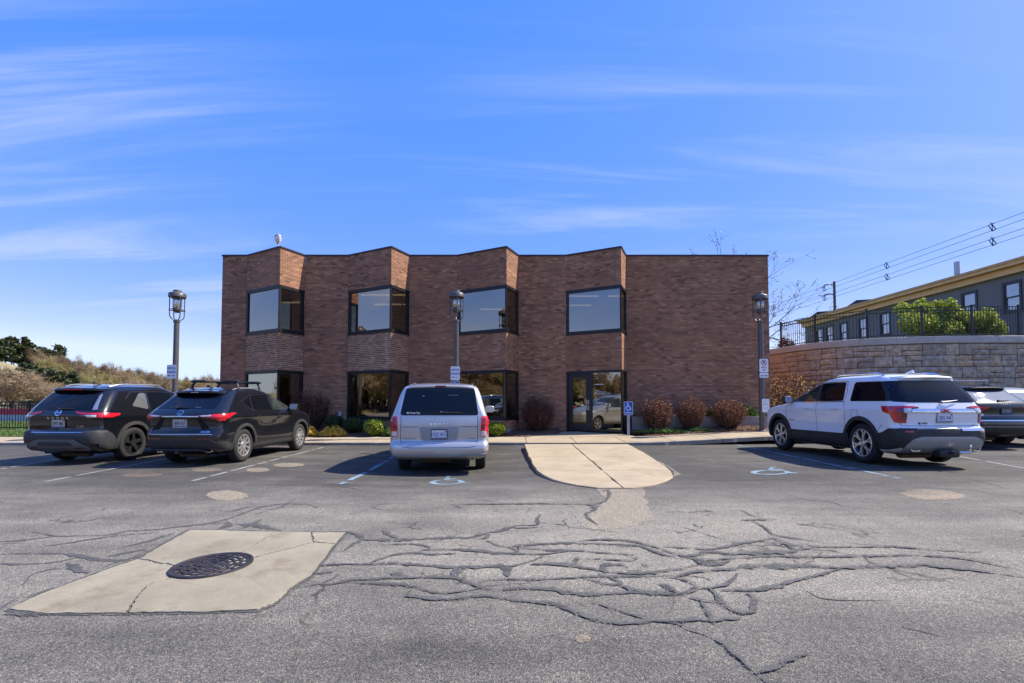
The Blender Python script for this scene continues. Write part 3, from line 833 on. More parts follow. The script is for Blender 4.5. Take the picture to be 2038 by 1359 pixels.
# ------------------------------------------------------------------- light worn patches and paint
def ellipse_patch(u, v, wu, hv, name, mat, label, z=.003, seed=0, shear=0):
    random.seed(seed+int(u)); pts = []
    for k in range(40):
        t = 2*PI*k/40; r = 1+random.uniform(-.09, .09)
        pts.append(tuple(G(u+wu/2*math.cos(t)*r+shear*math.sin(t), v+hv/2*math.sin(t)*r, 0))[:2]+(z,))
    mb = MB(); mb.poly(pts[::-1]); struct(mb.build(name, mat), label, 'asphalt patch')
ellipse_patch(452, 986, 82, 19, 'worn_patch', MT['patch'], 'pale oval worn spot on the asphalt beyond the manhole')
ellipse_patch(575, 925.5, 60, 8, 'worn_patch', MT['patch'], 'pale oval spot right of the black crossover, nearer the kerb', shear=-6)
ellipse_patch(513, 935, 48, 8.5, 'worn_patch', MT['patch'], 'small pale spot beside the white stall line')
ellipse_patch(360, 926, 62, 8, 'worn_patch', MT['faint'], 'pale spot under the tail of the black crossover', shear=-6)
ellipse_patch(412, 935, 60, 8, 'worn_patch', MT['faint'], 'pale streak behind the rear wheel of the black crossover', shear=-6)
ellipse_patch(285, 945, 80, 9, 'worn_patch', MT['faint'], 'faint pale streak between two stall lines', shear=-10)
ellipse_patch(1856, 985, 120, 21, 'worn_patch', MT['faint'], 'large faint tan oval behind the white vehicle', shear=18)
ellipse_patch(1690, 931, 30, 3.5, 'worn_patch', MT['faint'], 'pale fleck in the shade of the white vehicle', shear=3)
ellipse_patch(1745, 927, 34, 3.5, 'worn_patch', MT['faint'], 'longer pale fleck beside the white rear wheel', shear=3)
ellipse_patch(1160, 1272, 32, 16, 'worn_patch', MT['faint'], 'little pale scrape near the bottom of the lot')
# worn aggregate where water runs off the ramp
def blob(pts, name, mat, label, z, sub=4, amp=.05):
    P = jag([tuple(G(*p))[:2] for p in pts], sub, amp)
    mb = MB(); mb.poly([(a, b, z) for a, b in P]); struct(mb.build(name, mat), label, 'asphalt patch')
blob([(1186,968),(1282,966),(1280,990),(1292,1010),(1296,1032),(1270,1046),(1225,1052),(1180,1056),(1155,1046),(1168,1032),(1195,1010),(1205,990)], 'runoff_stain', MT['runoff'], 'bleached runoff trail below the rounded ramp end', .0022, 4, .06)
blob([(1296,921),(1312,918),(1340,934),(1356,944),(1340,948),(1342,938),(1325,928)], 'runoff_stain', MT['patch'], 'crumbled asphalt along the right edge of the ramp', .0026, 4, .03)

def line_px(a, b, wd, mat, label, name='parking_line', z=.0035):
    mb = MB(); p, q = Vector(G(*a)[:2]), Vector(G(*b)[:2]); d = (q-p).normalized(); n = Vector((-d.y, d.x)); L = (q-p).length; k = max(2, int(L/.12))
    # worn paint: broken into flakes with uneven edges
    prevs = None
    for i in range(k+1):
        c = p+(q-p)*i/k
        l = c+n*wd/2*random.uniform(.78, 1.05); r = c-n*wd/2*random.uniform(.78, 1.05)
        cur = (len(mb.v), len(mb.v)+1); mb.v += [(l.x, l.y, z+z_lot(l.x, l.y)), (r.x, r.y, z+z_lot(r.x, r.y))]
        if prevs and random.random() > .16: mb.face((prevs[0], prevs[1], cur[1], cur[0]))
        prevs = cur
    o = mb.build(name, mat); struct(o, label, 'parking line'); return o
random.seed(5)
line_px((644,890), (383,957), .085, MT['white_line'], 'worn white stall line right of the black crossover')
line_px((330,913), (76,961), .075, MT['white_line'], 'worn white stall line between the two black cars')
line_px((196,899), (-120,955), .075, MT['white_line'], 'worn white stall line left of the black SUV')
line_px((789,903), (677,962), .10, MT['blue_line'], 'pale blue stall line left of the silver minivan')
line_px((1450,882), (1790,952), .09, MT['blue_line'], 'pale blue stall line under the white vehicle')
line_px((1890,905), (2140,950), .08, MT['white_line'], 'worn white stall line beside the dark grey car')

def isa_shape(mb, org, ux, uy, lw, z):
    """wheelchair symbol from strokes in a unit box; ux, uy are ground vectors"""
    def P(a, b): v = org + ux*a + uy*b; return (v.x, v.y)
    def stroke(pts, w0=lw):
        ribbon(mb, [P(*p) for p in pts], w0, z, .08, .05)
    circ = [(.46+.34*math.cos(t), .30+.27*math.sin(t)) for t in [R(100)+R(255)*i/16 for i in range(17)]]
    stroke(circ)
    stroke([(.36,.84),(.40,.50),(.70,.48)]); stroke([(.39,.66),(.64,.65)]); stroke([(.68,.50),(.84,.18),(.98,.24)])
    c = [P(.36+.07*math.cos(2*PI*k/14), .94+.06*math.sin(2*PI*k/14)) for k in range(14)]
    mb.poly([(a, b, z+.0003+z_lot(a, b)) for a, b in c])
def ground_isa(u0, u1, vb, vt, label, mat):
    a, b, c = (Vector(G(u, v)[:2]) for u, v in ((u0, vb), (u1, vb), (u0+(u1-u0)*.25, vt)))
    mb = MB(); isa_shape(mb, a, b-a, c-a, .10, .0038)
    struct(mb.build('wheelchair_symbol', mat), label, 'painted symbol')
ground_isa(842, 935, 962, 937, 'faded blue wheelchair symbol behind the silver minivan', MT['blue_line'])
ground_isa(1478, 1586, 945, 929, 'faded pale blue wheelchair symbol left of the white vehicle', MT['blue_line'])

# =================================================================== BUILDING
WY, CORN = 17.25, 16.28
XL, XR = -11.08, 9.80
BAYS = [(-10.13, -8.38, -7.92), (-6.25, -4.36, -3.92), (-2.08, -.20, .25), (2.06, 3.94, 4.36)]
Z0, ZLW0, ZLW1, ZUW0, ZUW1, ZT = .22, .66, 2.48, 3.84, 5.56, 6.90
BK = 33.0
bld = thing('office_building', 'two storey brown brick office with four angled corner-window bays', 'building', (0, 0, 0))
plan = [(XL, WY)]
for a, b, c in BAYS: plan += [(a, WY), (b, CORN), (c, WY)]
plan += [(XR, WY)]
segs = list(zip(plan, plan[1:]))
faces = []          # brick bands: p0, p1, z0, z1, pale
mbw = MB()
for i, (p, q) in enumerate(segs):
    bay = None
    if i % 3 != 0: bay = (i-1)//3
    if bay is None: bands = [(Z0-.3, ZT)]
    else:
        bands = [(ZLW1, ZUW0), (ZUW1, ZT)]
        if bay != 3: bands = [(Z0-.3, ZLW0)] + bands
    for z0, z1 in bands:
        pale = 1 if (bay in (0, 1) and z0 == ZLW1) else 0
        faces.append((p, q, z0, z1, pale))
        d = Vector((q[0]-p[0], q[1]-p[1])).normalized(); e0 = e1 = 0
        if bay is not None and i % 3 == 1: e1 = .035
        if bay is not None and i % 3 == 2: e0 = .030 if bay == 0 else .008
        mbw.obox((p[0]+d.x*e0, p[1]+d.y*e0), (q[0]-d.x*e1, q[1]-d.y*e1), -.24, -.0075, z0, z1, pale)
# pale repointing near the corner of the third bay
for (p, q, t0, t1) in ((plan[7], plan[8], .74, 1.0), (plan[8], plan[9], 0., .55)):
    a = (p[0]+(q[0]-p[0])*t0, p[1]+(q[1]-p[1])*t0); b = (p[0]+(q[0]-p[0])*t1, p[1]+(q[1]-p[1])*t1)
    d = Vector((b[0]-a[0], b[1]-a[1])).normalized()*.006; mbw.obox((a[0]+d.x, a[1]+d.y), (b[0]-d.x, b[1]-d.y), -.02, -.0055, ZLW1+.25, ZUW0-.02, 1)
mbw.build('wall', [MT['mortar'], MT['mortar_pale']], bld)
mb = MB()
mb.obox((XL, BK), (XL, WY+.24), -.24, 0, Z0-.3, ZT); mb.obox((XR, WY+.24), (XR, BK), -.24, 0, Z0-.3, ZT); mb.obox((XR, BK), (XL, BK), -.24, 0, Z0-.3, ZT)
mb.build('side_wall', MT['side_brick'], bld)
# bricks
brick_unit = None
allb = []
rb = random.Random(3)
for (p, q, z0, z1, pale) in faces:
    P, Q = Vector(p), Vector(q); L = (Q-P).length; d = (Q-P)/L; n = Vector((d.y, -d.x))
    nc = max(1, round((z1-z0)/.0677)); ch = (z1-z0)/nc; bw = .203
    run = rb.random()
    for c in range(nc):
        zc = z0+c*ch; t = -bw*(.5 if c % 2 else 0) + rb.uniform(-.004, .004)
        bias = rb.gauss(0, .10)
        while t < L:
            jw = .0085 if pale else .005
            a, b = max(0, t)+jw, min(L, t+bw)-jw
            if b-a > .03:
                if rb.random() > .18: run = rb.random()      # short runs of like-fired bricks
                tone = min(.999, max(.001, .60*run+.18+bias*.6+rb.gauss(0, .08)))
                if pale: tone = min(.999, max(.001, rb.uniform(.1, 1.0)))
                allb.append((P+d*a, P+d*b, n, zc+(.0085 if pale else .0045), zc+ch-(.0085 if pale else .0045), tone, abs(b-a-(bw-2*jw)) < 1e-3, pale))
            t += bw
def seen(b):
    m = (b[0]+b[1])/2; v = Vector((-m.x, -m.y)); D = v.length
    return (b[1]-b[0]).length*abs(b[2].dot(v/D))/D*(1 if b[6] else 0)
order = sorted(range(len(allb)), key=lambda i: -seen(allb[i]))
single = set(order[:300])
mb = MB(); mb.rnd = []
W_, H_ = .193, .0587
ub = MB()
ub.v = [(-W_/2,0,0),(W_/2,0,0),(W_/2,0,H_),(-W_/2,0,H_),(-W_/2+.003,-.004,.003),(W_/2-.003,-.004,.003),(W_/2-.003,-.004,H_-.003),(-W_/2+.003,-.004,H_-.003),(-W_/2,.01,0),(W_/2,.01,0),(W_/2,.01,H_),(-W_/2,.01,H_)]
for qd in ((4,5,6,7),(0,1,5,4),(1,2,6,5),(2,3,7,6),(3,0,4,7),(8,9,1,0),(9,10,2,1),(10,11,3,2),(11,8,0,3)): ub.face(qd)
ub_me = ub.mesh('brick', MT['brick']); ub.v = [(x*.965, y, .0 if z < .001 else z*.86) for x, y, z in ub.v]; ub_mp = ub.mesh('brick', MT['brick'])
for i, (a, b, n, z0, z1, tone, full, pale) in enumerate(allb):
    pr = rb.uniform(-.0012, .0015)
    if i in single:
        m = (a+b)/2
        o = obj('brick', ub_mp if pale else ub_me, bld, (m.x+n.x*pr, m.y+n.y*pr, z0), math.atan2(b.y-a.y, b.x-a.x))
        continue
    k = len(mb.v)
    for t in (pr+.004, -.012):
        for pt, z in ((a,z0),(b,z0),(b,z1),(a,z1)): mb.v.append((pt.x+n.x*t, pt.y+n.y*t, z))
    for qd in ((0,1,2,3),(4,5,1,0),(5,6,2,1),(6,7,3,2),(7,4,0,3)):
        mb.face([k+j for j in qd]); mb.rnd.append(tone)
o = mb.build('brickwork', MT['brick'], bld); o['kind'] = 'stuff'
# coping, roof, floors
mb = MB()
for i, (p, q) in enumerate(segs): mb.obox(p, q, -.28, .035+.001*(i % 2), ZT, ZT+.055+.001*(i % 3))
mb.obox((XL, BK), (XL, WY), -.28, .04, ZT, ZT+.058); mb.obox((XR, WY), (XR, BK), -.28, .04, ZT, ZT+.058)
mb.build('coping', MT['coping'], bld)
ins = [(XL+.24, WY+.2), (XR-.24, WY+.2), (XR-.24, BK-.2), (XL+.24, BK-.2)]
bays_in = [(XL+.24, WY+.24)]
for a, b, c in BAYS: bays_in += [(a, WY+.1), (b, CORN+.22), (c, WY+.1)]
bays_in += [(XR-.24, WY+.24), (XR-.24, BK-.2), (XL+.24, BK-.2)]
mb = MB(); mb.prism(bays_in, ZT-.55, ZT-.35); mb.build('roof', MT['roofing'], bld)
mb = MB(); mb.prism(bays_in, 3.05, 3.35); mb.prism(bays_in, Z0-.3, Z0); mb.build('floor_slab', MT['carpet'], bld)
mb = MB(); mb.prism(bays_in, 2.62, 2.70); mb.prism(bays_in, 5.75, 5.83); mb.build('ceiling', MT['plaster'], bld)
mb = MB(); mb.box(XL+.3, XR-.3, 23.0, 23.15, Z0, 5.75)
for xx in (-7.0, -3.0, 1.2, 5.5): mb.box(xx, xx+.12, WY+.35, 23.0, Z0, 5.745)
mb.build('partition', MT['plaster'], bld)
mb = MB(); mb.box(-10.0, -8.9, 22.9, 22.98, 3.9, 5.2); mb.build('whiteboard', MT['board'], bld)
for (lx, ly, n) in ((-5.6, 18.6, 1), (-5.6, 20.4, 1), (-4.3, 18.6, 1), (-4.3, 20.4, 1), (3.0, 18.8, 1), (4.6, 18.8, 1), (3.0, 20.6, 1), (-9.6, 20.0, 1), (-.9, 21.5, 1)):
    mb = MB(); mb.box(lx-.6, lx+.6, ly-.05, ly+.05, 5.70, 5.748); mb.build('ceiling_light', MT['tube'], bld)

# windows
def bay_window(k, z0, z1, upper):
    A, B, Cc = BAYS[k]
    pa, pb, pc = (A, WY), (B, CORN), (Cc, WY)
    mb = MB()
    V = lambda p, q, t: (p[0]+(q[0]-p[0])*t, p[1]+(q[1]-p[1])*t)
    dl = math.hypot(B-A, CORN-WY); dr = math.hypot(Cc-B, CORN-WY)
    e = .004
    # heads, sills, jambs, corner post; each butts the next
    mb.obox(pa, pb, -.09, .012, z1-.115, z1-.003); mb.obox(V(pb,pc,.012/dr), pc, -.09, .014, z1-.112, z1-.005)
    mb.obox(pa, pb, -.09, .030, z0+.003, z0+.055); mb.obox(V(pb,pc,.03/dr), pc, -.09, .032, z0+.005, z0+.057)
    mb.obox(pa, pb, -.09, .008, z0+.057, z0+.135); mb.obox(V(pb,pc,.01/dr), pc, -.09, .010, z0+.059, z0+.137)
    mb.obox(V(pa,pb,.01/dl), V(pa,pb,.10/dl), -.085, .006, z0+.137, z1-.117)
    mb.obox(V(pb,pc,1-.13/dr), V(pb,pc,1-.01/dr), -.085, .006, z0+.139, z1-.114)
    mb.obox(V(pa,pb,1-.028/dl), V(pa,pb,1-.001/dl), -.06, .002, z0+.137, z1-.117)
    mb.obox(V(pb,pc,.004/dr), V(pb,pc,.030/dr), -.06, .002, z0+.139, z1-.114)
    f = mb.build('window', MT['frame'], bld)
    for (p, q, t0, t1) in ((pa, pb, .09/dl, 1-.02/dl), (pb, pc, .02/dr, 1-.12/dr)):
        a, b = V(p, q, t0), V(p, q, t1)
        d = Vector((b[0]-a[0], b[1]-a[1])).normalized(); n = Vector((d.y, -d.x))*-.035
        m2 = MB(); m2.poly([(a[0]+n.x,a[1]+n.y,z0+.12),(b[0]+n.x,b[1]+n.y,z0+.12),(b[0]+n.x,b[1]+n.y,z1-.10),(a[0]+n.x,a[1]+n.y,z1-.10)])
        m2.build('pane', MT['bglass'], f)
    return f
for k in range(4): bay_window(k, ZUW0, ZUW1, True)
for k in range(3): bay_window(k, ZLW0, ZLW1, False)
# entrance: frame, door leaf with glass, sidelight, return pane
A, B, Cc = BAYS[3]; pa, pb, pc = (A, WY), (B, CORN), (Cc, WY)
V = lambda p, q, t: (p[0]+(q[0]-p[0])*t, p[1]+(q[1]-p[1])*t)
dl = math.hypot(B-A, CORN-WY); dr = math.hypot(Cc-B, CORN-WY); zb, zt = Z0+.02, ZLW1
DD = .44                                       # share of the left face taken by the door
mb = MB()
mb.obox(pa, pb, -.09, .012, zt-.085, zt-.003); mb.obox(V(pb,pc,.012/dr), pc, -.09, .014, zt-.083, zt-.005)
mb.obox(V(pa,pb,.005), V(pa,pb,.035), -.085, .008, zb, zt-.087)
mb.obox(V(pa,pb,DD), V(pa,pb,DD+.035), -.085, .008, zb, zt-.087)
mb.obox(V(pa,pb,DD+.035), V(pa,pb,.985), -.08, .006, zb, zb+.085)
mb.obox(V(pa,pb,.975), V(pa,pb,.998), -.06, .003, zb+.085, zt-.087)
mb.obox(V(pb,pc,.02), V(pb,pc,.98), -.08, .006, zb, zb+.06)
mb.obox(V(pb,pc,.86), V(pb,pc,.985), -.08, .007, zb+.062, zt-.085)
ef = mb.build('entrance_frame', MT['frame'], bld)
mb = MB()
d0, d1 = .040, DD-.004
st = .16/dl
mb.obox(V(pa,pb,d0), V(pa,pb,d0+st), -.07, -.012, zb+.01, zt-.09); mb.obox(V(pa,pb,d1-st), V(pa,pb,d1), -.07, -.012, zb+.01, zt-.09)
mb.obox(V(pa,pb,d0+st), V(pa,pb,d1-st), -.069, -.013, zb+.012, zb+.27); mb.obox(V(pa,pb,d0+st), V(pa,pb,d1-st), -.069, -.013, zt-.26, zt-.092)
door = mb.build('door', MT['frame'], bld)
def qpane(p, q, t0, t1, off, z0, z1, parent, name='pane'):
    a, b = V(p, q, t0), V(p, q, t1); d = Vector((b[0]-a[0], b[1]-a[1])).normalized(); n = Vector((d.y, -d.x))*off
    m2 = MB(); m2.poly([(a[0]+n.x,a[1]+n.y,z0),(b[0]+n.x,b[1]+n.y,z0),(b[0]+n.x,b[1]+n.y,z1),(a[0]+n.x,a[1]+n.y,z1)]); return m2.build(name, MT['bglass'], parent)
qpane(pa, pb, d0+st*.9, d1-st*.9, -.04, zb+.26, zt-.25, door)
qpane(pa, pb, DD+.03, .98, -.04, zb+.08, zt-.08, ef); qpane(pb, pc, .03, .87, -.04, zb+.05, zt-.08, ef)
mb = MB(); ha = V(pa, pb, d1-st*.55); d = Vector((pb[0]-pa[0], pb[1]-pa[1])).normalized(); n = Vector((d.y, -d.x))
for t, z0, z1 in ((-.035, 1.02, 1.40), (.035, 1.02, 1.19), (.035, 1.24, 1.40)):
    c = (ha[0]+d.x*t, ha[1]+d.y*t); c2 = (c[0]+d.x*.025, c[1]+d.y*.025); mb.obox(c, c2, -.012, .03, z0, z1)
mb.build('handle', MT['steel'], door)
# white vinyl directory on the sidelight: rows of lettering too small to read
mb = MB(); rl = random.Random(11)
rows = [(1.95,.34,.040)] + [(1.74,.16,.022),(1.685,.44,.020),(1.63,.58,.024),(1.575,.36,.018)] + [(1.41,.17,.024),(1.355,.12,.018),(1.30,.40,.020),(1.245,.58,.024),(1.19,.30,.020),(1.135,.57,.024),(1.08,.24,.020)] + [(.92,.32,.026)]
for z, wl, hh in rows:
    t = 0
    while t < wl:
        g = rl.uniform(.012, .028)
        a = V(pa, pb, DD+.075+t/dl); b = V(pa, pb, DD+.075+(t+g)/dl)
        k = n*-.034
        mb.poly([(a[0]+k.x,a[1]+k.y,z),(b[0]+k.x,b[1]+k.y,z),(b[0]+k.x,b[1]+k.y,z+hh*rl.uniform(.7,1)),(a[0]+k.x,a[1]+k.y,z+hh*rl.uniform(.7,1))])
        t += g+rl.choice([.006,.006,.006,.02])
mb.build('directory_lettering', MT['sign_white'], ef)['kind'] = 'stuff'
# outlet box on the wall, exposed foundation below the second bay
mb = MB(); mb.box(-6.55, -6.43, WY-.07, WY-.005, .80, .96); mb.build('outlet_box', MT['galv'], bld)
mb = MB()
for k in (1, 2):
    a, b, c = BAYS[k]; mb.obox((a+.02, WY-.0), (b, CORN-.01), -.2, .015, 0, .36); mb.obox((b, CORN-.012), (c-.02, WY), -.2, .016, 0, .358)
mb.build('foundation', MT['found'], bld)
# roof fittings
t = thing('roof_beacon', 'silvery globe instrument on a short mast above the first bay', 'roof beacon', (-9.15, 17.6, ZT+.12)); t.scale = (.74, .74, .80)
mb = MB(); mb.tube([(0,0,-.1),(0,0,.62)], .035, 8); mb.build('mast', MT['galv'], t, True)
mb = MB(); mb.lathe([(0,.60),(.05,.60),(.11,.68),(.155,.80),(.165,.90),(.15,.985),(.07,1.03),(0,1.035)], 20); mb.build('globe', MT['clear'], t, True)
mb = MB(); mb.lathe([(.168,.955),(.178,.965),(.170,1.0),(.09,1.06),(.025,1.08),(.02,1.16),(0,1.165)], 20)
for k in range(4):
    a = PI/4+k*PI/2; mb.tube([(.172*math.cos(a),.172*math.sin(a),.96),(.178*math.cos(a),.178*math.sin(a),.86),(.12*math.cos(a),.12*math.sin(a),.69),(.04*math.cos(a),.04*math.sin(a),.6)], .010, 5)
mb.build('cage', MT['steel'], t, True)
t = thing('roof_mast', 'thin dark mast with a ball finial at the right of the roof', 'roof mast', tuple(W(1456, 507, 24))[:2]+(ZT-.5,))
mb = MB(); mb.tube([(0,0,-.1),(0,0,1.35)], .05, 8); mb.build('pole', MT['lamp_metal'], t, True)
mb = MB(); mb.sball((0,0,1.47), .1, .1, .09, 1); mb.lathe([(0,1.36),(.13,1.36),(.13,1.40),(0,1.40)], 12); mb.build('finial', MT['lamp_metal'], t, True)

# dry leaves and grit gathered along the kerb foot and in the cracks
mb = MB(); rl = random.Random(31)
for k in range(2600):
    if k < 1500: x = rl.uniform(-14, 9); y = kerb_y(x)-.02-abs(rl.gauss(0, .09)); s = rl.uniform(.006, .022)
    else: x = rl.uniform(-9, 11); y = rl.uniform(2.2, 13.4); s = rl.uniform(.004, .011)
    if 0 < x < 4 and y > 6.5: continue
    z = z_lot(x, y)+.004; a = rl.uniform(0, PI); c_, s_ = math.cos(a)*s, math.sin(a)*s
    mb.poly([(x-c_, y-s_, z), (x+s_*.6, y-c_*.6, z+s*.5), (x+c_, y+s_, z+.002), (x-s_*.6, y+c_*.6, z+s*.3)])
o = mb.build('leaf_litter', MT['chip']); struct(o, 'dry leaf litter and grit along the kerb and over the asphalt', 'leaf litter', 'stuff')

# =================================================================== PLANTING BEDS
def z_bed(x, y):
    base = z_walk(x, 15.5)
    return base + .015 + .16*sstep(15.5, 17.1, y) + .018*math.sin(x*3.1+y*2)*math.sin(y*5.3-x)
def bed(x0, x1, yf, yb, name, label, nx, ny, keep):
    mb = MB(); idx = {}
    for j in range(ny+1):
        for i in range(nx+1):
            x = x0+(x1-x0)*i/nx; ya, yb_ = yf(x), yb(x); y = ya+(yb_-ya)*j/ny
            mb.v.append((x, y, z_bed(x, y)+random.uniform(-.012, .012) - (.03 if j == 0 else 0)))
    for j in range(ny):
        for i in range(nx):
            a = j*(nx+1)+i; mb.face((a, a+1, a+nx+2, a+nx+1))
    o = mb.build(name, MT['mulch'], None, True); struct(o, label, 'mulch bed'); return o
random.seed(12)
bed(-11.2, 1.75, lambda x: 15.57 + .85*sstep(.3, 1.75, x), lambda x: 17.24, 'mulch_bed', 'red-brown bark mulch bed under the bay windows', 150, 20, None)
bed(4.28, 9.9, lambda x: walk_back(x)+.03 + .75*sstep(5.0, 4.28, x), lambda x: 16.78, 'mulch_bed', 'bark mulch strip below the low concrete planter wall', 70, 12, None)
mb = MB()
for k in range(5200):
    if random.random() < .68: x = random.uniform(-11, 1.3); y = random.uniform(15.6, 17.1)
    else: x = random.uniform(4.6, 9.7); y = random.uniform(walk_back(x)+.05, 16.75)
    if x > .3 and x < 4 and y < 16.3: continue
    z = z_bed(x, y)+.012; s = random.uniform(.012, .035); a = random.uniform(0, PI); l = s*random.uniform(1.2, 2.4); tl = random.uniform(-.5, .5)
    ca, sa = math.cos(a), math.sin(a)
    mb.poly([(x-ca*l-sa*s*.5, y-sa*l+ca*s*.5, z-tl*l*.4), (x-ca*l+sa*s*.5, y-sa*l-ca*s*.5, z-tl*l*.4), (x+ca*l+sa*s*.5, y+sa*l-ca*s*.5, z+tl*l*.5+.006), (x+ca*l-sa*s*.5, y+sa*l+ca*s*.5, z+tl*l*.5+.006)])
o = mb.build('bark_chips', MT['chip']); struct(o, 'loose bark chips scattered over the mulch beds', 'bark chips', 'stuff')

pl = thing('planter_wall', 'low grey concrete planter wall along the right brick wall', 'planter wall', (0, 0, 0))
xs = [4.42, 6.05, 7.70, 9.45]
for a, b in zip(xs, xs[1:]):
    m2 = MB(); m2.box(a+.006, b-.006, 16.80, 17.00, .1, .78); m2.build('wall_panel', MT['found'], pl)
mb = MB(); mb.box(4.42, 9.45, 17.0, WY+.0, .1, .70); struct(mb.build('planter_soil', MT['mulch']), 'mulch filling the low planter', 'soil')

# ------------------------------------------------------------------- shrubs
def leaf_quad(mb, c, s, m=0, up=.3, asp=1.6, r=random):
    n = Vector((r.gauss(0,1), r.gauss(0,1), r.gauss(0,1)+up)).normalized(); a = n.orthogonal().normalized()
    a = (a*math.cos(0)+n.cross(a)*r.uniform(-2, 2)).normalized(); b = n.cross(a)
    a = a*s*asp*.5; b = b*s*.5
    mb.poly([c-a, c-b*.9, c+a, c+b*.9], m)
def vase_shrub(seed, h, rad, nst, nleaf, leafm, name, label, cat, loc, group=None, ls=.035, fill=.5, topw=1.0, buds=0):
    r = random.Random(seed)
    t = thing(name, label, cat, loc, 0, group)
    st = MB(); lf = MB()
    for i in range(nst):
        a = r.uniform(0, 2*PI); q = math.sqrt(r.random()); hh = h*(1-.25*q*q)*r.uniform(.62, 1.10)
        b0 = Vector((math.cos(a)*q*rad*.35, math.sin(a)*q*rad*.35, -.03)); e = Vector((math.cos(a)*q*rad*topw, math.sin(a)*q*rad*topw, hh))
        mid = b0.lerp(e, .5)+Vector((math.cos(a)*q*rad*.18, math.sin(a)*q*rad*.18, -.02))
        pts = [b0, b0.lerp(mid, .5)+Vector((r.gauss(0,.012), r.gauss(0,.012), 0)), mid, mid.lerp(e, .5)+Vector((r.gauss(0,.02), r.gauss(0,.02), 0)), e]
        st.tube(pts, [.008, .007, .006, .004, .002], 3, 0, False)
        for k in range(r.randint(2, 4)):
            s0 = pts[2].lerp(e, r.random()); d = Vector((r.gauss(0,.10), r.gauss(0,.10), r.uniform(.05,.18))); st.tube([s0, s0+d], [.003, .0015], 3, 0, False)
            for _ in range(max(1, nleaf//(nst*5))): leaf_quad(lf, s0+d*r.uniform(.2, 1.1)+Vector((r.gauss(0,.015), r.gauss(0,.015), 0)), ls*r.uniform(.6, 1.3), 0, .3, 1.6, r)
        for k in range(nleaf//nst):
            u = 1-(r.random()**1.3)*(1-.12); p = b0.lerp(mid, u*2) if u < .5 else mid.lerp(e, u*2-1)
            leaf_quad(lf, p+Vector((r.gauss(0,.03), r.gauss(0,.03), r.gauss(0,.02))), ls*r.uniform(.6, 1.3), 1 if (buds and r.random() < buds) else 0, .3, 1.6, r)
    st.build('branches', MT['twig'], t); lf.build('foliage', leafm, t)
    return t
def globe_shrub(seed, rx, rz, n, leafm, name, label, cat, loc, group=None, ls=.05):
    r = random.Random(seed); t = thing(name, label, cat, loc, 0, group); lf = MB(); st = MB()
    lumps = [(Vector((r.gauss(0,1), r.gauss(0,1), r.gauss(0,.8)+.3)).normalized(), r.uniform(.05, .16)) for _ in range(26)]
    for i in range(n):
        d = Vector((r.gauss(0,1), r.gauss(0,1), r.gauss(0,1))).normalized()
        b = max([w*max(0, 1-(d-q).length*2.2) for q, w in lumps]); rr = (.80+b+r.gauss(0,.035))*(r.random()**.12)
        p = Vector((d.x*rx*rr, d.y*rx*rr, rz*(.92+d.z*rr)))
        if p.z < 0: p.z = abs(p.z)*.3
        leaf_quad(lf, p, ls*r.uniform(.55, 1.25), 0, .5, 1.5, r)
    for i in range(14):
        a = r.uniform(0, 2*PI); st.tube([(0,0,-.03),(math.cos(a)*rx*.3, math.sin(a)*rx*.3, rz*.6),(math.cos(a)*rx*.6, math.sin(a)*rx*.6, rz*1.1)], [.012,.008,.003], 4, 0, False)
    # inner mass of old wood and dead leaves keeps the ball from being see-through
    co = MB(); co.sball((0,0,rz*.9), rx*.70, rx*.70, rz*.72, 1, 14, 9); co.build('inner_twigs', MT['twig'], t, True)
    lf.build('foliage', leafm, t); st.build('branches', MT['twig'], t); return t
def mound(seed, rx, ry, h, n, leafm, name, label, cat, loc, ls=.04, group=None):
    r = random.Random(seed); t = thing(name, label, cat, loc, 0, group); lf = MB(); st = MB()
    for i in range(n):
        a = r.uniform(0, 2*PI); q = math.sqrt(r.random()); hh = h*(1-q*q*.7)*(.55+.45*abs(math.sin(a*3+seed)))
        p = Vector((math.cos(a)*q*rx, math.sin(a)*q*ry, hh*(r.random()**.5))); leaf_quad(lf, p, ls*r.uniform(.6, 1.3), 0, .6, 1.7, r)
    for i in range(30):
        a = r.uniform(0, 2*PI); q = r.random(); st.tube([(math.cos(a)*q*rx*.3, math.sin(a)*q*ry*.3, -.02), (math.cos(a)*q*rx*.9, math.sin(a)*q*ry*.9, h*.7)], [.006,.002], 3, 0, False)
    lf.build('foliage', leafm, t); st.build('branches', MT['twig'], t); return t
def at(u, Y): return (u-1019)/FPX*Y
def onbed(u, Y): x = at(u, Y); return (x, Y, z_bed(x, Y))
# burgundy barberries (the two against the wall and the trio on the right)
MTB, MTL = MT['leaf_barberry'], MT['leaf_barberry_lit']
vase_shrub(1, 1.42, .68, 150, 2600, MTB, 'barberry_shrub', 'tall dark burgundy shrub between the first two bays behind the golden plants', 'shrub', onbed(617, 16.85), 'burgundy barberry shrubs', .034)
vase_shrub(2, 1.22, .64, 190, 3600, MTB, 'barberry_shrub', 'rounded dark burgundy shrub left of the glass entrance door', 'shrub', onbed(1072, 16.75), 'burgundy barberry shrubs', .032, .5, .95)
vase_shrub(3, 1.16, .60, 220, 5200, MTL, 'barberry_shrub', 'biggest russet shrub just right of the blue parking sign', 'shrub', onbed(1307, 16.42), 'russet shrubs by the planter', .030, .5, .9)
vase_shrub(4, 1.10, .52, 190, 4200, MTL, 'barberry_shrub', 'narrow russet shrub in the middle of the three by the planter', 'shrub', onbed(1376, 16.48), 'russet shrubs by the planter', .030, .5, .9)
vase_shrub(5, 1.00, .66, 230, 5000, MTL, 'barberry_shrub', 'wide russet shrub nearest the right lamp post', 'shrub', onbed(1448, 16.52), 'russet shrubs by the planter', .030, .5, .95)
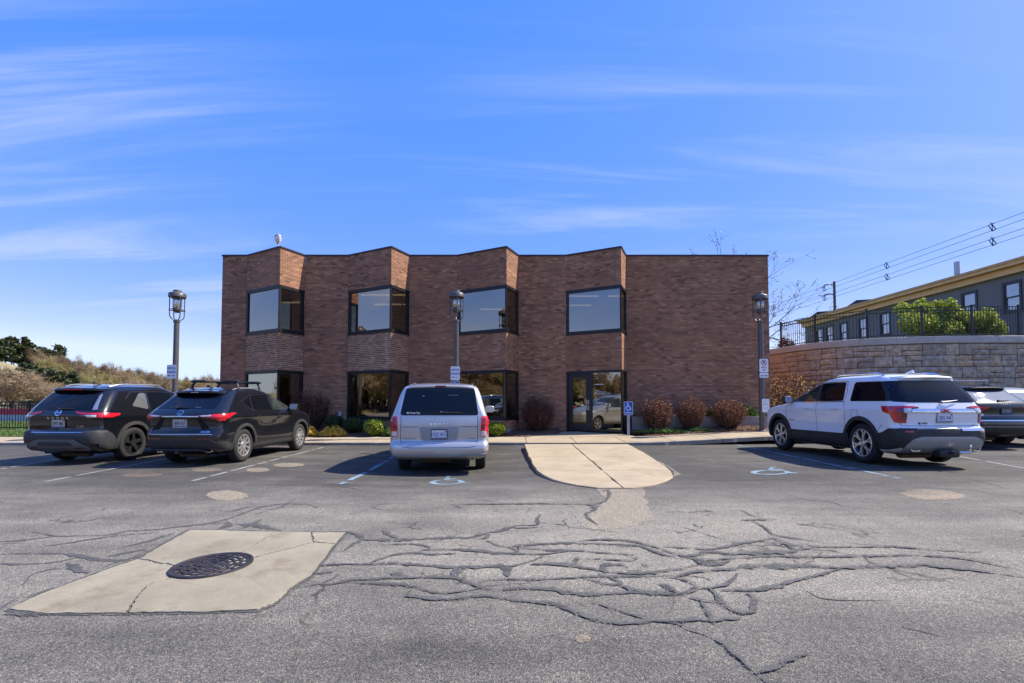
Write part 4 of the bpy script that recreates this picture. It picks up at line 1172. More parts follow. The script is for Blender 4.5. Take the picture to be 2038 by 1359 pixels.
globe_shrub(6, .40, .31, 5200, MT['leaf_globe'], 'boxwood_shrub', 'dark green clipped globe beside the burgundy shrub', 'shrub', onbed(667, 16.65), 'clipped globe shrubs', .040)
globe_shrub(7, .40, .29, 5200, MT['leaf_globe'], 'boxwood_shrub', 'dark green clipped globe below the second bay window', 'shrub', onbed(705, 16.35), 'clipped globe shrubs', .040)
globe_shrub(8, .41, .33, 4200, MT['leaf_lime'], 'boxwood_shrub', 'bright lime green globe left of the silver minivan', 'shrub', onbed(746, 15.72), 'lime globe shrubs', .048)
globe_shrub(9, .38, .27, 3800, MT['leaf_lime'], 'boxwood_shrub', 'bright lime green globe right of the silver minivan', 'shrub', onbed(988, 15.74), 'lime globe shrubs', .048)
mound(10, .36, .26, .34, 1500, MT['leaf_green'], 'low_shrub', 'loose fresh green shrub tucked beside the lime globe', 'shrub', onbed(778, 15.72), .05)
mound(11, .42, .26, .42, 1500, MT['leaf_gold'], 'golden_shrub', 'low golden shrub right behind the black crossover front wheel', 'shrub', onbed(611, 15.66), .036, 'low golden shrubs')
mound(12, .48, .28, .40, 1700, MT['leaf_gold'], 'golden_shrub', 'low spreading golden shrub in front of the dark green globe', 'shrub', onbed(664, 15.66), .036, 'low golden shrubs')
mound(13, .42, .22, .40, 1500, MT['leaf_lime'], 'lime_shrub', 'lime green plant half hidden behind the wide russet shrub', 'shrub', (at(1424, 17.1), 17.12, .72), .05)
mound(14, .46, .20, .52, 1900, MT['leaf_green'], 'leafy_shrub', 'bright green leafy plant in the planter near the lamp post', 'shrub', (at(1486, 17.1), 17.12, .70), .06)
mound(15, .40, .18, .26, 900, MT['leaf_green'], 'leafy_shrub', 'small green plant in the planter behind the lamp post', 'shrub', (at(1527, 17.1), 17.12, .70), .06)
mound(16, .95, .18, .17, 1900, MT['leaf_green'], 'ground_cover', 'bright green ground cover at the foot of the first russet shrub', 'ground cover', onbed(1316, 16.02), .045)
mound(17, .42, .15, .15, 800, MT['leaf_green'], 'ground_cover', 'small bright green tuft at the foot of the middle russet shrub', 'ground cover', onbed(1390, 16.12), .045)
# big budding bush in the corner by the retaining wall
t = vase_shrub(18, 2.15, 1.75, 300, 5200, [MT['leaf_barberry'], MT['leaf_bud']], 'budding_bush', 'big twiggy brown bush with yellow buds below the stone wall', 'shrub', (11.3, 18.0, .22), None, .050, .5, 1.0, .34)

# =================================================================== STREET LAMPS AND SIGNS
LAMPS = [(348, 15.25, 5.10, 'lamp post left of the brick building, standing against the sky'), (908, 15.25, 5.10, 'lamp post rising behind the silver minivan'), (1516, 15.9, 5.18, 'lamp post at the right end of the brick wall')]
def make_lamp():
    t = thing('street_lamp', '', 'lamp post', (0,0,0), 0, 'lantern lamp posts along the building')
    H = 5.0
    mb = MB(); mb.lathe([(.24,0),(.24,.03),(.20,.05),(.13,.07),(.105,.09)], 20); mb.lathe([(.24,0),(0,0)], 20); mb.build('base_plate', MT['lamp_metal'], t, True)
    mb = MB(); mb.lathe([(.095,.05),(.088,1.5),(.080,H-1.06),(.10,H-1.04),(.10,H-.98),(.05,H-.95),(0,H-.95)], 16); mb.build('pole', MT['lamp_metal'], t, True)
    mb = MB()
    for k in range(4):
        a = PI/4+k*PI/2+.25; ca, sa = math.cos(a), math.sin(a)
        mb.tube([(ca*q, sa*q, z) for q, z in ((.04,H-1.0),(.10,H-.97),(.175,H-.92),(.215,H-.84),(.222,H-.70),(.222,H-.30),(.222,H-.14))], .017, 6)
    mb.lathe([(.213,H-.64),(.232,H-.64),(.232,H-.615),(.213,H-.615)], 28, close=True)
    for k in range(4):
        a = PI/4+k*PI/2+.25; mb.tube([(math.cos(a)*.11, math.sin(a)*.11, H-.60), (math.cos(a)*.22, math.sin(a)*.22, H-.63)], .010, 5)
    mb.build('cage', MT['lamp_metal'], t, True)
    mb = MB(); mb.lathe([(0,H-.20),(.245,H-.20),(.255,H-.19),(.255,H-.08),(.235,H-.05),(.15,H-.02),(.125,H+.0),(.120,H+.045),(.105,H+.06),(0,H+.07)], 28); mb.build('cap', MT['lamp_metal'], t, True)
    mb = MB(); mb.lathe([(0,H-.72),(.06,H-.715),(.10,H-.69),(.125,H-.64),(.125,H-.56),(.105,H-.55),(0,H-.55)], 20); mb.lathe([(.10,H-.21),(.14,H-.205),(.14,H-.26),(.10,H-.27)], 20)
    mb.build('lamp_socket', MT['lamp_metal'], t, True)
    mb = MB(); mb.lathe([(.105,H-.56),(.135,H-.52),(.14,H-.40),(.135,H-.30),(.12,H-.25)], 20); mb.build('glass_globe', MT['lglass'], t, True)
    mb = MB(); mb.sball((0,0,H-.44), .055, .055, .08, 1, 12, 8); mb.build('bulb', MT['bulb'], t, True)
    return t
m, tt, p = node_mat('ribbed_lamp_glass')
tr = tt.nodes.new('ShaderNodeBsdfTransparent'); tr.inputs['Color'].default_value = (.78,.76,.70,1)
gl = tt.nodes.new('ShaderNodeBsdfGlossy'); gl.inputs['Roughness'].default_value = .12; gl.inputs['Color'].default_value = (.9,.88,.8,1)
mx = tt.nodes.new('ShaderNodeMixShader'); mx.inputs[0].default_value = .38
tt.links.new(tr.outputs[0], mx.inputs[1]); tt.links.new(gl.outputs[0], mx.inputs[2]); tt.links.new(mx.outputs[0], tt.nodes['Material Output'].inputs[0])
MT['lglass'] = m
MT['bulb'] = pm('bulb_glass', (.72, .66, .52), .25, 0, .1, 5, coat=1.)
lamp0 = make_lamp()
lamp_xy = []
for i, (u, Y, top, lab) in enumerate(LAMPS):
    x = at(u, Y); zb_ = z_walk(x, 15.3)-.02
    o = lamp0 if i == 0 else dup(lamp0)
    o.location = (x, Y, zb_); o.scale = (1, 1, (top-zb_)/5.07); o['label'] = 'bronze lantern ' + lab
    o.rotation_euler = (0, 0, (0, .75, .15)[i]); lamp_xy.append((x, Y))

def rrect(w_, h_, r, n=4):
    pts = []
    for cx, cz, a0 in ((w_/2-r, h_/2-r, 0), (-w_/2+r, h_/2-r, 90), (-w_/2+r, -h_/2+r, 180), (w_/2-r, -h_/2+r, 270)):
        for k in range(n+1): a = R(a0+90*k/n); pts.append((cx+r*math.cos(a), cz+r*math.sin(a)))
    return pts
def plate_xz(mb, pts, y0, y1, off=(0,0), m=0):
    n = len(mb.v); k = len(pts)
    mb.v += [(off[0]+a, y0, off[1]+b) for a, b in pts]+[(off[0]+a, y1, off[1]+b) for a, b in pts]
    mb.face([n+i for i in range(k)][::-1], m); mb.face([n+k+i for i in range(k)], m)
    for i in range(k): j = (i+1) % k; mb.face((n+i, n+j, n+k+j, n+k+i), m)
def ring_xz(mb, r0, r1, y, c, a0=0, a1=360, n=28, m=0, y1=None):
    for i in range(n):
        p, q = R(a0+(a1-a0)*i/n), R(a0+(a1-a0)*(i+1)/n)
        mb.poly([(c[0]+r0*math.cos(p), y, c[1]+r0*math.sin(p)), (c[0]+r1*math.cos(p), y, c[1]+r1*math.sin(p)), (c[0]+r1*math.cos(q), y, c[1]+r1*math.sin(q)), (c[0]+r0*math.cos(q), y, c[1]+r0*math.sin(q))], m)
def stroke_xz(mb, pts, wd, y, m=0):
    for a, b in zip(pts, pts[1:]):
        d = Vector((b[0]-a[0], b[1]-a[1])); d.normalize(); n = Vector((-d.y, d.x))*wd/2; e = d*wd*.35
        mb.poly([(a[0]-e.x-n.x, y, a[1]-e.y-n.y), (b[0]+e.x-n.x, y, b[1]+e.y-n.y), (b[0]+e.x+n.x, y, b[1]+e.y+n.y), (a[0]-e.x+n.x, y, a[1]-e.y+n.y)], m)
def isa_xz(mb, c, s, y):
    ring_xz(mb, .30*s, .40*s, y, (c[0]-.02*s, c[1]-.22*s), 110, 385, 24)
    P = lambda a, b: (c[0]+a*s, c[1]+b*s)
    stroke_xz(mb, [P(-.10,.42), P(-.06,-.02), P(.22,-.02), P(.36,-.42), P(.50,-.36)], .10*s, y-.0003)
    stroke_xz(mb, [P(-.08,.20), P(.16,.20)], .085*s, y-.0006)
    ring_xz(mb, 0, .105*s, y-.0009, P(-.11,.58), 0, 360, 14)
def sign(name, label, cat, loc, w_, h_, mat, edge=None, rot=0, group=None):
    t = thing(name, label, cat, loc, rot, group)
    mb = MB(); plate_xz(mb, rrect(w_, h_, min(w_, h_)*.12), 0, .003); mb.build('panel', mat if edge is None else edge, t)
    if edge is not None:
        mb = MB(); plate_xz(mb, rrect(w_-.02, h_-.02, min(w_, h_)*.10), -.0012, -.0002); mb.build('face', mat, t)
    mb = MB()
    for s in (-1, 1): mb.lathe([(.009,0),(.009,.004),(0,.005)], 8)
    n = len(mb.v)//2
    mb.v = [(x, -z-.001, y+(h_*.42 if i < n else -h_*.42)) for i, (x, y, z) in enumerate(mb.v)]
    mb.build('bolt', MT['galv'], t)
    return t
def visitor_sign(i, zc, dx, label, double):
    x, y = lamp_xy[i]; t = sign('parking_sign', label, 'sign', (x+dx, y-.115, zc), .31, .46, MT['sign_white'])
    flat_text('VISITOR', .098, MT['ink_blue'], t, (0, -.002, .105), bold=.003, sx=.80); flat_text('PARKING', .098, MT['ink_blue'], t, (0, -.002, -.02), bold=.003, sx=.76)
    mb = MB(); stroke_xz(mb, [(-.09,-.135),(.10,-.135)], .014, -.002); mb.poly([(-.13,-.0022,-.135),(-.075,-.0022,-.165),(-.075,-.0022,-.105)])
    if double: mb.poly([(.13,-.0022,-.135),(.075,-.0022,-.105),(.075,-.0022,-.165)])
    mb.build('arrow', MT['ink_black'], t)
    return t
zc = W(345, 740, 15.25).z
visitor_sign(0, zc, -.05, 'white visitor parking sign with double arrow on the left lamp post', True)
zc = W(906, 743, 15.25).z
visitor_sign(1, zc, -.02, 'white visitor parking sign with arrow on the middle lamp post', False)
x, y = lamp_xy[1]
t = sign('accessible_sign', 'blue wheelchair sign half hidden by the minivan roof on the middle lamp post', 'sign', (x-.02, y-.115, zc-.42), .31, .31, MT['sign_blue'], MT['sign_white'])
mb = MB(); isa_xz(mb, (0, -.02), .20, -.003); mb.build('wheelchair_symbol', MT['sign_white'], t)
# steel bands on the left post
x0_, y0_ = lamp_xy[0]
x, y = lamp_xy[2]
zc = W(1518, 728, 15.9).z
t = sign('no_parking_sign', 'white no parking sign with red circle on the right lamp post', 'sign', (x+.03, y-.115, zc), .305, .46, MT['sign_white'])
mb = MB(); ring_xz(mb, .082, .104, -.002, (0, .10)); mb.build('red_ring', MT['ink_red'], t)
flat_text('P', .155, MT['ink_black'], t, (0, -.0024, .10), bold=.005)
mb = MB(); stroke_xz(mb, [(-.062,.165),(.062,.035)], .022, -.0030); mb.build('red_slash', MT['ink_red'], t)
flat_text('2AM TO', .070, MT['ink_red'], t, (0, -.002, -.065), bold=.002, sx=.85); flat_text('6AM', .070, MT['ink_red'], t, (0, -.002, -.145), bold=.002, sx=.85)
t = sign('arrow_sign', 'small white plate with two black arrows below the no parking sign', 'sign', (x+.03, y-.115, zc-.335), .305, .17, MT['sign_white'])
mb = MB()
for s in (-1, 1):
    mb.poly([(s*.125,-.002,-.02),(s*.085,-.002,-.055),(s*.085,-.002,.015)][::s]); stroke_xz(mb, [(s*.09,-.02),(s*.03,-.02)], .030, -.0022)
mb.build('arrow', MT['ink_black'], t)
zc = W(1520, 807, 15.9).z
t = sign('time_limit_sign', 'white sign with faded green lettering low on the right lamp post', 'sign', (x+.07, y-.115, zc), .25, .46, MT['sign_white'])
mb = MB(); rl = random.Random(4)
for zz_, wd, hh in ((.155,.15,.05),(.045,.18,.075),(-.09,.17,.075)):
    xx = -wd/2
    while xx < wd/2-.01:                      # letters bleached past reading
        g = rl.uniform(.018, .03); stroke_xz(mb, [(xx, zz_-hh/2), (xx, zz_+hh/2)], .010, -.002)
        stroke_xz(mb, [(xx, zz_+rl.choice([-1,0,1])*hh*.45), (xx+g*.7, zz_+rl.choice([-1,0,1])*hh*.45)], .009, -.0022); xx += g+.012
mb.build('lettering', MT['ink_green'], t)
# free-standing accessible parking sign
px_, py_ = at(1250, 15.9), 15.9
zb_ = z_bed(px_, py_)
t = thing('accessible_parking_sign', 'blue accessible parking sign on its own short post beside the entrance', 'sign', (px_, py_, zb_))
mb = MB()
for (a, b) in ((-.045,-.028),(.028,.045)): mb.box(a, b, -.028, .004, -.05, 1.14)
mb.box(-.028, .028, .0, .006, -.05, 1.139); mb.build('post', MT['galv'], t)
mb = MB(); plate_xz(mb, rrect(.31, .47, .045), -.036, -.031, (0, .93)); mb.build('panel', MT['sign_white'], t)
mb = MB(); plate_xz(mb, rrect(.285, .445, .038), -.0375, -.0365, (0, .93)); mb.build('face', MT['sign_blue'], t)
mb = MB(); isa_xz(mb, (-.005, .985), .215, -.0385); mb.build('wheelchair_symbol', MT['sign_white'], t)
flat_text('PARKING', .060, MT['sign_white'], t, (0, -.0385, .775), bold=.002, sx=.9)

# =================================================================== RETAINING WALL, FENCE ON TOP
WP = [(12.55, 25.5), (12.8, 23.0), (13.02, 21.3), (13.35, 20.2), (13.95, 19.35), (14.75, 18.75), (15.7, 18.35), (17.0, 18.05), (18.6, 17.95), (20.5, 17.95), (22.5, 18.0), (25.0, 18.15), (28.0, 18.4), (33.0, 18.8)]
def resample(path, step):
    P = [Vector(p) for p in path]
    for _ in range(2):
        Q = [P[0]]
        for a, b in zip(P, P[1:]): Q += [a.lerp(b, .25), a.lerp(b, .75)]
        P = Q+[P[-1]]
    out_ = [P[0]]; acc = 0
    for a, b in zip(P, P[1:]):
        L = (b-a).length; s = step-acc
        while s <= L: out_.append(a.lerp(b, s/L)); s += step
        acc = (acc+L) % step
    return out_
WALLP = resample(WP, .05)
WL = (len(WALLP)-1)*.05
def wpt(s):
    s = max(0, min(WL-.001, s))/.05; i = int(s); a, b = WALLP[i], WALLP[min(i+1, len(WALLP)-1)]
    p = a.lerp(b, s-i); d = (WALLP[min(i+3, len(WALLP)-1)]-WALLP[max(i-3, 0)]).normalized()
    return p, Vector((d.y, -d.x))
ZC0, ZC1 = 3.66, 3.95
rw = thing('retaining_wall', 'curved retaining wall of split stone blocks with smooth cap', 'retaining wall', (0,0,0))
mb = MB()
for k in range(len(WALLP)-1):
    if k % 5: continue
    j = min(k+5, len(WALLP)-1)
    (p, n), (q, n2) = wpt(k*.05), wpt(j*.05)
    o0 = -.055
    mb.poly([(p.x+n.x*o0, p.y+n.y*o0, -.1), (q.x+n2.x*o0, q.y+n2.y*o0, -.1), (q.x+n2.x*o0, q.y+n2.y*o0, ZC0), (p.x+n.x*o0, p.y+n.y*o0, ZC0)])
mb.build('backing', MT['joint'], rw)
rs = random.Random(21)
def stone(s0, s1, za, zb2, skew0=0, skew1=0, zsk=(0,0,0,0)):
    """one stone: 4x3 face grid pillowed and roughened, with returns into the joint"""
    mb = MB(); g = .012; nx_, nz = max(2, min(5, int((s1-s0)/.16)+1)), 2 if zb2-za < .3 else 3
    idx = []
    pr = rs.uniform(-.008, .030)
    for j in range(nz+1):
        row = []
        for i in range(nx_+1):
            u, v = i/nx_, j/nz
            s_ = s0+g+(s1-s0-2*g)*u + (skew0*(1-u)+skew1*u)*(v-.5)
            z = za+g+(zb2-za-2*g)*v + ((zsk[0]*(1-u)+zsk[1]*u)*(1-v)+(zsk[2]*(1-u)+zsk[3]*u)*v)
            edge = min(u, 1-u, v, 1-v) == 0
            o_ = pr + (-.022 if edge else rs.uniform(.0, .030))
            p, n = wpt(s_); row.append(len(mb.v)); mb.v.append((p.x+n.x*o_, p.y+n.y*o_, z + (rs.uniform(-.006,.006) if edge else rs.uniform(-.02,.02))))
        idx.append(row)
    for j in range(nz):
        for i in range(nx_): mb.face((idx[j][i], idx[j][i+1], idx[j+1][i+1], idx[j+1][i]))
    rim = idx[0]+[r[-1] for r in idx[1:]]+idx[-1][::-1][1:]+[r[0] for r in idx[1:-1]][::-1]
    back = []
    for q in rim:
        x, y, z = mb.v[q]; p, n = wpt((s0+s1)/2); back.append(len(mb.v)); mb.v.append((x-n.x*.05, y-n.y*.05, z))
    for a in range(len(rim)):
        b = (a+1) % len(rim); mb.face((rim[b], rim[a], back[a], back[b]))
    return mb.build('stone', MT['stone'], rw, False)
nst = 0
RH = .457
for row in range(8):
    zt_ = ZC0-.012-row*RH; zb_r = zt_-RH
    s_ = 2.2 - rs.uniform(0, .6)
    while s_ < WL-2.0:
        w_ = rs.uniform(1.05, 1.35)
        if row >= 4 and rs.random() < .55: k = 0
        else: k = rs.choice([1, 1, 2, 2, 3, 4, 5, 5])
        a, b = s_, s_+w_
        h = zb_r+RH*rs.uniform(.42, .58)
        f = a+w_*rs.uniform(.35, .62)
        sk = rs.uniform(-.08, .08); zz2 = rs.uniform(-.045, .045)
        if k == 0: stone(a, b, zb_r, zt_)
        elif k == 1: stone(a, b, h, zt_, 0, 0, (zz2*.3, -zz2*.3, 0, 0)); stone(a, f, zb_r, h, 0, 0, (0, 0, zz2*.3, 0)); stone(f, b, zb_r, h, 0, 0, (0, 0, 0, -zz2*.3))
        elif k == 2: stone(a, f, zb_r, zt_, 0, sk); stone(f, b, h, zt_, sk*.5, 0); stone(f, b, zb_r, h, sk*.5, 0)
        elif k == 3: stone(a, f, zb_r, zt_); stone(f, b, zb_r, zt_)
        elif k == 4: stone(a, f, h, zt_, 0, sk, (zz2, -zz2, 0, 0)); stone(f, b, h+zz2*.4, zt_, sk, 0); f2 = a+w_*rs.uniform(.4, .65); stone(a, f2, zb_r, h, 0, 0, (0,0,zz2,-zz2*.4)); stone(f2, b, zb_r, h, 0, 0, (0,0,-zz2*.2,zz2*.4))
        else: stone(a, f, h, zt_); stone(a, f, zb_r, h); stone(f, b, zb_r, zt_)
        s_ = b
s_ = 1.0
while s_ < WL-.5:
    e_ = min(s_+1.22, WL); mb = MB(); n_ = 4; ring = []
    for i in range(n_+1):
        p, n = wpt(s_+.004+(e_-s_-.008)*i/n_)
        ring.append(len(mb.v))
        for o_, z in ((.03, ZC0), (.055, ZC0+.02), (.055+rs.uniform(-.008,.012), ZC0+.15), (.045, ZC1-.02), (.02, ZC1), (-.42, ZC1), (-.42, ZC0)):
            mb.v.append((p.x+n.x*o_, p.y+n.y*o_, z+rs.uniform(-.004,.004)))
    for a, b in zip(ring, ring[1:]):
        for q in range(7): mb.face((a+q, b+q, b+(q+1) % 7, a+(q+1) % 7))
    mb.face([ring[0]+q for q in range(7)]); mb.face([ring[-1]+q for q in range(7)][::-1])
    mb.build('cap_stone', MT['cap'], rw); s_ = e_
# terrace behind the wall
pts = [(p.x+.4*0, p.y+.35, ZC1-.05) for p in [wpt(k*1.0)[0] for k in range(int(WL))]]
mb = MB(); mb.poly([(12.2, 60, ZC1-.05)]+pts+[(90, 19, ZC1-.05), (90, 90, ZC1-.05), (12.2, 90, ZC1-.05)])
struct(mb.build('terrace', MT['lawn']), 'raised ground behind the stone retaining wall', 'terrace')
mb = MB()
mb.box(33, 90, 18.8, 19.2, -.1, ZC1-.05); struct(mb.build('bank', MT['lawn']), 'grassed bank continuing the retaining wall', 'bank')

def iron_fence(name, label, path, z0, hgt, pan, pick, loop_top=True, group=None):
    """posts, three rails and single pickets along a resampled path of (x, y)"""
    t = thing(name, label, 'fence', (0,0,0), 0, group)
    P = resample(path, .02); L = (len(P)-1)*.02
    def pt(s): i = max(0, min(len(P)-2, int(s/.02))); d = (P[min(i+5, len(P)-1)]-P[max(i-5, 0)]).normalized(); return P[i], math.atan2(d.y, d.x)
    pm_ = MB(); pm_.box(-.032,.032,-.032,.032,0,hgt+.02); pm_.box(-.040,.040,-.040,.040,hgt+.02,hgt+.04); pm_.box(-.02,.02,-.02,.02,hgt+.04,hgt+.055); post_me = pm_.mesh('post', MT['fence'])
    km = MB(); km.box(-.009,.009,-.009,.009,.05,hgt-.03); pick_me = km.mesh('picket', MT['fence'])
    s = 0.0; zs = z0 if callable(z0) else (lambda x, y: z0)
    while s < L-.2:
        p, a = pt(s); obj('post', post_me, t, (p.x, p.y, zs(p.x, p.y)), a)
        e = min(s+pan, L)
        q, _ = pt(e)
        d = math.atan2(q.y-p.y, q.x-p.x)
        za, zb_ = zs(p.x, p.y), zs(q.x, q.y)
        for h_ in (hgt-.03, hgt-.17, .10):
            A_, B_ = Vector((p.x, p.y, za+h_)), Vector((q.x, q.y, zb_+h_)); n = Vector((-math.sin(d), math.cos(d), 0))*.015
            rm = MB(); k = 0; rm.v += [A_-n+Vector((0,0,-.017)), B_-n+Vector((0,0,-.017)), B_+n+Vector((0,0,-.017)), A_+n+Vector((0,0,-.017)), A_-n+Vector((0,0,.017)), B_-n+Vector((0,0,.017)), B_+n+Vector((0,0,.017)), A_+n+Vector((0,0,.017))]
            rm.v = [tuple(v) for v in rm.v]
            for qd in ((0,3,2,1),(4,5,6,7),(0,1,5,4),(1,2,6,5),(2,3,7,6),(3,0,4,7)): rm.face([k+i for i in qd])
            rm.build('rail', MT['fence'], t)
        n = int(round((e-s)/pick))
        for i in range(1, n):
            f = i/n; obj('picket', pick_me, t, (p.x+(q.x-p.x)*f, p.y+(q.y-p.y)*f, za+(zb_-za)*f), d)
        s = e
    return t
fp = []
for k in range(10, int(WL/.25)):
    p, n = wpt(k*.25); fp.append((p.x-n.x*.16, p.y-n.y*.16))
iron_fence('iron_fence', 'black iron picket fence along the top of the stone wall', [(f[0], f[1]) for f in fp][4:], ZC1-.0, 1.22, 1.86, .115)

# =================================================================== GREY BUILDING ON THE TERRACE
XG, ZG, ZE = 28.0, ZC1-.05, 8.62
gb = thing('grey_building', 'long grey stucco building with tan eaves on the terrace', 'building', (0,0,0))
Y0g, Y1g = 17.6, 43.0
YW = [FPX*XG/(u-1019) for u in (1634.6, 1654.5, 1682.7, 1721.8, 1766, 1811, 1936, 2022.5)]
YW += [YW[-1]-1.95, YW[-1]-3.9]
ww, wz0, wz1 = .86, 6.42, 8.00
ys = sorted(YW); mb = MB()
edges = [Y0g] + [v for y in ys for v in (y-ww/2, y+ww/2)] + [Y1g]
for i in range(0, len(edges), 2):
    mb.box(XG, XG+.3, edges[i], edges[i+1], ZG, ZE)
for y in ys:
    mb.box(XG+.001, XG+.3, y-ww/2, y+ww/2, ZG, wz0); mb.box(XG+.001, XG+.3, y-ww/2, y+ww/2, wz1, ZE)
mb.box(XG, XG+9, Y1g, Y1g+.3, ZG, ZE); mb.box(XG, XG+9, Y0g-.3, Y0g, ZG, ZE); mb.box(XG+9, XG+9.3, Y0g-.3, Y1g+.3, ZG, ZE)
mb.build('wall', MT['siding'], gb)
for y in YW:
    mb = MB(); a, b = y-ww/2, y+ww/2
    mb.box(XG-.05, XG+.09, a-.07, a+.05, wz0-.03, wz1+.10); mb.box(XG-.05, XG+.09, b-.05, b+.07, wz0-.03, wz1+.10)
    mb.box(XG-.051, XG+.088, a+.05, b-.05, wz1-.06, wz1+.102); mb.box(XG-.06, XG+.088, a-.10, b+.10, wz0-.09, wz0-.032); mb.box(XG-.04, XG+.088, a+.05, b-.05, wz0-.03, wz0+.05)
    zm = (wz0+wz1)/2; mb.box(XG-.03, XG+.086, a+.05, b-.05, zm-.03, zm+.03)
    f = mb.build('window', MT['wframe'], gb)
    for z0, z1, o_ in ((wz0+.05, zm-.03, .06), (zm+.03, wz1-.06, .03)):
        m2 = MB(); m2.box(XG+o_, XG+o_+.01, a+.05, b-.05, z0, z1); m2.build('pane', MT['hglass'], f)
mb = MB(); mb.box(XG-.55, XG-.50, Y0g-.8, Y1g+.5, ZE+.22, ZE+.52); mb.box(XG-.50, XG+9.9, Y1g+.45, Y1g+.5, ZE+.22, ZE+.52); mb.build('fascia', MT['trim'], gb)
mb = MB(); mb.box(XG-.25, XG+.02, Y0g-.5, Y1g+.35, ZE-.16, ZE+.20); mb.build('frieze', MT['trim'], gb)
mb = MB(); mb.box(XG-.50, XG+9.85, Y0g-.75, Y1g+.45, ZE+.20, ZE+.26); mb.box(XG-.62, XG-.55, Y0g-.8, Y1g+.52, ZE+.40, ZE+.54); mb.build('soffit', MT['trim_dark'], gb)
mb = MB()
rp_ = [(XG-.58, ZE+.54), (XG+4.6, ZE+1.05), (XG+9.9, ZE+.54), (XG+9.9, ZE+.48), (XG-.58, ZE+.48)]
n = len(mb.v); mb.v = [(x, Y0g-.8, z) for x, z in rp_]+[(x, Y1g+.5, z) for x, z in rp_]
for i in range(5): j = (i+1) % 5; mb.face((i, j, 5+j, 5+i))
mb.face(range(5)); mb.face([9,8,7,6,5]); mb.build('roof', MT['coping'], gb)
for yy in (36.5, 41.2):
    mb = MB(); mb.v = [(XG-.2,yy,ZE+.5),(XG-.2,yy+1.6,ZE+.5),(XG-.2,yy,ZE+.95),(XG+1.4,yy,ZE+.6),(XG+1.4,yy+1.6,ZE+.6),(XG+1.4,yy,ZE+1.05)]
    for f in ((0,2,1),(3,4,5),(0,1,4,3),(1,2,5,4),(2,0,3,5)): mb.face(f)
    mb.build('roof_vent', MT['coping'], gb)
mb = MB(); mb.tube([(30.6, 31.0, ZE+.5), (30.6, 31.0, ZE+1.55)], .13, 12); mb.tube([(30.6,31.0,ZE+1.5),(30.6,31.0,ZE+2.35)], .16, 12); mb.build('flue_pipe', MT['galv'], gb, True)

# power pole, wires
UX = 44.0
pole_y = FPX*UX/(1660-1019)
up = thing('utility_pole', 'wooden utility pole with two curved arms beyond the grey building', 'utility pole', (UX+.4, pole_y, ZG))
HW1, HW2 = CAM_H+353/FPX*(FPX*UX/991), CAM_H+324/FPX*(FPX*UX/993)
mb = MB(); mb.tube([(0,0,0),(0,0,HW1+1.0-ZG)], [.22,.15], 10); mb.build('pole', MT['wood'], up, True)
for H in (HW1, HW2):
    mb = MB(); mb.tube([(-.1,0,H+.45-ZG),(-.7,0,H+.62-ZG),(-1.3,0,H+.52-ZG),(-1.5,0,H+.2-ZG)], .07, 6); mb.build('arm', MT['lamp_metal'], up, True)
def hang(y, H): return H - .25*math.sin(PI*((y-10) % 30)/30)
for H, lab in ((HW1, 'upper'), (HW2, 'lower')):
    for dx, dz, wlab in ((-1.75, .17, 'outer'), (-1.1, -.17, 'inner')):
        mb = MB(); mb.tube([(UX+.4+dx, y, H+dz) for y in np.linspace(18, 120, 40)], .022, 4)
        tag(mb.build('power_line', MT['fence']), '%s wire of the %s pair crossing the sky at right' % (wlab, lab), 'power line', 'power lines at right')
    for y, pl_ in ((FPX*UX/991, 'at the right edge of the sky'), (FPX*UX/771, 'above the middle of the grey roof'), (FPX*UX/537, 'past the pole near the bare branches'), (pole_y-.02, 'hanging from the utility pole arm')):
        t = thing('line_spacer', 'black wire spacer on the %s pair %s' % (lab, pl_), 'line spacer', (UX-1.02, y, H))
        mb = MB()
        for a, b in (((0,0,.28),(-.33,0,.17)), ((0,0,.28),(.33,0,-.17)), ((0,0,.28),(0,0,-.35)), ((0,0,-.35),(-.33,0,.17)), ((0,0,-.35),(.33,0,-.17)), ((0,0,.28),(.15,0,.42)), ((0,0,.28),(-.15,0,.42))): mb.tube([a, b], .036, 5)
        mb.build('spacer_frame', MT['fence'], t)

# =================================================================== LEFT SIDE: LAWN, FENCE, HILL
RIDGE = [(-330, 17), (-175, 15.5), (-156, 14.2), (-140, 10.6), (-127, 7.2), (-112, 4.4), (-96, 2.2), (-60, 1.0), (40, .6)]
def ridge(x):
    for a, b in zip(RIDGE, RIDGE[1:]):
        if a[0] <= x <= b[0]: t = (x-a[0])/(b[0]-a[0]); return a[1]+(b[1]-a[1])*t
    return RIDGE[0][1] if x < -330 else .6
def z_hill(x, y):
    xe = x*(130/max(y, 40))                     # the ridge lines up along the sight from the lot
    f = sstep(52, 122, y)
    return .12 + ridge(max(-330, min(40, xe if y > 60 else x*2)))*f + (.25*math.sin(x*.11)*math.sin(y*.13) if y > 45 else 0)
mb = grid_sheet(-320, -11.2, 15.62, 190, 110, 70, z_hill)
struct(mb.build('hill', MT['dry'], None, True), 'dry grassy hill rising at the left edge', 'hill')
mb = grid_sheet(-60, -11.2, 15.58, 34, 60, 24, lambda x, y: .135+.02*math.sin(x*.7)*math.sin(y*.9))
struct(mb.build('lawn', MT['lawn'], None, True), 'green lawn strip behind the left sidewalk', 'lawn')
mb = MB(); rg = random.Random(2)
for k in range(26000):
    x = -11.3-20*(rg.random()**.8); y = 15.62+12*(rg.random()**1.6); h = rg.uniform(.04, .10); a = rg.uniform(0, PI); wq = .006+.0006*y
    lx, ly = rg.gauss(0, .02), rg.gauss(0, .02)
    mb.poly([(x-math.cos(a)*wq, y-math.sin(a)*wq, .12), (x+math.cos(a)*wq, y+math.sin(a)*wq, .12), (x+lx, y+ly, .14+h)])
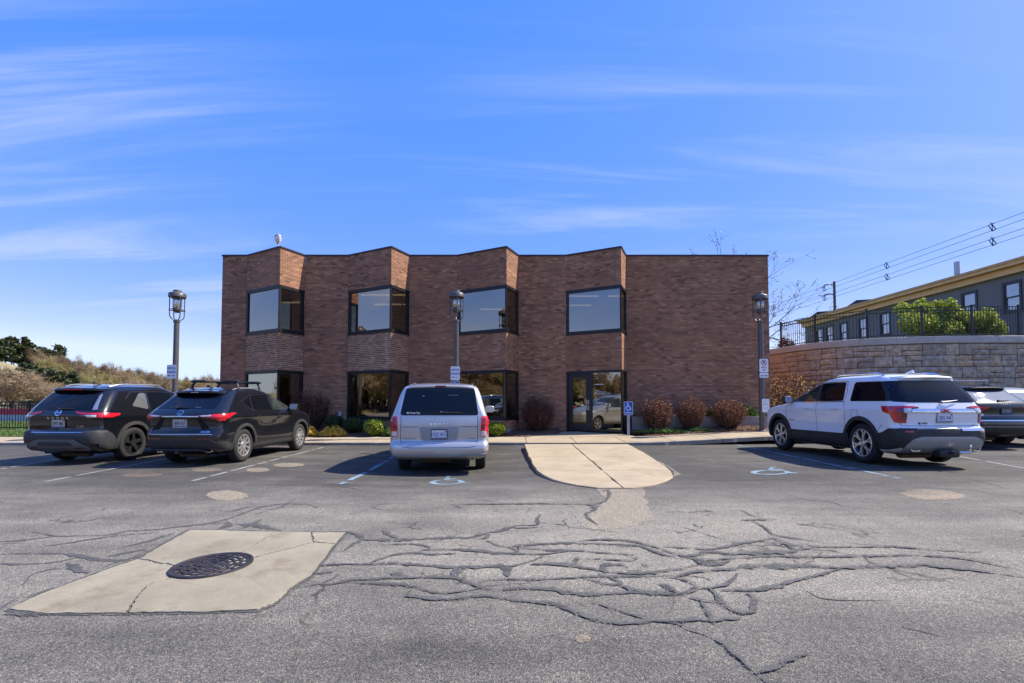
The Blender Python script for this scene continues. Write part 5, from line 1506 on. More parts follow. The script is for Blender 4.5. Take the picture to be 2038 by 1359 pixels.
o = mb.build('grass', MT['grass']); struct(o, 'short green grass at the left lawn', 'grass', 'stuff')
iron_fence('iron_fence', 'low black iron fence across the lawn at the far left', [(-36, 19.6), (-23.05, 19.6)], .13, 1.22, 2.16, .118)
iron_fence('iron_fence', 'low black iron fence behind the two black cars', [(-22.9, 19.6), (-12.0, 19.6)], .13, 1.22, 2.16, .118)
# coloured boards of a sports court seen through the fence
for i in range(9):
    x0 = -42+i*2.0
    t = thing('court_board', 'red over pale blue barrier board beyond the left iron fence', 'barrier', (x0, 29.0, .1), 0, 'red and blue court boards')
    mb = MB(); mb.box(.01, 1.98, 0, .05, .42, .80); mb.build('red_board', MT['banner_red'], t)
    mb = MB(); mb.box(.012, 1.978, .005, .055, .02, .418); mb.build('blue_board', MT['banner_blue'], t)

# ------------------------------------------------------------------- trees
def branchy(mb, r, p, d, L, rad, depth, tips, spread=.55, sides=4, upw=.15):
    n = 3; pts = [p]; q = p.copy(); dd = d.copy()
    for i in range(n):
        dd = (dd+Vector((r.gauss(0,.12), r.gauss(0,.12), r.gauss(0,.08)+upw*.3))).normalized(); q = q+dd*L/n; pts.append(q.copy())
    mb.tube(pts, [rad, rad*.85, rad*.7, rad*.55], sides, 0, False)
    if depth == 0: tips.append((q, dd)); return
    for k in range(r.choice([2, 3, 3])):
        s = pts[r.choice([1, 2, 3, 3])]; a = dd.orthogonal().normalized(); a.rotate(Matrix.Rotation(r.uniform(0, 2*PI), 3, dd))
        nd = (dd*(1-spread*.5)+a*spread*r.uniform(.6, 1.2)+Vector((0,0,upw))).normalized()
        branchy(mb, r, s, nd, L*r.uniform(.58, .82), rad*.5, depth-1, tips, spread, max(3, sides-1), upw)
def twiggy_tree(seed, h, w_, leafm, name, nl=900, ls=.22, conifer=False):
    r = random.Random(seed); t = thing(name, '', 'tree', (0,0,0)); tr_ = MB(); cr = MB()
    if conifer:
        tr_.tube([(0,0,-.3),(r.gauss(0,.15),r.gauss(0,.15),h*.55),(r.gauss(0,.3),r.gauss(0,.3),h*.95)], [h*.022,h*.015,h*.004], 6, 0, False)
        lay = []
        for k in range(16):
            zf = .14+.84*k/16+r.uniform(-.03,.03); rad = w_*(1.05-zf)*r.uniform(.55, 1.15)+.25; a = r.uniform(0, 2*PI); e = Vector((math.cos(a)*rad, math.sin(a)*rad, h*zf+rad*.12))
            tr_.tube([(0,0,h*zf-.1), e], [.05,.02], 4, 0, False); lay.append((e, rad))
            for i in range(nl//13):
                q = r.random()**.6; c = Vector((0,0,h*zf)).lerp(e, q)+Vector((r.gauss(0,.16*w_*.6), r.gauss(0,.16*w_*.6), r.gauss(0,.22))); leaf_quad(cr, c, ls*r.uniform(.6,1.4), 0, 1.0, 1.6, r)
    else:
        tips = []; branchy(tr_, r, Vector((0,0,-.3)), Vector((0,0,1)), h*.34, h*.018, 3, tips, .75, 5, .16)
        mz = max(x[0].z for x in tips); mr = max(math.hypot(x[0].x, x[0].y) for x in tips)
        for m_ in (tr_,): m_.v = [(x*w_/mr*1.0, y*w_/mr*1.0, z*h/mz if z > 0 else z) for x, y, z in m_.v]
        for i in range(nl):
            q, d = r.choice(tips); c = Vector((q.x*w_/mr, q.y*w_/mr, q.z*h/mz))+Vector((r.gauss(0,.10*w_), r.gauss(0,.10*w_), r.gauss(0,.07*h)))
            # twig ends: thin slivers
            n = Vector((r.gauss(0,1), r.gauss(0,1), r.gauss(0,1)+.6)).normalized(); l = ls*r.uniform(1.2, 3.0); s_ = n.orthogonal().normalized()*ls*r.uniform(.07,.16)
            cr.poly([c-s_, c+s_, c+n*l])
    tr_.build('trunk', MT['bark'], t); cr.build('crown', leafm, t); return t
protos = {'brown': [twiggy_tree(30+i, 8.5, 3.2, MT['leaf_brown'], 'bare_tree', 1500, .36) for i in range(3)],
          'olive': [twiggy_tree(40+i, 7.0, 3.2, MT['leaf_olive'], 'budding_tree', 1500, .36) for i in range(2)],
          'pine': [twiggy_tree(50+i, 8.5, 3.2, MT['leaf_pine'], 'pine_tree', 1500, .46, True) for i in range(3)],
          'brush': [twiggy_tree(60+i, 4.2, 2.9, MT['leaf_brown'], 'brush_thicket', 1500, .26) for i in range(2)]}
used = set()
LAB = {'brown': ('bare brown tree on the slope of the wooded hill', 'bare trees on the hill'), 'olive': ('olive budding tree among the bare trees below the hill', 'budding trees below the hill'),
       'pine': ('dark green pine along the crest of the left hill', 'pines on the hill crest'), 'brush': ('reddish brown thicket in front of the hill at left', 'brown thickets')}
def put_tree(kind, x, y, z, s, rz, r, lab=None, grp=None, sz=1.0):
    P = protos[kind]; o0 = P[r.randrange(len(P))]
    if o0.name not in used: used.add(o0.name); o = o0
    else: o = dup(o0)
    o.location = (x, y, z); o.rotation_euler = (0, 0, rz); o.scale = (s, s, s*sz); o['label'] = lab or LAB[kind][0]; o['group'] = grp or LAB[kind][1]; o['category'] = 'tree'
rt = random.Random(8)
def where(u):
    for lim, txt in ((2, 'at the left frame edge'), (22, 'over the far left of the iron fence'), (45, 'above the fence just left of the black SUV'), (75, 'above the left end of the black SUV'), (105, 'above the SUV rear window'), (140, 'left of the SUV roof middle'),
                     (175, 'above the SUV roof middle'), (210, 'right of the SUV roof middle'), (245, 'above the front of the SUV roof'), (280, 'above the SUV bonnet end'), (310, 'midway from SUV roof to lamp post'), (333, 'just left of the lamp post sign'),
                     (362, 'behind the lamp post'), (395, 'just right of the lamp post'), (420, 'above the crossover roof rack'), (600, 'against the brick corner')):
        if u < lim: return txt
SHORT = {'brown': 'bare brown tree', 'olive': 'olive budding tree', 'pine': 'dark green pine', 'brush': 'brown thicket'}
def hill_tree(kind, u, Y, s, **k):
    far = 'on the skyline' if Y > 110 else 'on the slope' if Y > 80 else 'at the hill foot'
    k.setdefault('grp', LAB[kind][1]); k['lab'] = '%s %s %s' % (SHORT[kind], far, where(u))
    x = (u-1019)/FPX*Y; put_tree(kind, x, Y, z_hill(x, Y)-.1, s, rt.uniform(0, 6.28), rt, **k)
for u in (-45, -30, -16, -4, 8, 18, 28, 38, 48, 57, 66, 75, 84, 92, 100, 108, 115, 121): hill_tree('pine', u+rt.uniform(-3,3), rt.uniform(118, 128), rt.uniform(.70, 1.02))
for k in range(16): hill_tree('brown', 56+rt.random()*90, rt.uniform(112, 122), rt.uniform(.5, .72), lab='grey brown bare tree below the pines on the hill crest', grp='bare trees under the crest')
for u, Y in ((48, 74), (60, 72), (72, 71), (84, 69), (96, 68), (108, 67), (120, 66), (133, 65), (146, 65), (66, 76), (92, 73), (118, 70), (158, 66), (104, 64)): hill_tree('pine', u, Y, rt.uniform(.50, .66), lab='dark green pine half way down the left hill among bare trees', grp='pines on the hillside')
for k in range(46):
    u = 62+rt.random()*385; hill_tree('brown', u, rt.uniform(104, 128), rt.uniform(.42, .62))
for k in range(46):
    u = 150+rt.random()*290; hill_tree('brown', u, rt.uniform(84, 112), rt.uniform(.40, .60))
for k in range(40):
    u = 200+rt.random()*235; hill_tree('brown', u, rt.uniform(120, 150), rt.uniform(.50, .80), lab='tall bare tree on the far low skyline left of the building', grp='bare trees on the far skyline')
for k in range(30):
    u = 90+rt.random()*345; hill_tree('olive', u, rt.uniform(74, 104), rt.uniform(.42, .62))
for k in range(34):
    u = -30+rt.random()*470; hill_tree('brush', u, rt.uniform(48, 62), rt.uniform(.8, 1.1) * (1.0 if u < 50 else .72))
for k in range(14):
    u = -40+rt.random()*230; hill_tree('olive', u, rt.uniform(56, 66), rt.uniform(.42, .60), lab='olive budding tree at the foot of the hill at far left', grp='budding trees at far left')
# woods west and south of the lot: they stand out of the frame and show in the window glass
for k in range(150):
    a = R(rt.uniform(168, 322)); d = rt.uniform(44, 62); x, y = math.cos(a)*d*1.05-6, math.sin(a)*d
    if abs(x) < 46 and y > -20: continue
    kind = rt.choice(['brown', 'olive', 'olive', 'brush', 'brush']) if k % 12 else 'pine'
    put_tree(kind, x, y, -.35, rt.uniform(.8, 1.15) if kind != 'brush' else rt.uniform(1.0, 1.5), rt.uniform(0, 6), rt, 'tree across the lot, mirrored in the window glass', 'trees mirrored in the glass')
for k in range(70):
    a = R(rt.uniform(158, 205)); d = rt.uniform(40, 54); x, y = math.cos(a)*d*1.05-6, math.sin(a)*d
    if y > 12 or x > -42: continue
    put_tree(rt.choice(['olive', 'brush', 'brown', 'brush']), x, y, -.1, rt.uniform(.8, 1.3), rt.uniform(0, 6), rt, 'tree across the lot, mirrored in the window glass', 'trees mirrored in the glass')
mb = MB(); nseg = 60
for i in range(nseg+1):
    a = R(160+170*i/nseg)
    for d, z in ((40, -.25), (52, .5+.3*math.sin(i*.9)), (66, 2.0+.8*math.sin(i*.53)+.5*math.sin(i*1.7)), (95, 3.5)): mb.v.append((math.cos(a)*d*1.1-6, math.sin(a)*d, z))
for i in range(nseg):
    for k in range(3): mb.face((i*4+k, i*4+k+1, i*4+k+5, i*4+k+4))
struct(mb.build('far_bank', MT['dry'], None, True), 'brushy bank across the lot, mirrored in the window glass', 'bank')

# bare tree standing behind the building's right corner
r = random.Random(77)
t = thing('bare_tree', 'bare spring tree reaching above and past the right corner of the brick building', 'tree', (14.9, 29.5, ZG))
tb = MB(); tips = []
for d, L in ((Vector((-.35,0,1)), 3.0), (Vector((.05,-.1,1)), 2.7), (Vector((-.75,.1,.9)), 2.9), (Vector((.95,-.2,.30)), 2.1), (Vector((.95,-.1,.02)), 2.0), (Vector((.9,.2,-.05)), 1.7)):
    branchy(tb, r, Vector((0,0,1.6)), d.normalized(), L, .060, 3, tips, .6, 5, .10)
tb.tube([(0,0,-.3),(0,0,1.4)], [.22,.17], 8, 0, False)
lf = MB()
for q, d in tips:
    for k in range(3):
        e = q+d*r.uniform(.1,.5)+Vector((r.gauss(0,.18), r.gauss(0,.18), r.gauss(0,.15))); tb.tube([q, e], [.010,.005], 3, 0, False)
        for _ in range(2): leaf_quad(lf, e+Vector((r.gauss(0,.06), r.gauss(0,.06), r.gauss(0,.06))), .075*r.uniform(.6,1.2), 0, .2, 1.6, r)
tb.build('trunk', MT['bark'], t); lf.build('buds', MT['leaf_olive'], t)['kind'] = 'stuff'
# yellow-green spring tree behind the right fence
r = random.Random(78)
t = thing('leafy_tree', 'low spreading yellow-green tree behind the iron fence on the terrace', 'tree', (21.0, 22.4, ZG))
tb = MB(); lf = MB()
for k in range(7):
    a = 2*PI*k/7; tb.tube([(0,0,-.1),(math.cos(a)*.4, math.sin(a)*.4, .8),(math.cos(a)*1.3, math.sin(a)*1.1, 1.5)], [.07,.05,.02], 5, 0, False)
cl = [(Vector((r.uniform(-2.0, 2.1), r.uniform(-1.1, 1.1), r.uniform(.35, 1.5))), r.uniform(.35, .62)) for _ in range(34)] + [(Vector((r.uniform(-1.2, .7), r.uniform(-.7, .7), r.uniform(1.6, 2.15))), r.uniform(.28, .45)) for _ in range(20)] + [(Vector((r.uniform(-.4, 1.5), r.uniform(-.7, .7), r.uniform(1.3, 1.9))), r.uniform(.30, .45)) for _ in range(10)] + [(Vector((r.uniform(-.9, .4), r.uniform(-.4, .4), r.uniform(2.0, 2.5))), r.uniform(.22, .36)) for _ in range(8)]
for c, rad in cl:
    for k in range(int(420*rad*rad/.2)):
        d = Vector((r.gauss(0,1), r.gauss(0,1), r.gauss(0,1)*.7)).normalized()*rad*(r.random()**.3); p = c+d
        if p.z > .05: leaf_quad(lf, p, .10*r.uniform(.6, 1.3), 0, .6, 1.4, r)
tb.build('trunk', MT['bark'], t); lf.build('crown', MT['leaf_maple'], t)
mound(79, .38, .3, .62, 380, MT['leaf_barberry'], 'terrace_shrub', 'little dark shrub by the first fence post beside the brick corner', 'shrub', (13.15, 21.75, ZC1-.03), .06)

# =================================================================== VEHICLES
def pchip(xs, ys):
    xs = np.array(xs, float); ys = np.array(ys, float); h = np.diff(xs); dl = np.diff(ys)/h; m = np.zeros(len(xs))
    for i in range(1, len(xs)-1):
        if dl[i-1]*dl[i] > 0:
            w1, w2 = 2*h[i]+h[i-1], h[i]+2*h[i-1]; m[i] = (w1+w2)/(w1/dl[i-1]+w2/dl[i])
    m[0], m[-1] = dl[0], dl[-1]
    def f(x):
        x = min(max(x, xs[0]), xs[-1]); i = min(len(xs)-2, max(0, int(np.searchsorted(xs, x, 'right'))-1)); t = (x-xs[i])/h[i]
        return float((1+2*t)*(1-t)**2*ys[i]+t*(1-t)**2*h[i]*m[i]+t*t*(3-2*t)*ys[i+1]+t*t*(t-1)*h[i]*m[i+1])
    return f
class Car:
    """body as stacked plan outlines; local x = right, y = forward from the rear bumper, z = up"""
    def __init__(s, tab, top, wheels, R_, arch, rr=.24, rf=.42, cr=.07, cf=.18, crown=.045, drop=.010, dropc=2.0, crease=.95, belt=1.05):
        zs = [r[0] for r in tab]; s.zs = zs
        s.fxr, s.fxf, s.fb = (pchip(zs, [r[k] for r in tab]) for k in (1, 2, 3))
        s.top, s.wh, s.R, s.arch = top, wheels, R_, arch
        s.rr0, s.rf0, s.cr0, s.cf0, s.crown, s.drop, s.dropc, s.crease, s.belt = rr, rf, cr, cf, crown, drop, dropc, crease, belt
    def pr(s, z):
        xr, xf, b = s.fxr(z), s.fxf(z), s.fb(z)
        rr = min(s.rr0, b*.6); rf = min(s.rf0, b*.6)
        return xr, xf, b, rr, rf
    def deform(s, a, y, z):
        """sculpting applied to every body point and everything laid on it"""
        sg = 1 if a >= 0 else -1; a = abs(a)
        body = max(0, min(1, a/.75-.2))
        mid = math.exp(-((y-(s.wh[0]+s.wh[1])/2)/1.05)**4)
        k = .016*math.exp(-((z-s.crease)/.055)**2) - .028*mid*math.exp(-((z-(s.crease-.30))/.17)**2)
        for wy in s.wh: k += .020*math.exp(-((y-wy)/.42)**2-((z-s.R*1.9)/.22)**2)
        a += k*body*(1 if z < s.belt+.1 else 0)
        t = max(0, min(1, (z-s.belt)/(s.top-s.belt)))
        z2 = z - s.drop*(y-s.dropc)**2*t*t
        return Vector((sg*a, y, z2))
    def side(s, y, z, sg=1):
        xr, xf, b, rr, rf = s.pr(z); c1 = s.cr0*((b-rr)/b)**2; cx = xr+c1+rr; cf_ = xf-s.cf0*((b-rf)/b)**2-rf
        if y < cx: d = min(rr, cx-y); a = b-rr+math.sqrt(max(0, rr*rr-d*d))
        elif y > cf_: d = min(rf, y-cf_); a = b-rf+math.sqrt(max(0, rf*rf-d*d))
        else: a = b
        return s.deform(sg*a, y, z)
    def rear(s, a, z):
        xr, xf, b, rr, rf = s.pr(z); c1 = s.cr0*((b-rr)/b)**2; q = min(abs(a), b-.002)
        if q <= b-rr: y = xr+s.cr0*(q/b)**2
        else: d = q-(b-rr); y = xr+c1+rr-math.sqrt(max(0, rr*rr-d*d))
        p = s.deform(a, y, z); p.x = p.x if q > b-rr else a; return p
    def front(s, a, z):
        xr, xf, b, rr, rf = s.pr(z); c1 = s.cf0*((b-rf)/b)**2; q = min(abs(a), b-.002)
        if q <= b-rf: y = xf-s.cf0*(q/b)**2
        else: d = q-(b-rf); y = xf-c1-rf+math.sqrt(max(0, rf*rf-d*d))
        p = s.deform(a, y, z); p.x = a if q <= b-rf else p.x; return p
    def loop(s, z):
        xr, xf, b, rr, rf = s.pr(z); c1 = s.cr0*((b-rr)/b)**2; c2 = s.cf0*((b-rf)/b)**2; h = []
        for i in range(9): q = (b-rr)*i/9; h.append((q, xr+s.cr0*(q/b)**2))
        for i in range(8): t = PI/2*i/8; h.append((b-rr+rr*math.sin(t), xr+c1+rr-rr*math.cos(t)))
        y0, y1 = xr+c1+rr, xf-c2-rf
        for i in range(44): h.append((b, y0+(y1-y0)*i/44))
        for i in range(8): t = PI/2*i/8; h.append((b-rf+rf*math.cos(t), y1+rf*math.sin(t)))
        for i in range(10): q = (b-rf)*(1-i/9); h.append((q, xf-s.cf0*(q/b)**2))
        return h+[(-a, y) for a, y in h[1:-1]][::-1]
    def body(s, parent, mat):
        zl = []
        for a, b in zip(s.zs, s.zs[1:]): n = max(2, int((b-a)/.035)); zl += [a+(b-a)*i/n for i in range(n)]
        zl.append(s.zs[-1]); mb = MB(); rows = []
        for z in zl:
            L = s.loop(z); rows.append(list(range(len(mb.v), len(mb.v)+len(L)))); mb.v += [tuple(s.deform(a, y, z)) for a, y in L]
        L = s.loop(zl[-1]); y_c = sum(p[1] for p in L)/len(L)
        for k in (.93, .84, .7, .5, .28, .1):
            rows.append(list(range(len(mb.v), len(mb.v)+len(L))))
            mb.v += [tuple(s.deform(a*k, y_c+(y-y_c)*(k*.6+.4*k**.5 if k > .1 else k), zl[-1]+s.crown*(1-k*k)*1.0)) for a, y in L]
        n = len(L)
        for r0, r1 in zip(rows, rows[1:]):
            for i in range(n): j = (i+1) % n; mb.face((r0[i], r0[j], r1[j], r1[i]))
        mb.face(rows[0][::-1]); mb.face(rows[-1])
        me = mb.mesh('body', [mat, MT['blackpl']], False)
        o = obj('body', me, parent)
        # wheel wells
        cb = MB()
        for wy in s.wh:
            for sg in (-1, 1):
                pr_ = [(s.arch, .42*sg), (s.arch, 1.3*sg)]; k = len(cb.v); m_ = 40
                for x in (.42*sg, 1.3*sg):
                    for i in range(m_): t = 2*PI*i/m_; cb.v.append((x, wy+s.arch*math.cos(t), s.R+s.arch*math.sin(t)))
                for i in range(m_):
                    j = (i+1) % m_; f = (k+i, k+j, k+m_+j, k+m_+i); cb.face(f if sg < 0 else f[::-1], 1)
                A_, B_ = [k+i for i in range(m_)], [k+m_+i for i in range(m_)]
                cb.face(A_ if sg > 0 else A_[::-1], 1); cb.face(B_[::-1] if sg > 0 else B_, 1)
        cme = cb.mesh('cutter', [mat, MT['blackpl']]); co = bpy.data.objects.new('cutter', cme); C.objects.link(co); co.parent = parent
        bmc = bmesh.new(); bmc.from_mesh(cme); bmesh.ops.recalc_face_normals(bmc, faces=bmc.faces); bmc.to_mesh(cme); bmc.free()
        bmc = bmesh.new(); bmc.from_mesh(me); bmesh.ops.recalc_face_normals(bmc, faces=bmc.faces); bmc.to_mesh(me); bmc.free()
        md = o.modifiers.new('wells', 'BOOLEAN'); md.operation = 'DIFFERENCE'; md.solver = 'EXACT'; md.object = co; bpy.context.view_layer.update()
        dg = bpy.context.evaluated_depsgraph_get(); dg.update()
        nm = bpy.data.meshes.new_from_object(o.evaluated_get(dg)); o.modifiers.clear(); o.data = nm; nm.name = 'body'
        bpy.data.objects.remove(co, do_unlink=True)
        nm.polygons.foreach_set('use_smooth', [True]*len(nm.polygons)); nm.set_sharp_from_angle(angle=R(32)); nm.update()
        return o
def rp(pts, r, n=4):
    """round the corners of a polygon"""
    o = []
    for i, p in enumerate(pts):
        p = Vector(p); a = Vector(pts[i-1])-p; b = Vector(pts[(i+1) % len(pts)])-p
        q = min(r, a.length*.45, b.length*.45); a = p+a.normalized()*q; b = p+b.normalized()*q
        for k in range(n+1): t = k/n; o.append(tuple(a*(1-t)**2+p*2*t*(1-t)+b*t*t))
    return o
def band(pts, wd):
    """polyline -> closed strip polygon"""
    P = [Vector(p) for p in pts]; l, r = [], []
    for i, p in enumerate(P):
        d = (P[min(i+1, len(P)-1)]-P[max(i-1, 0)]).normalized(); n = Vector((-d.y, d.x))*wd/2; l.append(tuple(p+n)); r.append(tuple(p-n))
    return l+r[::-1]
def patch(fn, polys, off, thick, name, mat, parent, maxlen=.07):
    """lay flat-drawn polygons on a body surface: fn maps (u, z) to 3-D; stands off proud, with a turned-in rim"""
    bm = bmesh.new()
    for pts in polys:
        vs = [Vector((a, b, 0)) for a, b in pts]
        tris = geometry.tessellate_polygon([vs]); bv = [bm.verts.new(v) for v in vs]
        for t in tris:
            try: bm.faces.new([bv[i] for i in t])
            except ValueError: pass
    for _ in range(6):
        ed = [e for e in bm.edges if e.calc_length() > maxlen]
        if not ed: break
        bmesh.ops.subdivide_edges(bm, edges=ed, cuts=1); bmesh.ops.triangulate(bm, faces=[f for f in bm.faces if len(f.verts) > 3])
    bnd = [e for e in bm.edges if e.is_boundary]; bverts = {}
    nv = {}
    h = .004
    for v in bm.verts:
        u, z = v.co.x, v.co.y; p = fn(u, z); du = fn(u+h, z)-fn(u-h, z); dz = fn(u, z+h)-fn(u, z-h); n = du.cross(dz)
        n = n.normalized() if n.length > 1e-9 else Vector((0, -1, 0))
        ref = Vector((p.x*1.2, (p.y-2.4)*.5, .15*(p.z-.7)))
        if n.dot(ref) < 0: n = -n
        nv[v] = (p, n)
    for v, (p, n) in nv.items(): v.co = p+n*off
    for e in bnd:
        for v in e.verts:
            if v not in bverts: p, n = nv[v]; bverts[v] = bm.verts.new(p+n*(off-thick))
    for e in bnd:
        a, b = e.verts; bm.faces.new((a, b, bverts[b], bverts[a]))
    bmesh.ops.recalc_face_normals(bm, faces=bm.faces)
    me = bpy.data.meshes.new(name); bm.to_mesh(me); bm.free(); me.materials.append(mat)
    me.polygons.foreach_set('use_smooth', [True]*len(me.polygons)); me.set_sharp_from_angle(angle=R(40))
    return obj(name, me, parent)
def make_wheel(Rt, wt, rim, style, mat, n):
    """axle along +x, outer face at x = 0; returns (disc, tyre, rim) meshes"""
    ty = MB(); s_ = [(rim-.005,-.02),(rim+.012,-.004),(rim+(Rt-rim)*.45,.010),(Rt-.03,-.002),(Rt-.008,-.022),(Rt,-.05),(Rt,-wt+.05),(Rt-.008,-wt+.022),(Rt-.03,-wt+.002),(rim+.01,-wt+.01),(rim-.01,-wt+.03)]
    ty.lathe(s_, 40, 0, 'x')
    for q in (.32, .5, .68): ty.lathe([(Rt+.0015,-wt*q-.006),(Rt+.0018,-wt*q+.006)], 40, 0, 'x')
    rm = MB(); rm.lathe([(rim-.004,-.016),(rim+.004,-.004),(rim-.010,.0),(rim-.022,-.006),(rim-.03,-.05),(rim-.035,-wt*.7)], 40, 0, 'x')
    def spoke(a, r0, r1, w0, w1, lean=0, x0=-.012, x1=-.008):
        ca, sa = math.cos(a), math.sin(a); cb, sb = math.cos(a+lean), math.sin(a+lean); k = len(rm.v)
        for (r, w_, c, s2, x) in ((r0, w0, ca, sa, x0-.012), (r1*.55+r0*.45, (w0+w1)/2, math.cos(a+lean*.5), math.sin(a+lean*.5), x0+.004), (r1, w1, cb, sb, x1)):
            for q, dx in ((-1,-.035),(-.8,0),(.8,0),(1,-.035)): rm.v.append((x+dx, r*c-q*w_/2*s2, r*s2+q*w_/2*c))
        for b in (0, 4):
            for q in range(3): rm.face((k+b+q, k+b+q+1, k+b+q+5, k+b+q+4))
    for i in range(n):
        a = 2*PI*i/n+.3
        if style == 'twin': spoke(a-.11, .05, rim-.014, .030, .030, -.05); spoke(a+.11, .05, rim-.014, .030, .030, .05)
        elif style == 'y': spoke(a, .04, rim*.62, .062, .058); spoke(a, rim*.50, rim-.012, .044, .042, -.24); spoke(a, rim*.50, rim-.012, .044, .042, .24)
        elif style == 'blade': spoke(a, .04, rim-.012, .05, .10)
        else: spoke(a, .04, rim-.012, .05, .034)
    rm.lathe([(.075,-.022),(.07,-.004),(.045,.002),(.034,-.004),(0,-.003)], 20, 0, 'x')
    dk = MB(); dk.lathe([(0,-.075),(.14,-.075),(.15,-.07),(rim-.03,-.09)], 28, 0, 'x'); dk.lathe([(0,-wt+.02),(rim-.01,-wt+.02)], 28, 0, 'x')
    return dk.mesh('wheel', MT['gap'], True), ty.mesh('tyre', MT['tyre'], True), rm.mesh('rim', mat, True)
def add_wheels(car, t, meshes, track):
    for wy in car.wh:
        for sg in (1, -1):
            w_ = obj('wheel', meshes[0], t, (sg*track, wy, car.R), 0 if sg > 0 else PI)
            obj('tyre', meshes[1], w_); obj('rim', meshes[2], w_)
def arch_trim(car, t, mat, wd=.075, out_=.016, a0=-8, a1=188):
    for wy in car.wh:
        for sg in (-1, 1):
            ang = [R(a0+(a1-a0)*i/22) for i in range(23)]; r0, r1 = car.arch-.004, car.arch+wd
            pts = [(wy+r0*math.cos(q), max(car.zs[0]+.02, car.R+r0*math.sin(q))) for q in ang]+[(wy+r1*math.cos(q), max(car.zs[0]+.02, car.R+r1*math.sin(q))) for q in ang[::-1]]
            patch(lambda u, z, sg=sg: car.side(u, z, sg), [pts], out_, .05, 'wheel_arch', mat, t, .05)
def both(car, t, name, pts, off, thick, mat, maxlen=.07):
    for sg in (1, -1): patch(lambda u, z, sg=sg: car.side(u, z, sg), pts if isinstance(pts[0][0], (tuple, list)) else [pts], off, thick, name, mat, t, maxlen)
def rearp(car, t, name, pts, off, thick, mat, mirror=False, maxlen=.07):
    P = pts if isinstance(pts[0][0], (tuple, list)) else [pts]
    patch(car.rear, P, off, thick, name, mat, t, maxlen)
    if mirror: patch(car.rear, [[(-a, b) for a, b in p] for p in P], off, thick, name, mat, t, maxlen)
def rear_text(car, t, body, size, mat, a, z, name='lettering', sx=1., bold=.002, off=.008, track=0):
    v, f = text_mesh(body, size, 'CENTER', bold, sx)
    mb = MB(); mb.f = f; mb.m = [0]*len(f)
    for x, y in v:
        p = car.rear(a+x, z+y); mb.v.append((p.x, p.y-off, p.z))
    return mb.build(name, mat, t)
def plate(car, t, a, z, txt, mat=None, ink=None, off=.030, frame=None, size=.088):
    p = car.rear(a, z); y = p.y-off
    m_ = MB(); plate_xz(m_, [(x+a, zz+z) for x, zz in rrect(.335, .185, .018)], y+.004, y+.02); pf = m_.build('plate_holder', frame or MT['blackpl'], t)
    m_ = MB(); plate_xz(m_, [(x+a, zz+z) for x, zz in rrect(.305, .152, .012)], y, y+.004); pl_ = m_.build('license_plate', mat or MT['plate'], t)
    v, f = text_mesh(txt, size, 'CENTER', .0018, .80); mb = MB(); mb.v = [(a+x, y-.0015, z+zz-.004) for x, zz in v]; mb.f = f; mb.m = [0]*len(f); mb.build('plate_number', ink or MT['ink_blue'], pl_)
    mb = MB(); mb.poly([(a-.145,y-.0012,z-.072),(a+.145,y-.0012,z-.072),(a+.145,y-.0012,z-.056),(a-.145,y-.0012,z-.056)]); mb.build('plate_stripe', MT['ink_blue'], pl_)
    mb = MB(); mb.poly([(a+.115,y-.0016,z+.042),(a+.145,y-.0016,z+.042),(a+.145,y-.0016,z+.068),(a+.115,y-.0016,z+.068)]); mb.build('plate_sticker', MT['ink_red'], pl_)
def mirrors(car, t, y, z, mat, w_=.12):
    for sg in (-1, 1):
        p = car.side(y, z, sg); m_ = MB(); m_.sball((p.x+sg*.15, p.y+.02, p.z+.05), w_, .075, .085, .55, 16, 8); m_.sball((p.x+sg*.04, p.y+.02, p.z), .07, .035, .03, .7, 10, 6)
        o = m_.build('mirror', mat, t, True)
        m2 = MB(); plate_xz(m2, [(p.x+sg*.15+a, p.z+.05+b) for a, b in rrect(w_*1.7, .135, .04)], p.y-.062, p.y-.056); m2.build('mirror_glass', MT['clear'], o)
def handles(car, t, ys, z, mat):
    for y in ys:
        for sg in (-1, 1):
            p = car.side(y, z, sg); m_ = MB(); m_.sball((p.x+sg*.022, p.y, p.z), .016, .095, .016, .6, 10, 6); m_.build('door_handle', mat, t, True)
def rails(car, t, y0, y1, mat, a=None, lift=.055, r=.017, zq=None):
    zt_ = car.zs[-1]; zq = zq or zt_-.02
    for sg in (-1, 1):
        pts = []
        for i in range(13):
            u = i/12; y = y0+(y1-y0)*u; p = car.side(y, zq, sg); e = min(1, min(u, 1-u)*7); pts.append((p.x-sg*.035, p.y, p.z+.012+lift*math.sin(e*PI/2)))
        m_ = MB(); m_.tube(pts, [r*.8]+[r]*11+[r*.8], 8); m_.build('roof_rail', mat, t, True)
def fin(car, t, y, mat):
    z = car.top+car.crown*.86-car.drop*(y-car.dropc)**2; m_ = MB()
    m_.v = [(-.028,y-.10,z-.01),(.028,y-.10,z-.01),(.02,y+.10,z-.01),(-.02,y+.10,z-.01),(-.006,y-.085,z+.055),(.006,y-.085,z+.055),(0,y+.05,z+.012)]
    for f in ((0,1,5,4),(1,2,6,5),(2,3,6),(3,0,4,6),(4,5,6)): m_.face(f)
    m_.build('antenna_fin', mat, t, True)
def wiper(car, t, a0, a1, z0, z1, mat):
    p, q = car.rear(a0, z0), car.rear(a1, z1); p.y -= .03; q.y -= .028
    m_ = MB(); m_.tube([tuple(p), tuple(p.lerp(q, .5)-Vector((0,.012,0))), tuple(q)], [.016,.010,.006], 6); m_.sball(tuple(p), .032, .025, .025, 1, 10, 6); m_.build('rear_wiper', mat, t, True)
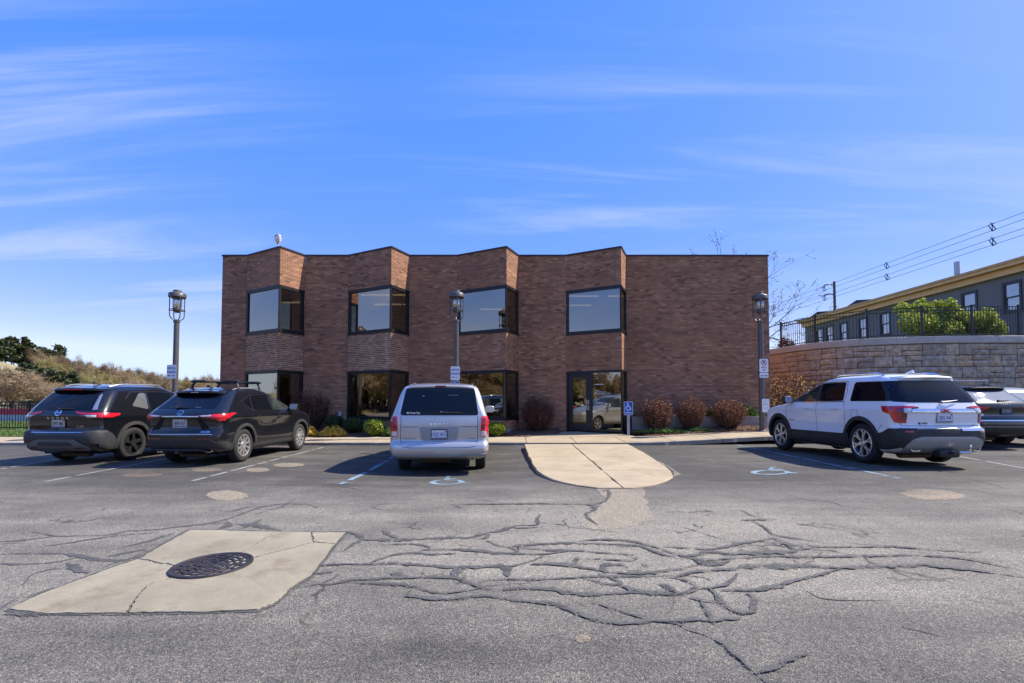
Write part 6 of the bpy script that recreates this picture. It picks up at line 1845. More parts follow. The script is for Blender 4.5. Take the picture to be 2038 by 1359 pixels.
def spoiler(car, t, half, z, yo, dep, th, mat, lamp=None):
    m_ = MB(); n = 14; rows = []
    for i in range(n+1):
        a = -half+2*half*i/n; y = car.rear(a*.98, z).y; e = math.sqrt(max(0.05, 1-(abs(a)/half)**6)); zz = z-.018*(a/half)**2
        rows.append(len(m_.v)); m_.v += [(a, y-yo*e, zz-th*.45), (a, y-yo*e-.004, zz-th*.1), (a, y-yo*e+.02, zz+th*.4), (a, y+dep, zz+th*.75), (a, y+dep, zz-th*.5)]
    for a, b in zip(rows, rows[1:]):
        for q in range(5): m_.face((a+q, b+q, b+(q+1) % 5, a+(q+1) % 5))
    m_.face([rows[0]+q for q in range(5)]); m_.face([rows[-1]+q for q in range(5)][::-1]); sp_ = m_.build('roof_spoiler', mat, t, True)
    if lamp:
        y = car.rear(0, z).y-yo-.007; m_ = MB(); plate_xz(m_, [(x, zz+z-.012+lamp[2]) for x, zz in rrect(lamp[0], lamp[1], .006)], y, y+.02); m_.build('brake_light', MT['red'] if len(lamp) < 4 else lamp[3], sp_)
def exhaust(car, t, a, z, w_, h_, mat):
    y = car.rear(a, z).y; m_ = MB(); o = rrect(w_, h_, h_*.4); i_ = rrect(w_-.03, h_-.03, h_*.3); n = len(o)
    m_.v = [(a+x, y-.02, z+q) for x, q in o]+[(a+x, y-.02, z+q) for x, q in i_]+[(a+x, y+.10, z+q) for x, q in o]+[(a+x, y+.06, z+q) for x, q in i_]
    for k in range(n):
        j = (k+1) % n; m_.face((k, j, n+j, n+k)); m_.face((k, 2*n+k, 2*n+j, j)); m_.face((n+k, n+j, 3*n+j, 3*n+k))
    o_ = m_.build('exhaust_pipe', mat, t, True)
    m2 = MB(); m2.poly([(a+x, y+.058, z+q) for x, q in i_][::-1]); m2.build('exhaust_bore', MT['gap'], o_)
def under(car, t, y0, y1, b, z):
    m_ = MB(); m_.box(-b, b, y0, y1, z-.05, z+.18); m_.build('underbody', MT['gap'], t)
    m_ = MB()
    m_.tube([(-.45, y0+.25, z-.04), (.2, y0+.25, z-.04)], .10, 10); m_.tube([(-.75, car.wh[0], car.R), (.75, car.wh[0], car.R)], .05, 8); m_.build('silencer', MT['rust'], t, True)
def seams(car, t, side_lines, rear_lines, w_=.007):
    if side_lines: both(car, t, 'door_seam', [band(l, w_) for l in side_lines], .0016, .002, MT['gap'], .08)
    if rear_lines: rearp(car, t, 'tailgate_seam', [band(l, w_) for l in rear_lines], .0016, .002, MT['gap'])
def headlights(car, t, z0, z1, a0, a1):
    for sg in (1, -1): patch(car.front, [[(sg*a, z) for a, z in ((a0, z0+.02), (a1, z0+.05), (a1-.01, z1), (a0+.04, z1-.02))]], .006, .01, 'headlight', MT['clear'], t)
def windscreen(car, t, z0, z1, k0, k1):
    patch(car.front, [rp([(-k0, z0), (k0, z0), (k1, z1), (-k1, z1)], .05)], .005, .008, 'windscreen', MT['cglass_l'], t, .09)
def blob_bits(t, car, pts, mat, name):
    m_ = MB()
    for (a, z, w_, h_) in pts:
        p = car.rear(a, z); m_.box(a-w_/2, a+w_/2, p.y-.010, p.y-.002, z-h_/2, z+h_/2)
    return m_.build(name, mat, t)

# ---------------------------------------------------------------- silver minivan
def minivan():
    t = thing('minivan', 'silver minivan parked nose to the kerb below the middle lamp post', 'minivan', (-1.38, 8.62, -.10), R(4.4)); t.scale = (.95, .95, 1.04)
    tab = [(.27,.32,4.75,.80),(.315,.12,4.95,.89),(.37,.03,5.08,.945),(.47,0,5.14,.985),(.56,.015,5.15,.99),(.61,.06,5.13,.99),(.66,.085,5.11,.99),(.80,.08,5.05,.99),(.92,.085,4.92,.985),(1.02,.095,4.62,.975),(1.10,.11,4.2,.96),(1.17,.125,3.98,.935),(1.30,.18,3.66,.895),(1.48,.27,3.2,.84),(1.58,.325,2.92,.80),(1.645,.37,2.68,.765),(1.69,.44,2.5,.70),(1.715,.54,2.35,.60)]
    c = Car(tab, 1.72, (1.10, 4.17), .352, .40, rr=.13, rf=.45, cr=.055, cf=.22, crown=.040, drop=.012, dropc=1.7, crease=1.0, belt=1.10)
    c.body(t, MT['p_silver']); under(c, t, .6, 4.6, .70, .30)
    add_wheels(c, t, make_wheel(.352, .215, .225, 'twin', MT['alloy'], 5), .935)
    rearp(c, t, 'rear_window', rp([(-.785,1.11),(.785,1.11),(.70,1.635),(-.70,1.635)], .05), .004, .006, MT['cglass'])
    both(c, t, 'side_window', [rp([(.42,1.14),(1.28,1.13),(1.26,1.56),(.62,1.56)], .05)], .004, .006, MT['cglass'])
    both(c, t, 'side_window', [rp([(1.34,1.13),(2.42,1.12),(2.42,1.57),(1.34,1.565)], .05)], .004, .006, MT['cglass'])
    both(c, t, 'side_window', [rp([(2.50,1.12),(3.62,1.12),(3.36,1.36),(3.05,1.54),(2.50,1.57)], .05)], .004, .006, MT['cglass_l'])
    windscreen(c, t, 1.20, 1.62, .80, .62); headlights(c, t, .72, .92, .55, .86)
    # tall lamps on the corners: red above, clear reversing lamp at the foot
    for sg in (1, -1):
        L_ = [(sg*a, z) for a, z in ((.825,.71),(.93,.72),(.972,.76),(.974,1.06),(.955,1.09),(.835,1.09))]
        o = patch(c.rear, [rp(L_, .03)], .012, .016, 'tail_light', MT['red'], t, .035)
        patch(c.rear, [rp([(sg*a, z) for a, z in ((.835,.725),(.93,.735),(.945,.78),(.93,.82),(.835,.82))], .02)], .0145, .004, 'reversing_lamp', MT['clear'], o, .04)
        for zc in (.90, 1.01): patch(c.rear, [[(sg*(.895+.048*math.cos(2*PI*k/18)), zc+.044*math.sin(2*PI*k/18)) for k in range(18)]], .0142, .003, 'lamp_ring', MT['red_dark'], o, .05)
    # pressings of the tailgate
    rearp(c, t, 'name_bar', rp([(-.40,.905),(.40,.905),(.40,.99),(-.40,.99)], .03), .010, .012, MT['p_silver'])
    rear_text(c, t, 'D  O  D  G  E', .052, MT['chrome'], 0, .948, 'lettering', 1.25, .002, .014)
    rearp(c, t, 'plate_recess', rp([(-.40,.895),(.40,.895),(.36,.665),(.30,.645),(-.30,.645),(-.36,.665)], .04), .003, .004, MT['silverpl'])
    plate(c, t, -.0, .765, 'DQZ 0515', off=.022)
    rear_text(c, t, 'GRAND CARAVAN', .036, MT['silverpl'], -.60, .69, 'lettering', .78, .001, .006)
    blob_bits(t, c, [(.62,.685,.055,.022),(.685,.685,.06,.022)], MT['silverpl'], 'model_badge')
    seams(c, t, [[(.78,.62),(.80,1.1)], [(2.46,.33),(2.46,1.10)], [(1.33,.75),(1.33,1.1)], [(3.72,.5),(3.66,1.1)], [(.75,.98),(3.6,.96)]], [[(-.765,1.10),(-.768,.66),(-.72,.55),(-.60,.525),(.60,.525),(.72,.55),(.768,.66),(.765,1.10)], [(-.76,.90),(-.42,.90)], [(.42,.90),(.76,.90)]], .009)
    rearp(c, t, 'tailgate_crease', band([(-.755,.635),(.755,.635)], .010), .002, .003, MT['silverpl'])
    rearp(c, t, 'bumper_step', band([(-.93,.395),(-.4,.385),(.4,.385),(.93,.395)], .030), .016, .02, MT['silverpl'])
    blob_bits(t, c, [(-.62,.39,.018,.018),(-.22,.385,.018,.018),(.22,.385,.018,.018),(.62,.39,.018,.018)], MT['blackpl'], 'parking_sensor')
    wiper(c, t, .02, .46, 1.165, 1.155, MT['blackpl']); spoiler(c, t, .66, 1.665, .035, .14, .055, MT['p_silver'], (.22, .030, .0, MT['red_dark']))
    rear_text(c, t, 'My Parents Type', .050, MT['plate'], -.52, 1.155, 'window_sticker', .78, .001, .009)
    blob_bits(t, c, [(-.34,1.47,.05,.016),(.27,1.485,.20,.008)], MT['silverpl'], 'window_reflector')
    exhaust(c, t, .66, .30, .09, .06, MT['steel']); mirrors(c, t, 3.55, 1.13, MT['p_silver'], .13); handles(c, t, (1.52, 2.66), .97, MT['p_silver'])
    rails(c, t, .75, 2.6, MT['chrome'], lift=.04)
    return t
# ---------------------------------------------------------------- big white SUV
def white_suv():
    t = thing('white_suv', 'white SUV with roof rails and tow hitch parked right of the lamp post', 'SUV', (8.40, 8.78, .02), R(2.5)); t.scale = (.95, .96, 1.10)
    tab = [(.24,.34,4.55,.82),(.30,.16,4.75,.90),(.40,.05,4.87,.935),(.55,0,4.92,.95),(.68,.015,4.92,.955),(.74,.07,4.91,.955),(.80,.085,4.90,.957),(.92,.07,4.85,.957),(1.00,.065,4.76,.952),(1.06,.085,4.55,.945),(1.12,.11,4.1,.93),(1.18,.135,3.85,.91),(1.30,.20,3.56,.865),(1.45,.30,3.2,.81),(1.56,.38,2.9,.765),(1.63,.43,2.68,.73),(1.675,.50,2.5,.68),(1.70,.60,2.35,.60)]
    c = Car(tab, 1.71, (1.07, 3.93), .382, .445, rr=.25, rf=.45, cr=.07, cf=.22, crown=.045, drop=.013, dropc=1.9, crease=1.02, belt=1.10)
    c.body(t, MT['p_white']); under(c, t, .4, 4.4, .70, .27)
    add_wheels(c, t, make_wheel(.382, .235, .268, 'y', MT['alloy'], 6), .93)
    # black skirt: sills, arches and bumper in one belt
    both(c, t, 'sill_cladding', [[(1.40,.26),(3.58,.26),(3.58,.54),(3.40,.535),(1.62,.54),(1.44,.58)]], .010, .02, MT['blackpl'])
    arch_trim(c, t, MT['blackpl'], .075, .016)
    both(c, t, 'bumper_corner', [[(.62,.31),(.42,.31),(.20,.36),(.12,.70),(.34,.70),(.50,.62),(.62,.60)]], .010, .02, MT['blackpl'], .05)
    rearp(c, t, 'bumper_cover', [(-.905,.37),(-.62,.36),(.62,.36),(.905,.37),(.93,.66),(.90,.705),(-.90,.705),(-.93,.66)], .012, .02, MT['blackpl'], False, .05)
    rearp(c, t, 'skid_plate', rp([(-.80,.29),(.80,.29),(.82,.40),(.74,.52),(.55,.565),(-.55,.565),(-.74,.52),(-.82,.40)], .05), .022, .025, MT['silverpl'], False, .05)
    rearp(c, t, 'chrome_strip', band([(-.62,.695),(-.2,.70),(.2,.70)], .018), .020, .012, MT['silverpl']); rearp(c, t, 'chrome_strip', rp([(.30,.665),(.88,.665),(.88,.705),(.28,.705)], .015), .020, .012, MT['chrome'])
    rearp(c, t, 'reflector', rp([(.70,.635),(.84,.64),(.84,.665),(.70,.66)], .008), .016, .008, MT['red'], True)
    rearp(c, t, 'rear_window', rp([(-.745,1.165),(.745,1.165),(.655,1.585),(-.655,1.585)], .05), .004, .006, MT['cglass'])
    both(c, t, 'side_window', [rp([(.30,1.19),(1.40,1.19),(1.40,1.575),(.62,1.575)], .05)], .004, .006, MT['cglass'])
    rearp(c, t, 'corner_glass', [(.735,1.17),(.885,1.18),(.765,1.575),(.645,1.58)], .0035, .005, MT['cglass'], True, .05)
    both(c, t, 'side_window', [rp([(1.60,1.20),(2.42,1.19),(2.40,1.585),(1.66,1.585)], .05)], .004, .006, MT['cglass'])
    both(c, t, 'side_window', [rp([(2.50,1.185),(3.56,1.185),(3.30,1.38),(2.98,1.545),(2.50,1.585)], .05)], .004, .006, MT['cglass_l'])
    both(c, t, 'window_trim', [band([(3.62,1.17),(2.45,1.175),(1.56,1.185),(1.555,1.4),(1.62,1.60),(2.45,1.60),(3.0,1.56),(3.35,1.38)], .016)], .005, .008, MT['chrome']); both(c, t, 'door_pillar', [[(2.41,1.19),(2.505,1.19),(2.505,1.585),(2.40,1.585)]], .0045, .006, MT['blackpl'])
    windscreen(c, t, 1.22, 1.58, .78, .62); headlights(c, t, .80, .96, .55, .88)
    for sg in (1, -1):
        A_ = [(sg*a, z) for a, z in ((.52,1.085),(.80,1.10),(.93,1.095),(.945,.90),(.90,.805),(.775,.80),(.76,.96),(.70,1.04),(.52,1.065))]
        o = patch(c.rear, [A_], .012, .014, 'tail_light', MT['red_dark'], t, .035)
        patch(c.rear, [band([(sg*a, z) for a, z in ((.60,1.078),(.80,1.083),(.915,1.07),(.925,.92),(.885,.83),(.79,.825))], .034)], .0145, .004, 'light_bar', MT['red'], o, .035)
        patch(c.rear, [rp([(sg*a, z) for a, z in ((.66,1.055),(.80,1.06),(.80,.98),(.73,.97))], .02)], .0155, .004, 'reversing_lamp', MT['clear'], o, .04)
        patch(lambda u, z, sg=sg: c.side(u, z, sg), [rp([(.14,1.09),(.52,1.10),(.44,.99),(.30,.955),(.24,.81),(.14,.80)], .02)], .012, .014, 'tail_light', MT['red'], t, .035)
    rearp(c, t, 'chrome_bar', rp([(-.64,1.045),(.64,1.045),(.70,.985),(-.70,.985)], .015), .018, .016, MT['chrome'])
    rear_text(c, t, 'GMC', .085, MT['ink_red'], 0, 1.015, 'lettering', 1.15, .004, .024)
    rearp(c, t, 'plate_recess', rp([(-.52,.98),(.52,.98),(.36,.80),(-.36,.80)], .04), .0025, .003, MT['p_white'])
    plate(c, t, -.01, .895, 'EEG 344', off=.022, frame=MT['silverpl'])
    blob_bits(t, c, [(-.515,.795,.04,.032)], MT['ink_black'], 'dealer_badge'); blob_bits(t, c, [(-.455+.028*k, .80, .018, .02) for k in range(4)], MT['ink_black'], 'dealer_badge')
    rear_text(c, t, 'ACADIA', .032, MT['steel'], -.44, .765, 'lettering', 1.3, .001, .008); rear_text(c, t, 'AWD', .032, MT['steel'], .66, .775, 'lettering', 1.1, .001, .008)
    seams(c, t, [[(1.52,.62),(1.50,1.0),(1.57,1.18)], [(2.455,.28),(2.455,1.18)], [(3.60,.62),(3.60,1.0),(3.64,1.18)], [(.62,.62),(.50,.76)]], [[(-.86,1.0),(-.855,.76)], [(.86,1.0),(.855,.76)], [(-.85,.752),(.85,.752)]], .008)
    both(c, t, 'fuel_flap', [band(rp([(1.12,.88),(1.30,.88),(1.30,1.02),(1.12,1.02),(1.12,.90)], .03), .006)], .0016, .002, MT['gap'])
    both(c, t, 'door_badge', [band([(3.30,.755),(3.52,.755)], .022)], .004, .006, MT['trim_dark'])
    exhaust(c, t, -.60, .345, .20, .085, MT['chrome']); exhaust(c, t, .72, .345, .16, .085, MT['chrome'])
    m_ = MB(); m_.sball((0,.06,.27), .22, .10, .07, .4, 14, 8); m_.box(-.03,.03,-.12,.1,.27,.32); m_.build('hitch_cover', MT['blackpl'], t, True)
    m_ = MB(); m_.tube([(.10,-.10,.30),(.26,-.17,.31)], .022, 8); m_.tube([(.26,-.17,.31),(.26,-.17,.37)], .014, 8); m_.sball((.26,-.17,.40), .027,.027,.027, 1, 12, 8); m_.build('tow_ball', MT['chrome'], t, True)
    wiper(c, t, -.02, .34, 1.17, 1.205, MT['silverpl']); spoiler(c, t, .655, 1.635, .07, .16, .05, MT['p_white'], (.30, .02, -.01, MT['red_dark']))
    rails(c, t, .75, 2.75, MT['chrome'], lift=.055, r=.019); mirrors(c, t, 3.42, 1.19, MT['blackpl']); handles(c, t, (1.80, 2.76), 1.04, MT['p_white']); fin(c, t, .82, MT['p_white'])
    return t
# ---------------------------------------------------------------- black SUV at the far left
def black_suv():
    t = thing('black_suv', 'black SUV with grey bumper and silver roof rails parked at far left', 'SUV', (-9.48, 9.45, 0), R(-2.6)); t.scale = (.935, .96, 1.02)
    tab = [(.22,.34,4.35,.78),(.30,.12,4.52,.87),(.42,.02,4.60,.905),(.55,0,4.645,.915),(.66,.02,4.65,.918),(.715,.075,4.64,.918),(.80,.085,4.62,.918),(.92,.075,4.54,.917),(.99,.055,4.40,.912),(1.05,.075,4.05,.905),(1.11,.105,3.72,.89),(1.18,.15,3.52,.865),(1.30,.24,3.22,.82),(1.43,.345,2.92,.77),(1.52,.42,2.70,.73),(1.585,.47,2.5,.69),(1.63,.54,2.34,.64),(1.655,.64,2.2,.56)]
    c = Car(tab, 1.665, (1.02, 3.725), .368, .425, rr=.27, rf=.45, cr=.08, cf=.22, crown=.045, drop=.016, dropc=2.0, crease=.98, belt=1.06)
    c.body(t, MT['p_black']); under(c, t, .4, 4.2, .66, .25)
    add_wheels(c, t, make_wheel(.368, .23, .245, 'blade', MT['alloy_dark'], 5), .895)
    arch_trim(c, t, MT['greypl'], .07, .018)
    both(c, t, 'sill_cladding', [[(1.38,.24),(3.34,.24),(3.34,.44),(1.38,.44)]], .010, .02, MT['greypl'])
    both(c, t, 'bumper_corner', [[(.62,.30),(.36,.30),(.20,.36),(.13,.66),(.30,.70),(.44,.62),(.60,.42)]], .012, .02, MT['greypl'], .05)
    rearp(c, t, 'bumper_cover', [(-.875,.42),(-.70,.44),(-.42,.545),(.42,.545),(.70,.44),(.875,.42),(.895,.64),(.86,.70),(.66,.69),(.50,.625),(-.50,.625),(-.66,.69),(-.86,.70),(-.895,.64)], .012, .02, MT['greypl'], False, .05)
    rearp(c, t, 'skid_plate', rp([(-.70,.30),(.70,.30),(.74,.36),(.46,.525),(-.46,.525),(-.74,.36)], .04), .020, .025, MT['skid'], False, .05)
    rearp(c, t, 'skid_inset', rp([(-.42,.40),(.42,.40),(.36,.475),(-.36,.475)], .03), .0225, .004, MT['greypl'], False, .06)
    rearp(c, t, 'reflector', rp([(.44,.345),(.60,.35),(.60,.375),(.44,.37)], .008), .024, .006, MT['red_dark'], True)
    rearp(c, t, 'chrome_strip', band([(-.60,.665),(.60,.665)], .010), .006, .008, MT['chrome'])
    rearp(c, t, 'rear_window', rp([(-.70,1.115),(.70,1.115),(.61,1.50),(-.61,1.50)], .06), .004, .006, MT['cglass'])
    rearp(c, t, 'corner_glass', [(.70,1.12),(.775,1.13),(.64,1.47),(.60,1.47)], .0038, .005, MT['hglass'], True, .05)
    both(c, t, 'side_window', [rp([(.98,1.20),(1.42,1.12),(1.45,1.50),(1.28,1.50)], .05)], .004, .006, MT['hglass'])
    both(c, t, 'side_window', [rp([(1.50,1.12),(2.24,1.11),(2.20,1.51),(1.52,1.505)], .05)], .004, .006, MT['cglass'])
    both(c, t, 'side_window', [rp([(2.34,1.11),(3.30,1.11),(3.05,1.28),(2.78,1.44),(2.34,1.51)], .05)], .004, .006, MT['cglass_l'])
    both(c, t, 'window_trim', [band([(.86,1.36),(1.06,1.52),(1.5,1.53),(2.28,1.53),(2.75,1.47)], .024)], .008, .008, MT['chrome']); both(c, t, 'window_trim', [band([(1.47,1.12),(1.48,1.51)], .022)], .008, .008, MT['chrome'])
    windscreen(c, t, 1.15, 1.52, .76, .60); headlights(c, t, .80, .92, .50, .84)
    for sg in (1, -1):
        o = patch(c.rear, [[(sg*a, z) for a, z in ((.36,1.085),(.62,1.07),(.90,1.06),(.905,.965),(.66,.965),(.50,1.02))]], .012, .014, 'tail_light', MT['red_dark'], t, .04)
        patch(c.rear, [band([(sg*a, z) for a, z in ((.40,1.072),(.60,1.045),(.88,1.035))], .022)], .0145, .004, 'light_bar', MT['red'], o, .04)
        patch(c.rear, [rp([(sg*a, z) for a, z in ((.60,1.015),(.80,1.015),(.80,.975),(.66,.975))], .01)], .0145, .004, 'reversing_lamp', MT['clear'], o, .05)
        patch(lambda u, z, sg=sg: c.side(u, z, sg), [[(.12,1.06),(.62,1.045),(.60,1.01),(.40,.965),(.12,.965)]], .012, .014, 'tail_light', MT['red'], t, .04)
    rearp(c, t, 'badge_ring', [[(.075*math.cos(2*PI*k/26), 1.065+.062*math.sin(2*PI*k/26)) for k in range(26)]], .012, .012, MT['chrome'], False, .05)
    rearp(c, t, 'badge_field', [[(.056*math.cos(2*PI*k/26), 1.065+.044*math.sin(2*PI*k/26)) for k in range(26)]], .0135, .003, MT['p_black'], False, .05); rearp(c, t, 'badge_bar', [(-.085,1.055),(.085,1.055),(.085,1.076),(-.085,1.076)], .0155, .004, MT['chrome'])
    rear_text(c, t, 'R  O  G  U  E', .060, MT['chrome'], 0, .955, 'lettering', 1.45, .003, .008)
    rearp(c, t, 'tailgate_blade', rp([(-.66,.895),(.66,.905),(.87,.915),(.80,.745),(.60,.735),(-.60,.735),(-.80,.745),(-.87,.915)], .02), .004, .006, MT['p_black'])
    plate(c, t, .02, .845, 'EFT 086', MT['plate_old'], MT['ink_black'], off=.022)
    rear_text(c, t, 'SL  AWD', .036, MT['chrome'], .50, .785, 'lettering', 1.0, .001, .012)
    seams(c, t, [[(1.32,.80),(1.30,1.1)], [(2.29,.30),(2.29,1.1)], [(3.36,.5),(3.38,1.1)]], [[(-.79,1.0),(-.785,.72)], [(.79,1.0),(.785,.72)], [(-.80,.712),(.80,.712)]], .007)
    wiper(c, t, -.02, .34, 1.145, 1.15, MT['blackpl']); spoiler(c, t, .63, 1.565, .10, .16, .06, MT['p_black'], (.42, .022, -.005))
    rails(c, t, .70, 2.60, MT['alloy'], lift=.045, r=.018); mirrors(c, t, 3.16, 1.12, MT['p_black']); handles(c, t, (1.55, 2.52), .995, MT['chrome']); fin(c, t, .95, MT['blackpl'])
    return t
# ---------------------------------------------------------------- black crossover
def black_crossover():
    t = thing('black_crossover', 'black crossover with empty roof rack bars parked left of the bay windows', 'crossover', (-6.70, 9.15, 0), R(-2.0)); t.scale = (.88, .92, 1.01)
    tab = [(.24,.36,4.30,.78),(.32,.16,4.48,.87),(.44,.04,4.58,.905),(.56,0,4.62,.918),(.66,.01,4.63,.922),(.72,.045,4.63,.922),(.82,.07,4.60,.922),(.92,.06,4.50,.925),(1.00,.035,4.32,.925),(1.06,.06,4.0,.918),(1.12,.12,3.62,.895),(1.20,.22,3.38,.855),(1.30,.35,3.12,.81),(1.40,.47,2.86,.765),(1.48,.56,2.64,.725),(1.535,.62,2.45,.69),(1.575,.68,2.3,.64),(1.60,.78,2.15,.56)]
    c = Car(tab, 1.61, (.99, 3.65), .362, .42, rr=.28, rf=.48, cr=.09, cf=.25, crown=.045, drop=.024, dropc=2.05, crease=1.0, belt=1.06)
    c.body(t, MT['p_black']); under(c, t, .45, 4.2, .66, .27)
    add_wheels(c, t, make_wheel(.362, .225, .238, 'thin', MT['alloy'], 10), .90)
    arch_trim(c, t, MT['greypl'], .06, .016)
    both(c, t, 'sill_cladding', [[(1.36,.26),(3.26,.26),(3.26,.38),(1.36,.38)]], .010, .02, MT['greypl'])
    both(c, t, 'bumper_corner', [[(.60,.33),(.36,.33),(.18,.38),(.14,.50),(.34,.50),(.58,.42)]], .012, .02, MT['greypl'], .05)
    rearp(c, t, 'bumper_cover', [(-.82,.38),(-.60,.36),(.60,.36),(.82,.38),(.86,.46),(.72,.545),(-.72,.545),(-.86,.46)], .012, .02, MT['greypl'], False, .05)
    rearp(c, t, 'reflector', rp([(.42,.552),(.72,.555),(.70,.578),(.42,.575)], .006), .010, .008, MT['red_dark'], True)
    rearp(c, t, 'rear_window', rp([(-.70,1.165),(.70,1.165),(.62,1.45),(.45,1.475),(-.45,1.475),(-.62,1.45)], .07), .004, .006, MT['cglass'])
    both(c, t, 'side_window', [rp([(1.02,1.30),(1.30,1.145),(1.36,1.42)], .03)], .004, .006, MT['cglass'])
    both(c, t, 'side_window', [rp([(1.36,1.135),(2.16,1.115),(2.10,1.47),(1.42,1.44)], .05)], .004, .006, MT['cglass'])
    both(c, t, 'side_window', [rp([(2.24,1.115),(3.14,1.11),(2.92,1.26),(2.66,1.40),(2.24,1.47)], .05)], .004, .006, MT['cglass_l'])
    both(c, t, 'window_trim', [band([(.96,1.31),(1.24,1.13),(1.40,1.12)], .016), band([(.96,1.31),(1.36,1.45),(2.15,1.49),(2.6,1.44),(2.95,1.28)], .013), band([(1.33,1.14),(1.39,1.43)], .016), band([(2.20,1.12),(2.17,1.48)], .020)], .006, .008, MT['chrome'])
    windscreen(c, t, 1.16, 1.48, .75, .58); headlights(c, t, .82, .92, .50, .84)
    for sg in (1, -1):
        o = patch(c.rear, [[(sg*a, z) for a, z in ((.40,1.02),(.62,1.035),(.84,1.05),(.915,.985),(.90,.915),(.80,.945),(.62,.985))]], .014, .016, 'tail_light', MT['red'], t, .04)
        patch(c.rear, [rp([(sg*a, z) for a, z in ((.46,1.022),(.70,1.035),(.70,1.008),(.50,1.002))], .006)], .0165, .004, 'reversing_lamp', MT['clear'], o, .05)
        patch(lambda u, z, sg=sg: c.side(u, z, sg), [[(.16,1.04),(.50,1.075),(.64,1.06),(.42,1.01),(.24,.93),(.16,.91)]], .014, .016, 'tail_light', MT['red'], t, .04)
    rearp(c, t, 'badge_ring', [[(.068*math.cos(2*PI*k/26), 1.075+.052*math.sin(2*PI*k/26)) for k in range(26)]], .012, .012, MT['chrome'], False, .05)
    rearp(c, t, 'badge_field', [[(.055*math.cos(2*PI*k/26), 1.075+.041*math.sin(2*PI*k/26)) for k in range(26)]], .0135, .003, MT['p_black'], False, .05)
    rearp(c, t, 'badge_mark', [band([(.012,1.105),(-.022,1.058),(.035,1.058)], .014)], .0155, .004, MT['chrome'])
    rearp(c, t, 'chrome_strip', band([(-.43,1.005),(0,1.008),(.43,1.005)], .018), .012, .012, MT['chrome'])
    rearp(c, t, 'tailgate_recess', rp([(-.43,.985),(.43,.985),(.66,.72),(-.66,.72)], .03), .0025, .003, MT['p_black'])
    rearp(c, t, 'recess_edge', [(.36,.985),(.46,.985),(.70,.73),(.50,.745)], .004, .005, MT['gap'], True)
    plate(c, t, -.0, .875, 'EDR 1515', MT['plate_old'], MT['ink_black'], off=.020, frame=MT['plate_old'], size=.074)
    rear_text(c, t, 'NX 200t', .050, MT['chrome'], .60, .70, 'lettering', 1.1, .002, .010)
    seams(c, t, [[(1.28,.80),(1.24,1.12)], [(2.20,.30),(2.20,1.11)], [(3.22,.5),(3.24,1.1)], [(.98,.74),(.62,.78)]], [[(-.80,.93),(-.76,.68)], [(.80,.93),(.76,.68)], [(-.76,.662),(.76,.662)]], .007)
    rearp(c, t, 'bumper_lip', band([(-.74,.655),(.74,.655)], .012), .004, .006, MT['alloy'])
    wiper(c, t, -.18, .12, 1.19, 1.195, MT['blackpl']); spoiler(c, t, .62, 1.515, .12, .16, .055, MT['p_black'], (.18, .016, -.005, MT['clear']))
    rear_text(c, t, '- --- -- -', .05, MT['silverpl'], .30, 1.20, 'window_sticker', .8, .001, .009)
    for a in (-.58, .58): exhaust(c, t, a, .315, .15, .07, MT['chrome'])
    m_ = MB(); m_.tube([(-.50,.04,.34),(.50,.04,.34)], .022, 8); m_.tube([(-.62,.16,.30),(-.50,.05,.34)], .018, 8); m_.tube([(.62,.16,.30),(.50,.05,.34)], .018, 8); m_.box(-.04,.04,-.03,.16,.27,.34); m_.build('tow_receiver', MT['blackpl'], t, True)
    mirrors(c, t, 3.02, 1.13, MT['p_black']); handles(c, t, (1.44, 2.36), 1.0, MT['p_black']); fin(c, t, .98, MT['p_black'])
    # roof rack: two padded cross bars on four feet with side rails
    rails(c, t, .95, 2.5, MT['alloy'], lift=.03, r=.014)
    rk = MB(); zr = 1.66
    for y in (1.15, 2.05):
        for sg in (-1, 1):
            rk.tube([(sg*.60,y,zr-.07),(sg*.58,y,zr+.02),(sg*.52,y,zr+.075)], [.035,.030,.022], 8)
        rk.tube([(-.60,y,zr+.085),(.60,y,zr+.085)], .018, 8)
    ro = rk.build('roof_rack', MT['blackpl'], t, True)
    for y in (1.15, 2.05):
        for x0, x1 in ((-.62, -.20), (.20, .62)):
            m2 = MB(); m2.sball(((x0+x1)/2, y, zr+.10), (x1-x0)/2, .07, .030, .5, 14, 8); m2.build('rack_pad', MT['blackpl'], ro, True)
    return t
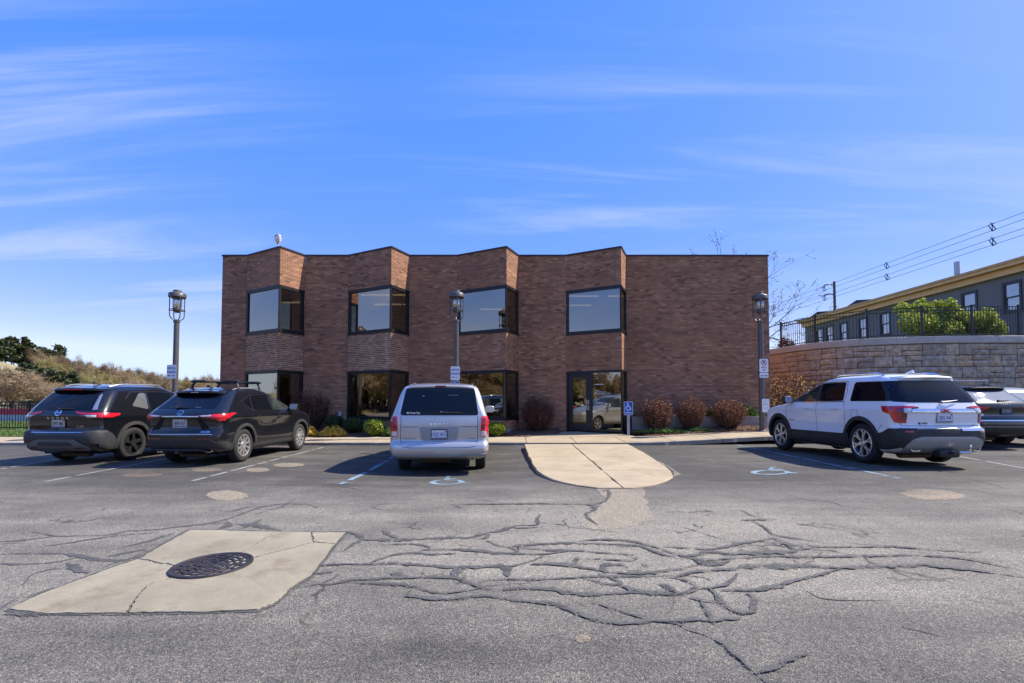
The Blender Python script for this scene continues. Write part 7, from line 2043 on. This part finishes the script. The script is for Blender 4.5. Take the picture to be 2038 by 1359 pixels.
# ---------------------------------------------------------------- dark grey compact SUV, right
def grey_suv():
    t = thing('grey_suv', 'dark grey compact SUV half hidden behind the white vehicle', 'SUV', (13.5, 12.4, .10), R(.6)); t.scale = (.97, .97, 1.08)
    tab = [(.22,.34,4.15,.77),(.30,.14,4.32,.86),(.42,.03,4.42,.90),(.55,0,4.47,.915),(.66,.015,4.48,.92),(.72,.05,4.47,.92),(.82,.075,4.44,.92),(.92,.065,4.34,.922),(1.00,.045,4.16,.92),(1.06,.07,3.85,.91),(1.12,.13,3.5,.885),(1.20,.23,3.26,.845),(1.30,.35,3.0,.80),(1.40,.47,2.74,.75),(1.48,.56,2.52,.71),(1.53,.61,2.36,.67),(1.565,.68,2.2,.60),(1.585,.78,2.05,.52)]
    c = Car(tab, 1.59, (.92, 3.60), .355, .405, rr=.26, rf=.45, cr=.08, cf=.25, crown=.042, drop=.022, dropc=2.0, crease=.98, belt=1.06)
    c.body(t, MT['p_grey']); under(c, t, .4, 4.1, .66, .25)
    add_wheels(c, t, make_wheel(.355, .225, .24, 'twin', MT['alloy'], 5), .89)
    rearp(c, t, 'rear_window', rp([(-.69,1.15),(.69,1.15),(.60,1.44),(-.60,1.44)], .06), .004, .006, MT['hglass'])
    both(c, t, 'side_window', [rp([(1.02,1.22),(1.36,1.13),(2.06,1.12),(2.02,1.46),(1.36,1.42)], .04)], .004, .006, MT['cglass'])
    both(c, t, 'side_window', [rp([(2.14,1.12),(3.02,1.11),(2.80,1.26),(2.54,1.40),(2.14,1.46)], .05)], .004, .006, MT['cglass_l'])
    windscreen(c, t, 1.16, 1.46, .74, .56)
    for sg in (1, -1):
        o = patch(c.rear, [[(sg*a, z) for a, z in ((.44,1.00),(.88,1.015),(.915,.95),(.89,.885),(.62,.90))]], .013, .015, 'tail_light', MT['red'], t, .04)
        patch(c.rear, [rp([(sg*a, z) for a, z in ((.54,.965),(.76,.965),(.74,.93),(.60,.93))], .01)], .0155, .004, 'reversing_lamp', MT['red_dark'], o, .05)
        patch(lambda u, z, sg=sg: c.side(u, z, sg), [[(.14,1.015),(.46,1.02),(.40,.93),(.14,.885)]], .013, .015, 'tail_light', MT['red'], t, .04)
    m_ = MB(); p = c.rear(0, 1.075)
    for k in range(4): ring_xz(m_, .034, .044, p.y-.016-.0004*k, (-.087+.058*k, 1.075), 0, 360, 22)
    m_.build('badge_rings', MT['chrome'], t); rear_text(c, t, 'Q3', .075, MT['chrome'], -.66, .80, 'lettering', 1.2, .003, .012)
    plate(c, t, .02, .90, '8F 352A', MT['plate_dark'], MT['plate_old'], off=.020)
    rearp(c, t, 'chrome_strip', band([(-.88,.775),(.88,.775)], .014), .006, .008, MT['silverpl']); rearp(c, t, 'chrome_strip', band([(-.88,.655),(.88,.655)], .028), .010, .012, MT['chrome']); rearp(c, t, 'chrome_strip', band([(-.84,.50),(.84,.50)], .018), .010, .012, MT['silverpl'])
    rearp(c, t, 'diffuser', rp([(-.70,.29),(.70,.29),(.78,.44),(-.78,.44)], .03), .010, .015, MT['blackpl'])
    rearp(c, t, 'reflector', rp([(.58,.565),(.80,.57),(.78,.60),(.58,.595)], .008), .010, .008, MT['red_dark'], True)
    seams(c, t, [[(2.10,.30),(2.10,1.1)], [(1.22,.78),(1.20,1.1)]], [[(-.78,.70),(.78,.70)], [(-.79,1.0),(-.78,.70)], [(.79,1.0),(.78,.70)]], .007)
    wiper(c, t, -.10, .24, 1.165, 1.175, MT['blackpl']); spoiler(c, t, .60, 1.505, .10, .15, .05, MT['p_grey']); rails(c, t, .9, 2.4, MT['blackpl'], lift=.03)
    mirrors(c, t, 2.92, 1.13, MT['p_grey']); handles(c, t, (1.40, 2.28), .99, MT['p_grey'])
    # cross bar of a rack
    m_ = MB(); m_.sball((0, 1.15, 1.70), .72, .05, .018, .4, 16, 6); m_.box(-.60,-.56,1.11,1.19,1.58,1.69); m_.box(.56,.60,1.11,1.19,1.58,1.69); m_.build('roof_rack', MT['silverpl'], t, True)
    return t
# ---------------------------------------------------------------- pale blue hatchback at the right edge
def blue_car():
    t = thing('blue_car', 'pale blue car at the right edge beyond the dark grey SUV', 'car', (15.75, 13.1, .10), R(1.0)); t.scale = (1.03, 1.03, 1.10)
    tab = [(.20,.34,4.05,.76),(.28,.14,4.25,.85),(.40,.03,4.36,.885),(.55,0,4.42,.90),(.66,.02,4.42,.90),(.74,.05,4.38,.90),(.86,.06,4.26,.90),(.94,.08,4.05,.895),(1.00,.13,3.7,.885),(1.06,.21,3.38,.865),(1.16,.36,3.1,.82),(1.28,.54,2.8,.765),(1.38,.70,2.54,.71),(1.45,.82,2.34,.66),(1.49,.94,2.18,.59),(1.505,1.05,2.05,.52)]
    c = Car(tab, 1.51, (.88, 3.52), .325, .375, rr=.26, rf=.45, cr=.09, cf=.25, crown=.045, drop=.028, dropc=2.0, crease=.90, belt=1.0)
    c.body(t, MT['p_blue']); under(c, t, .4, 4.0, .64, .23)
    add_wheels(c, t, make_wheel(.325, .21, .215, 'twin', MT['alloy'], 5), .875)
    rearp(c, t, 'rear_window', rp([(-.66,1.07),(.66,1.07),(.56,1.40),(-.56,1.40)], .06), .004, .006, MT['hglass'])
    both(c, t, 'side_window', [rp([(.86,1.12),(1.2,1.05),(2.0,1.04),(1.96,1.38),(1.20,1.34)], .04)], .004, .006, MT['hglass']); both(c, t, 'side_window', [rp([(2.08,1.04),(2.98,1.03),(2.70,1.20),(2.45,1.32),(2.08,1.38)], .05)], .004, .006, MT['hglass'])
    windscreen(c, t, 1.08, 1.40, .72, .56)
    rearp(c, t, 'tail_light', rp([(.58,.98),(.86,.985),(.875,.80),(.66,.80)], .03), .012, .014, MT['red'], True, .05)
    rearp(c, t, 'bumper_cover', rp([(-.80,.32),(.80,.32),(.82,.44),(-.82,.44)], .03), .010, .015, MT['blackpl']); plate(c, t, 0, .72, 'DXP 118', off=.020)
    seams(c, t, [[(2.04,.30),(2.04,1.03)]], [[(-.72,.62),(.72,.62)]], .007); mirrors(c, t, 2.85, 1.06, MT['p_blue']); handles(c, t, (1.32, 2.22), .93, MT['p_blue'])
    return t
minivan(); white_suv(); black_suv(); black_crossover(); grey_suv(); blue_car()
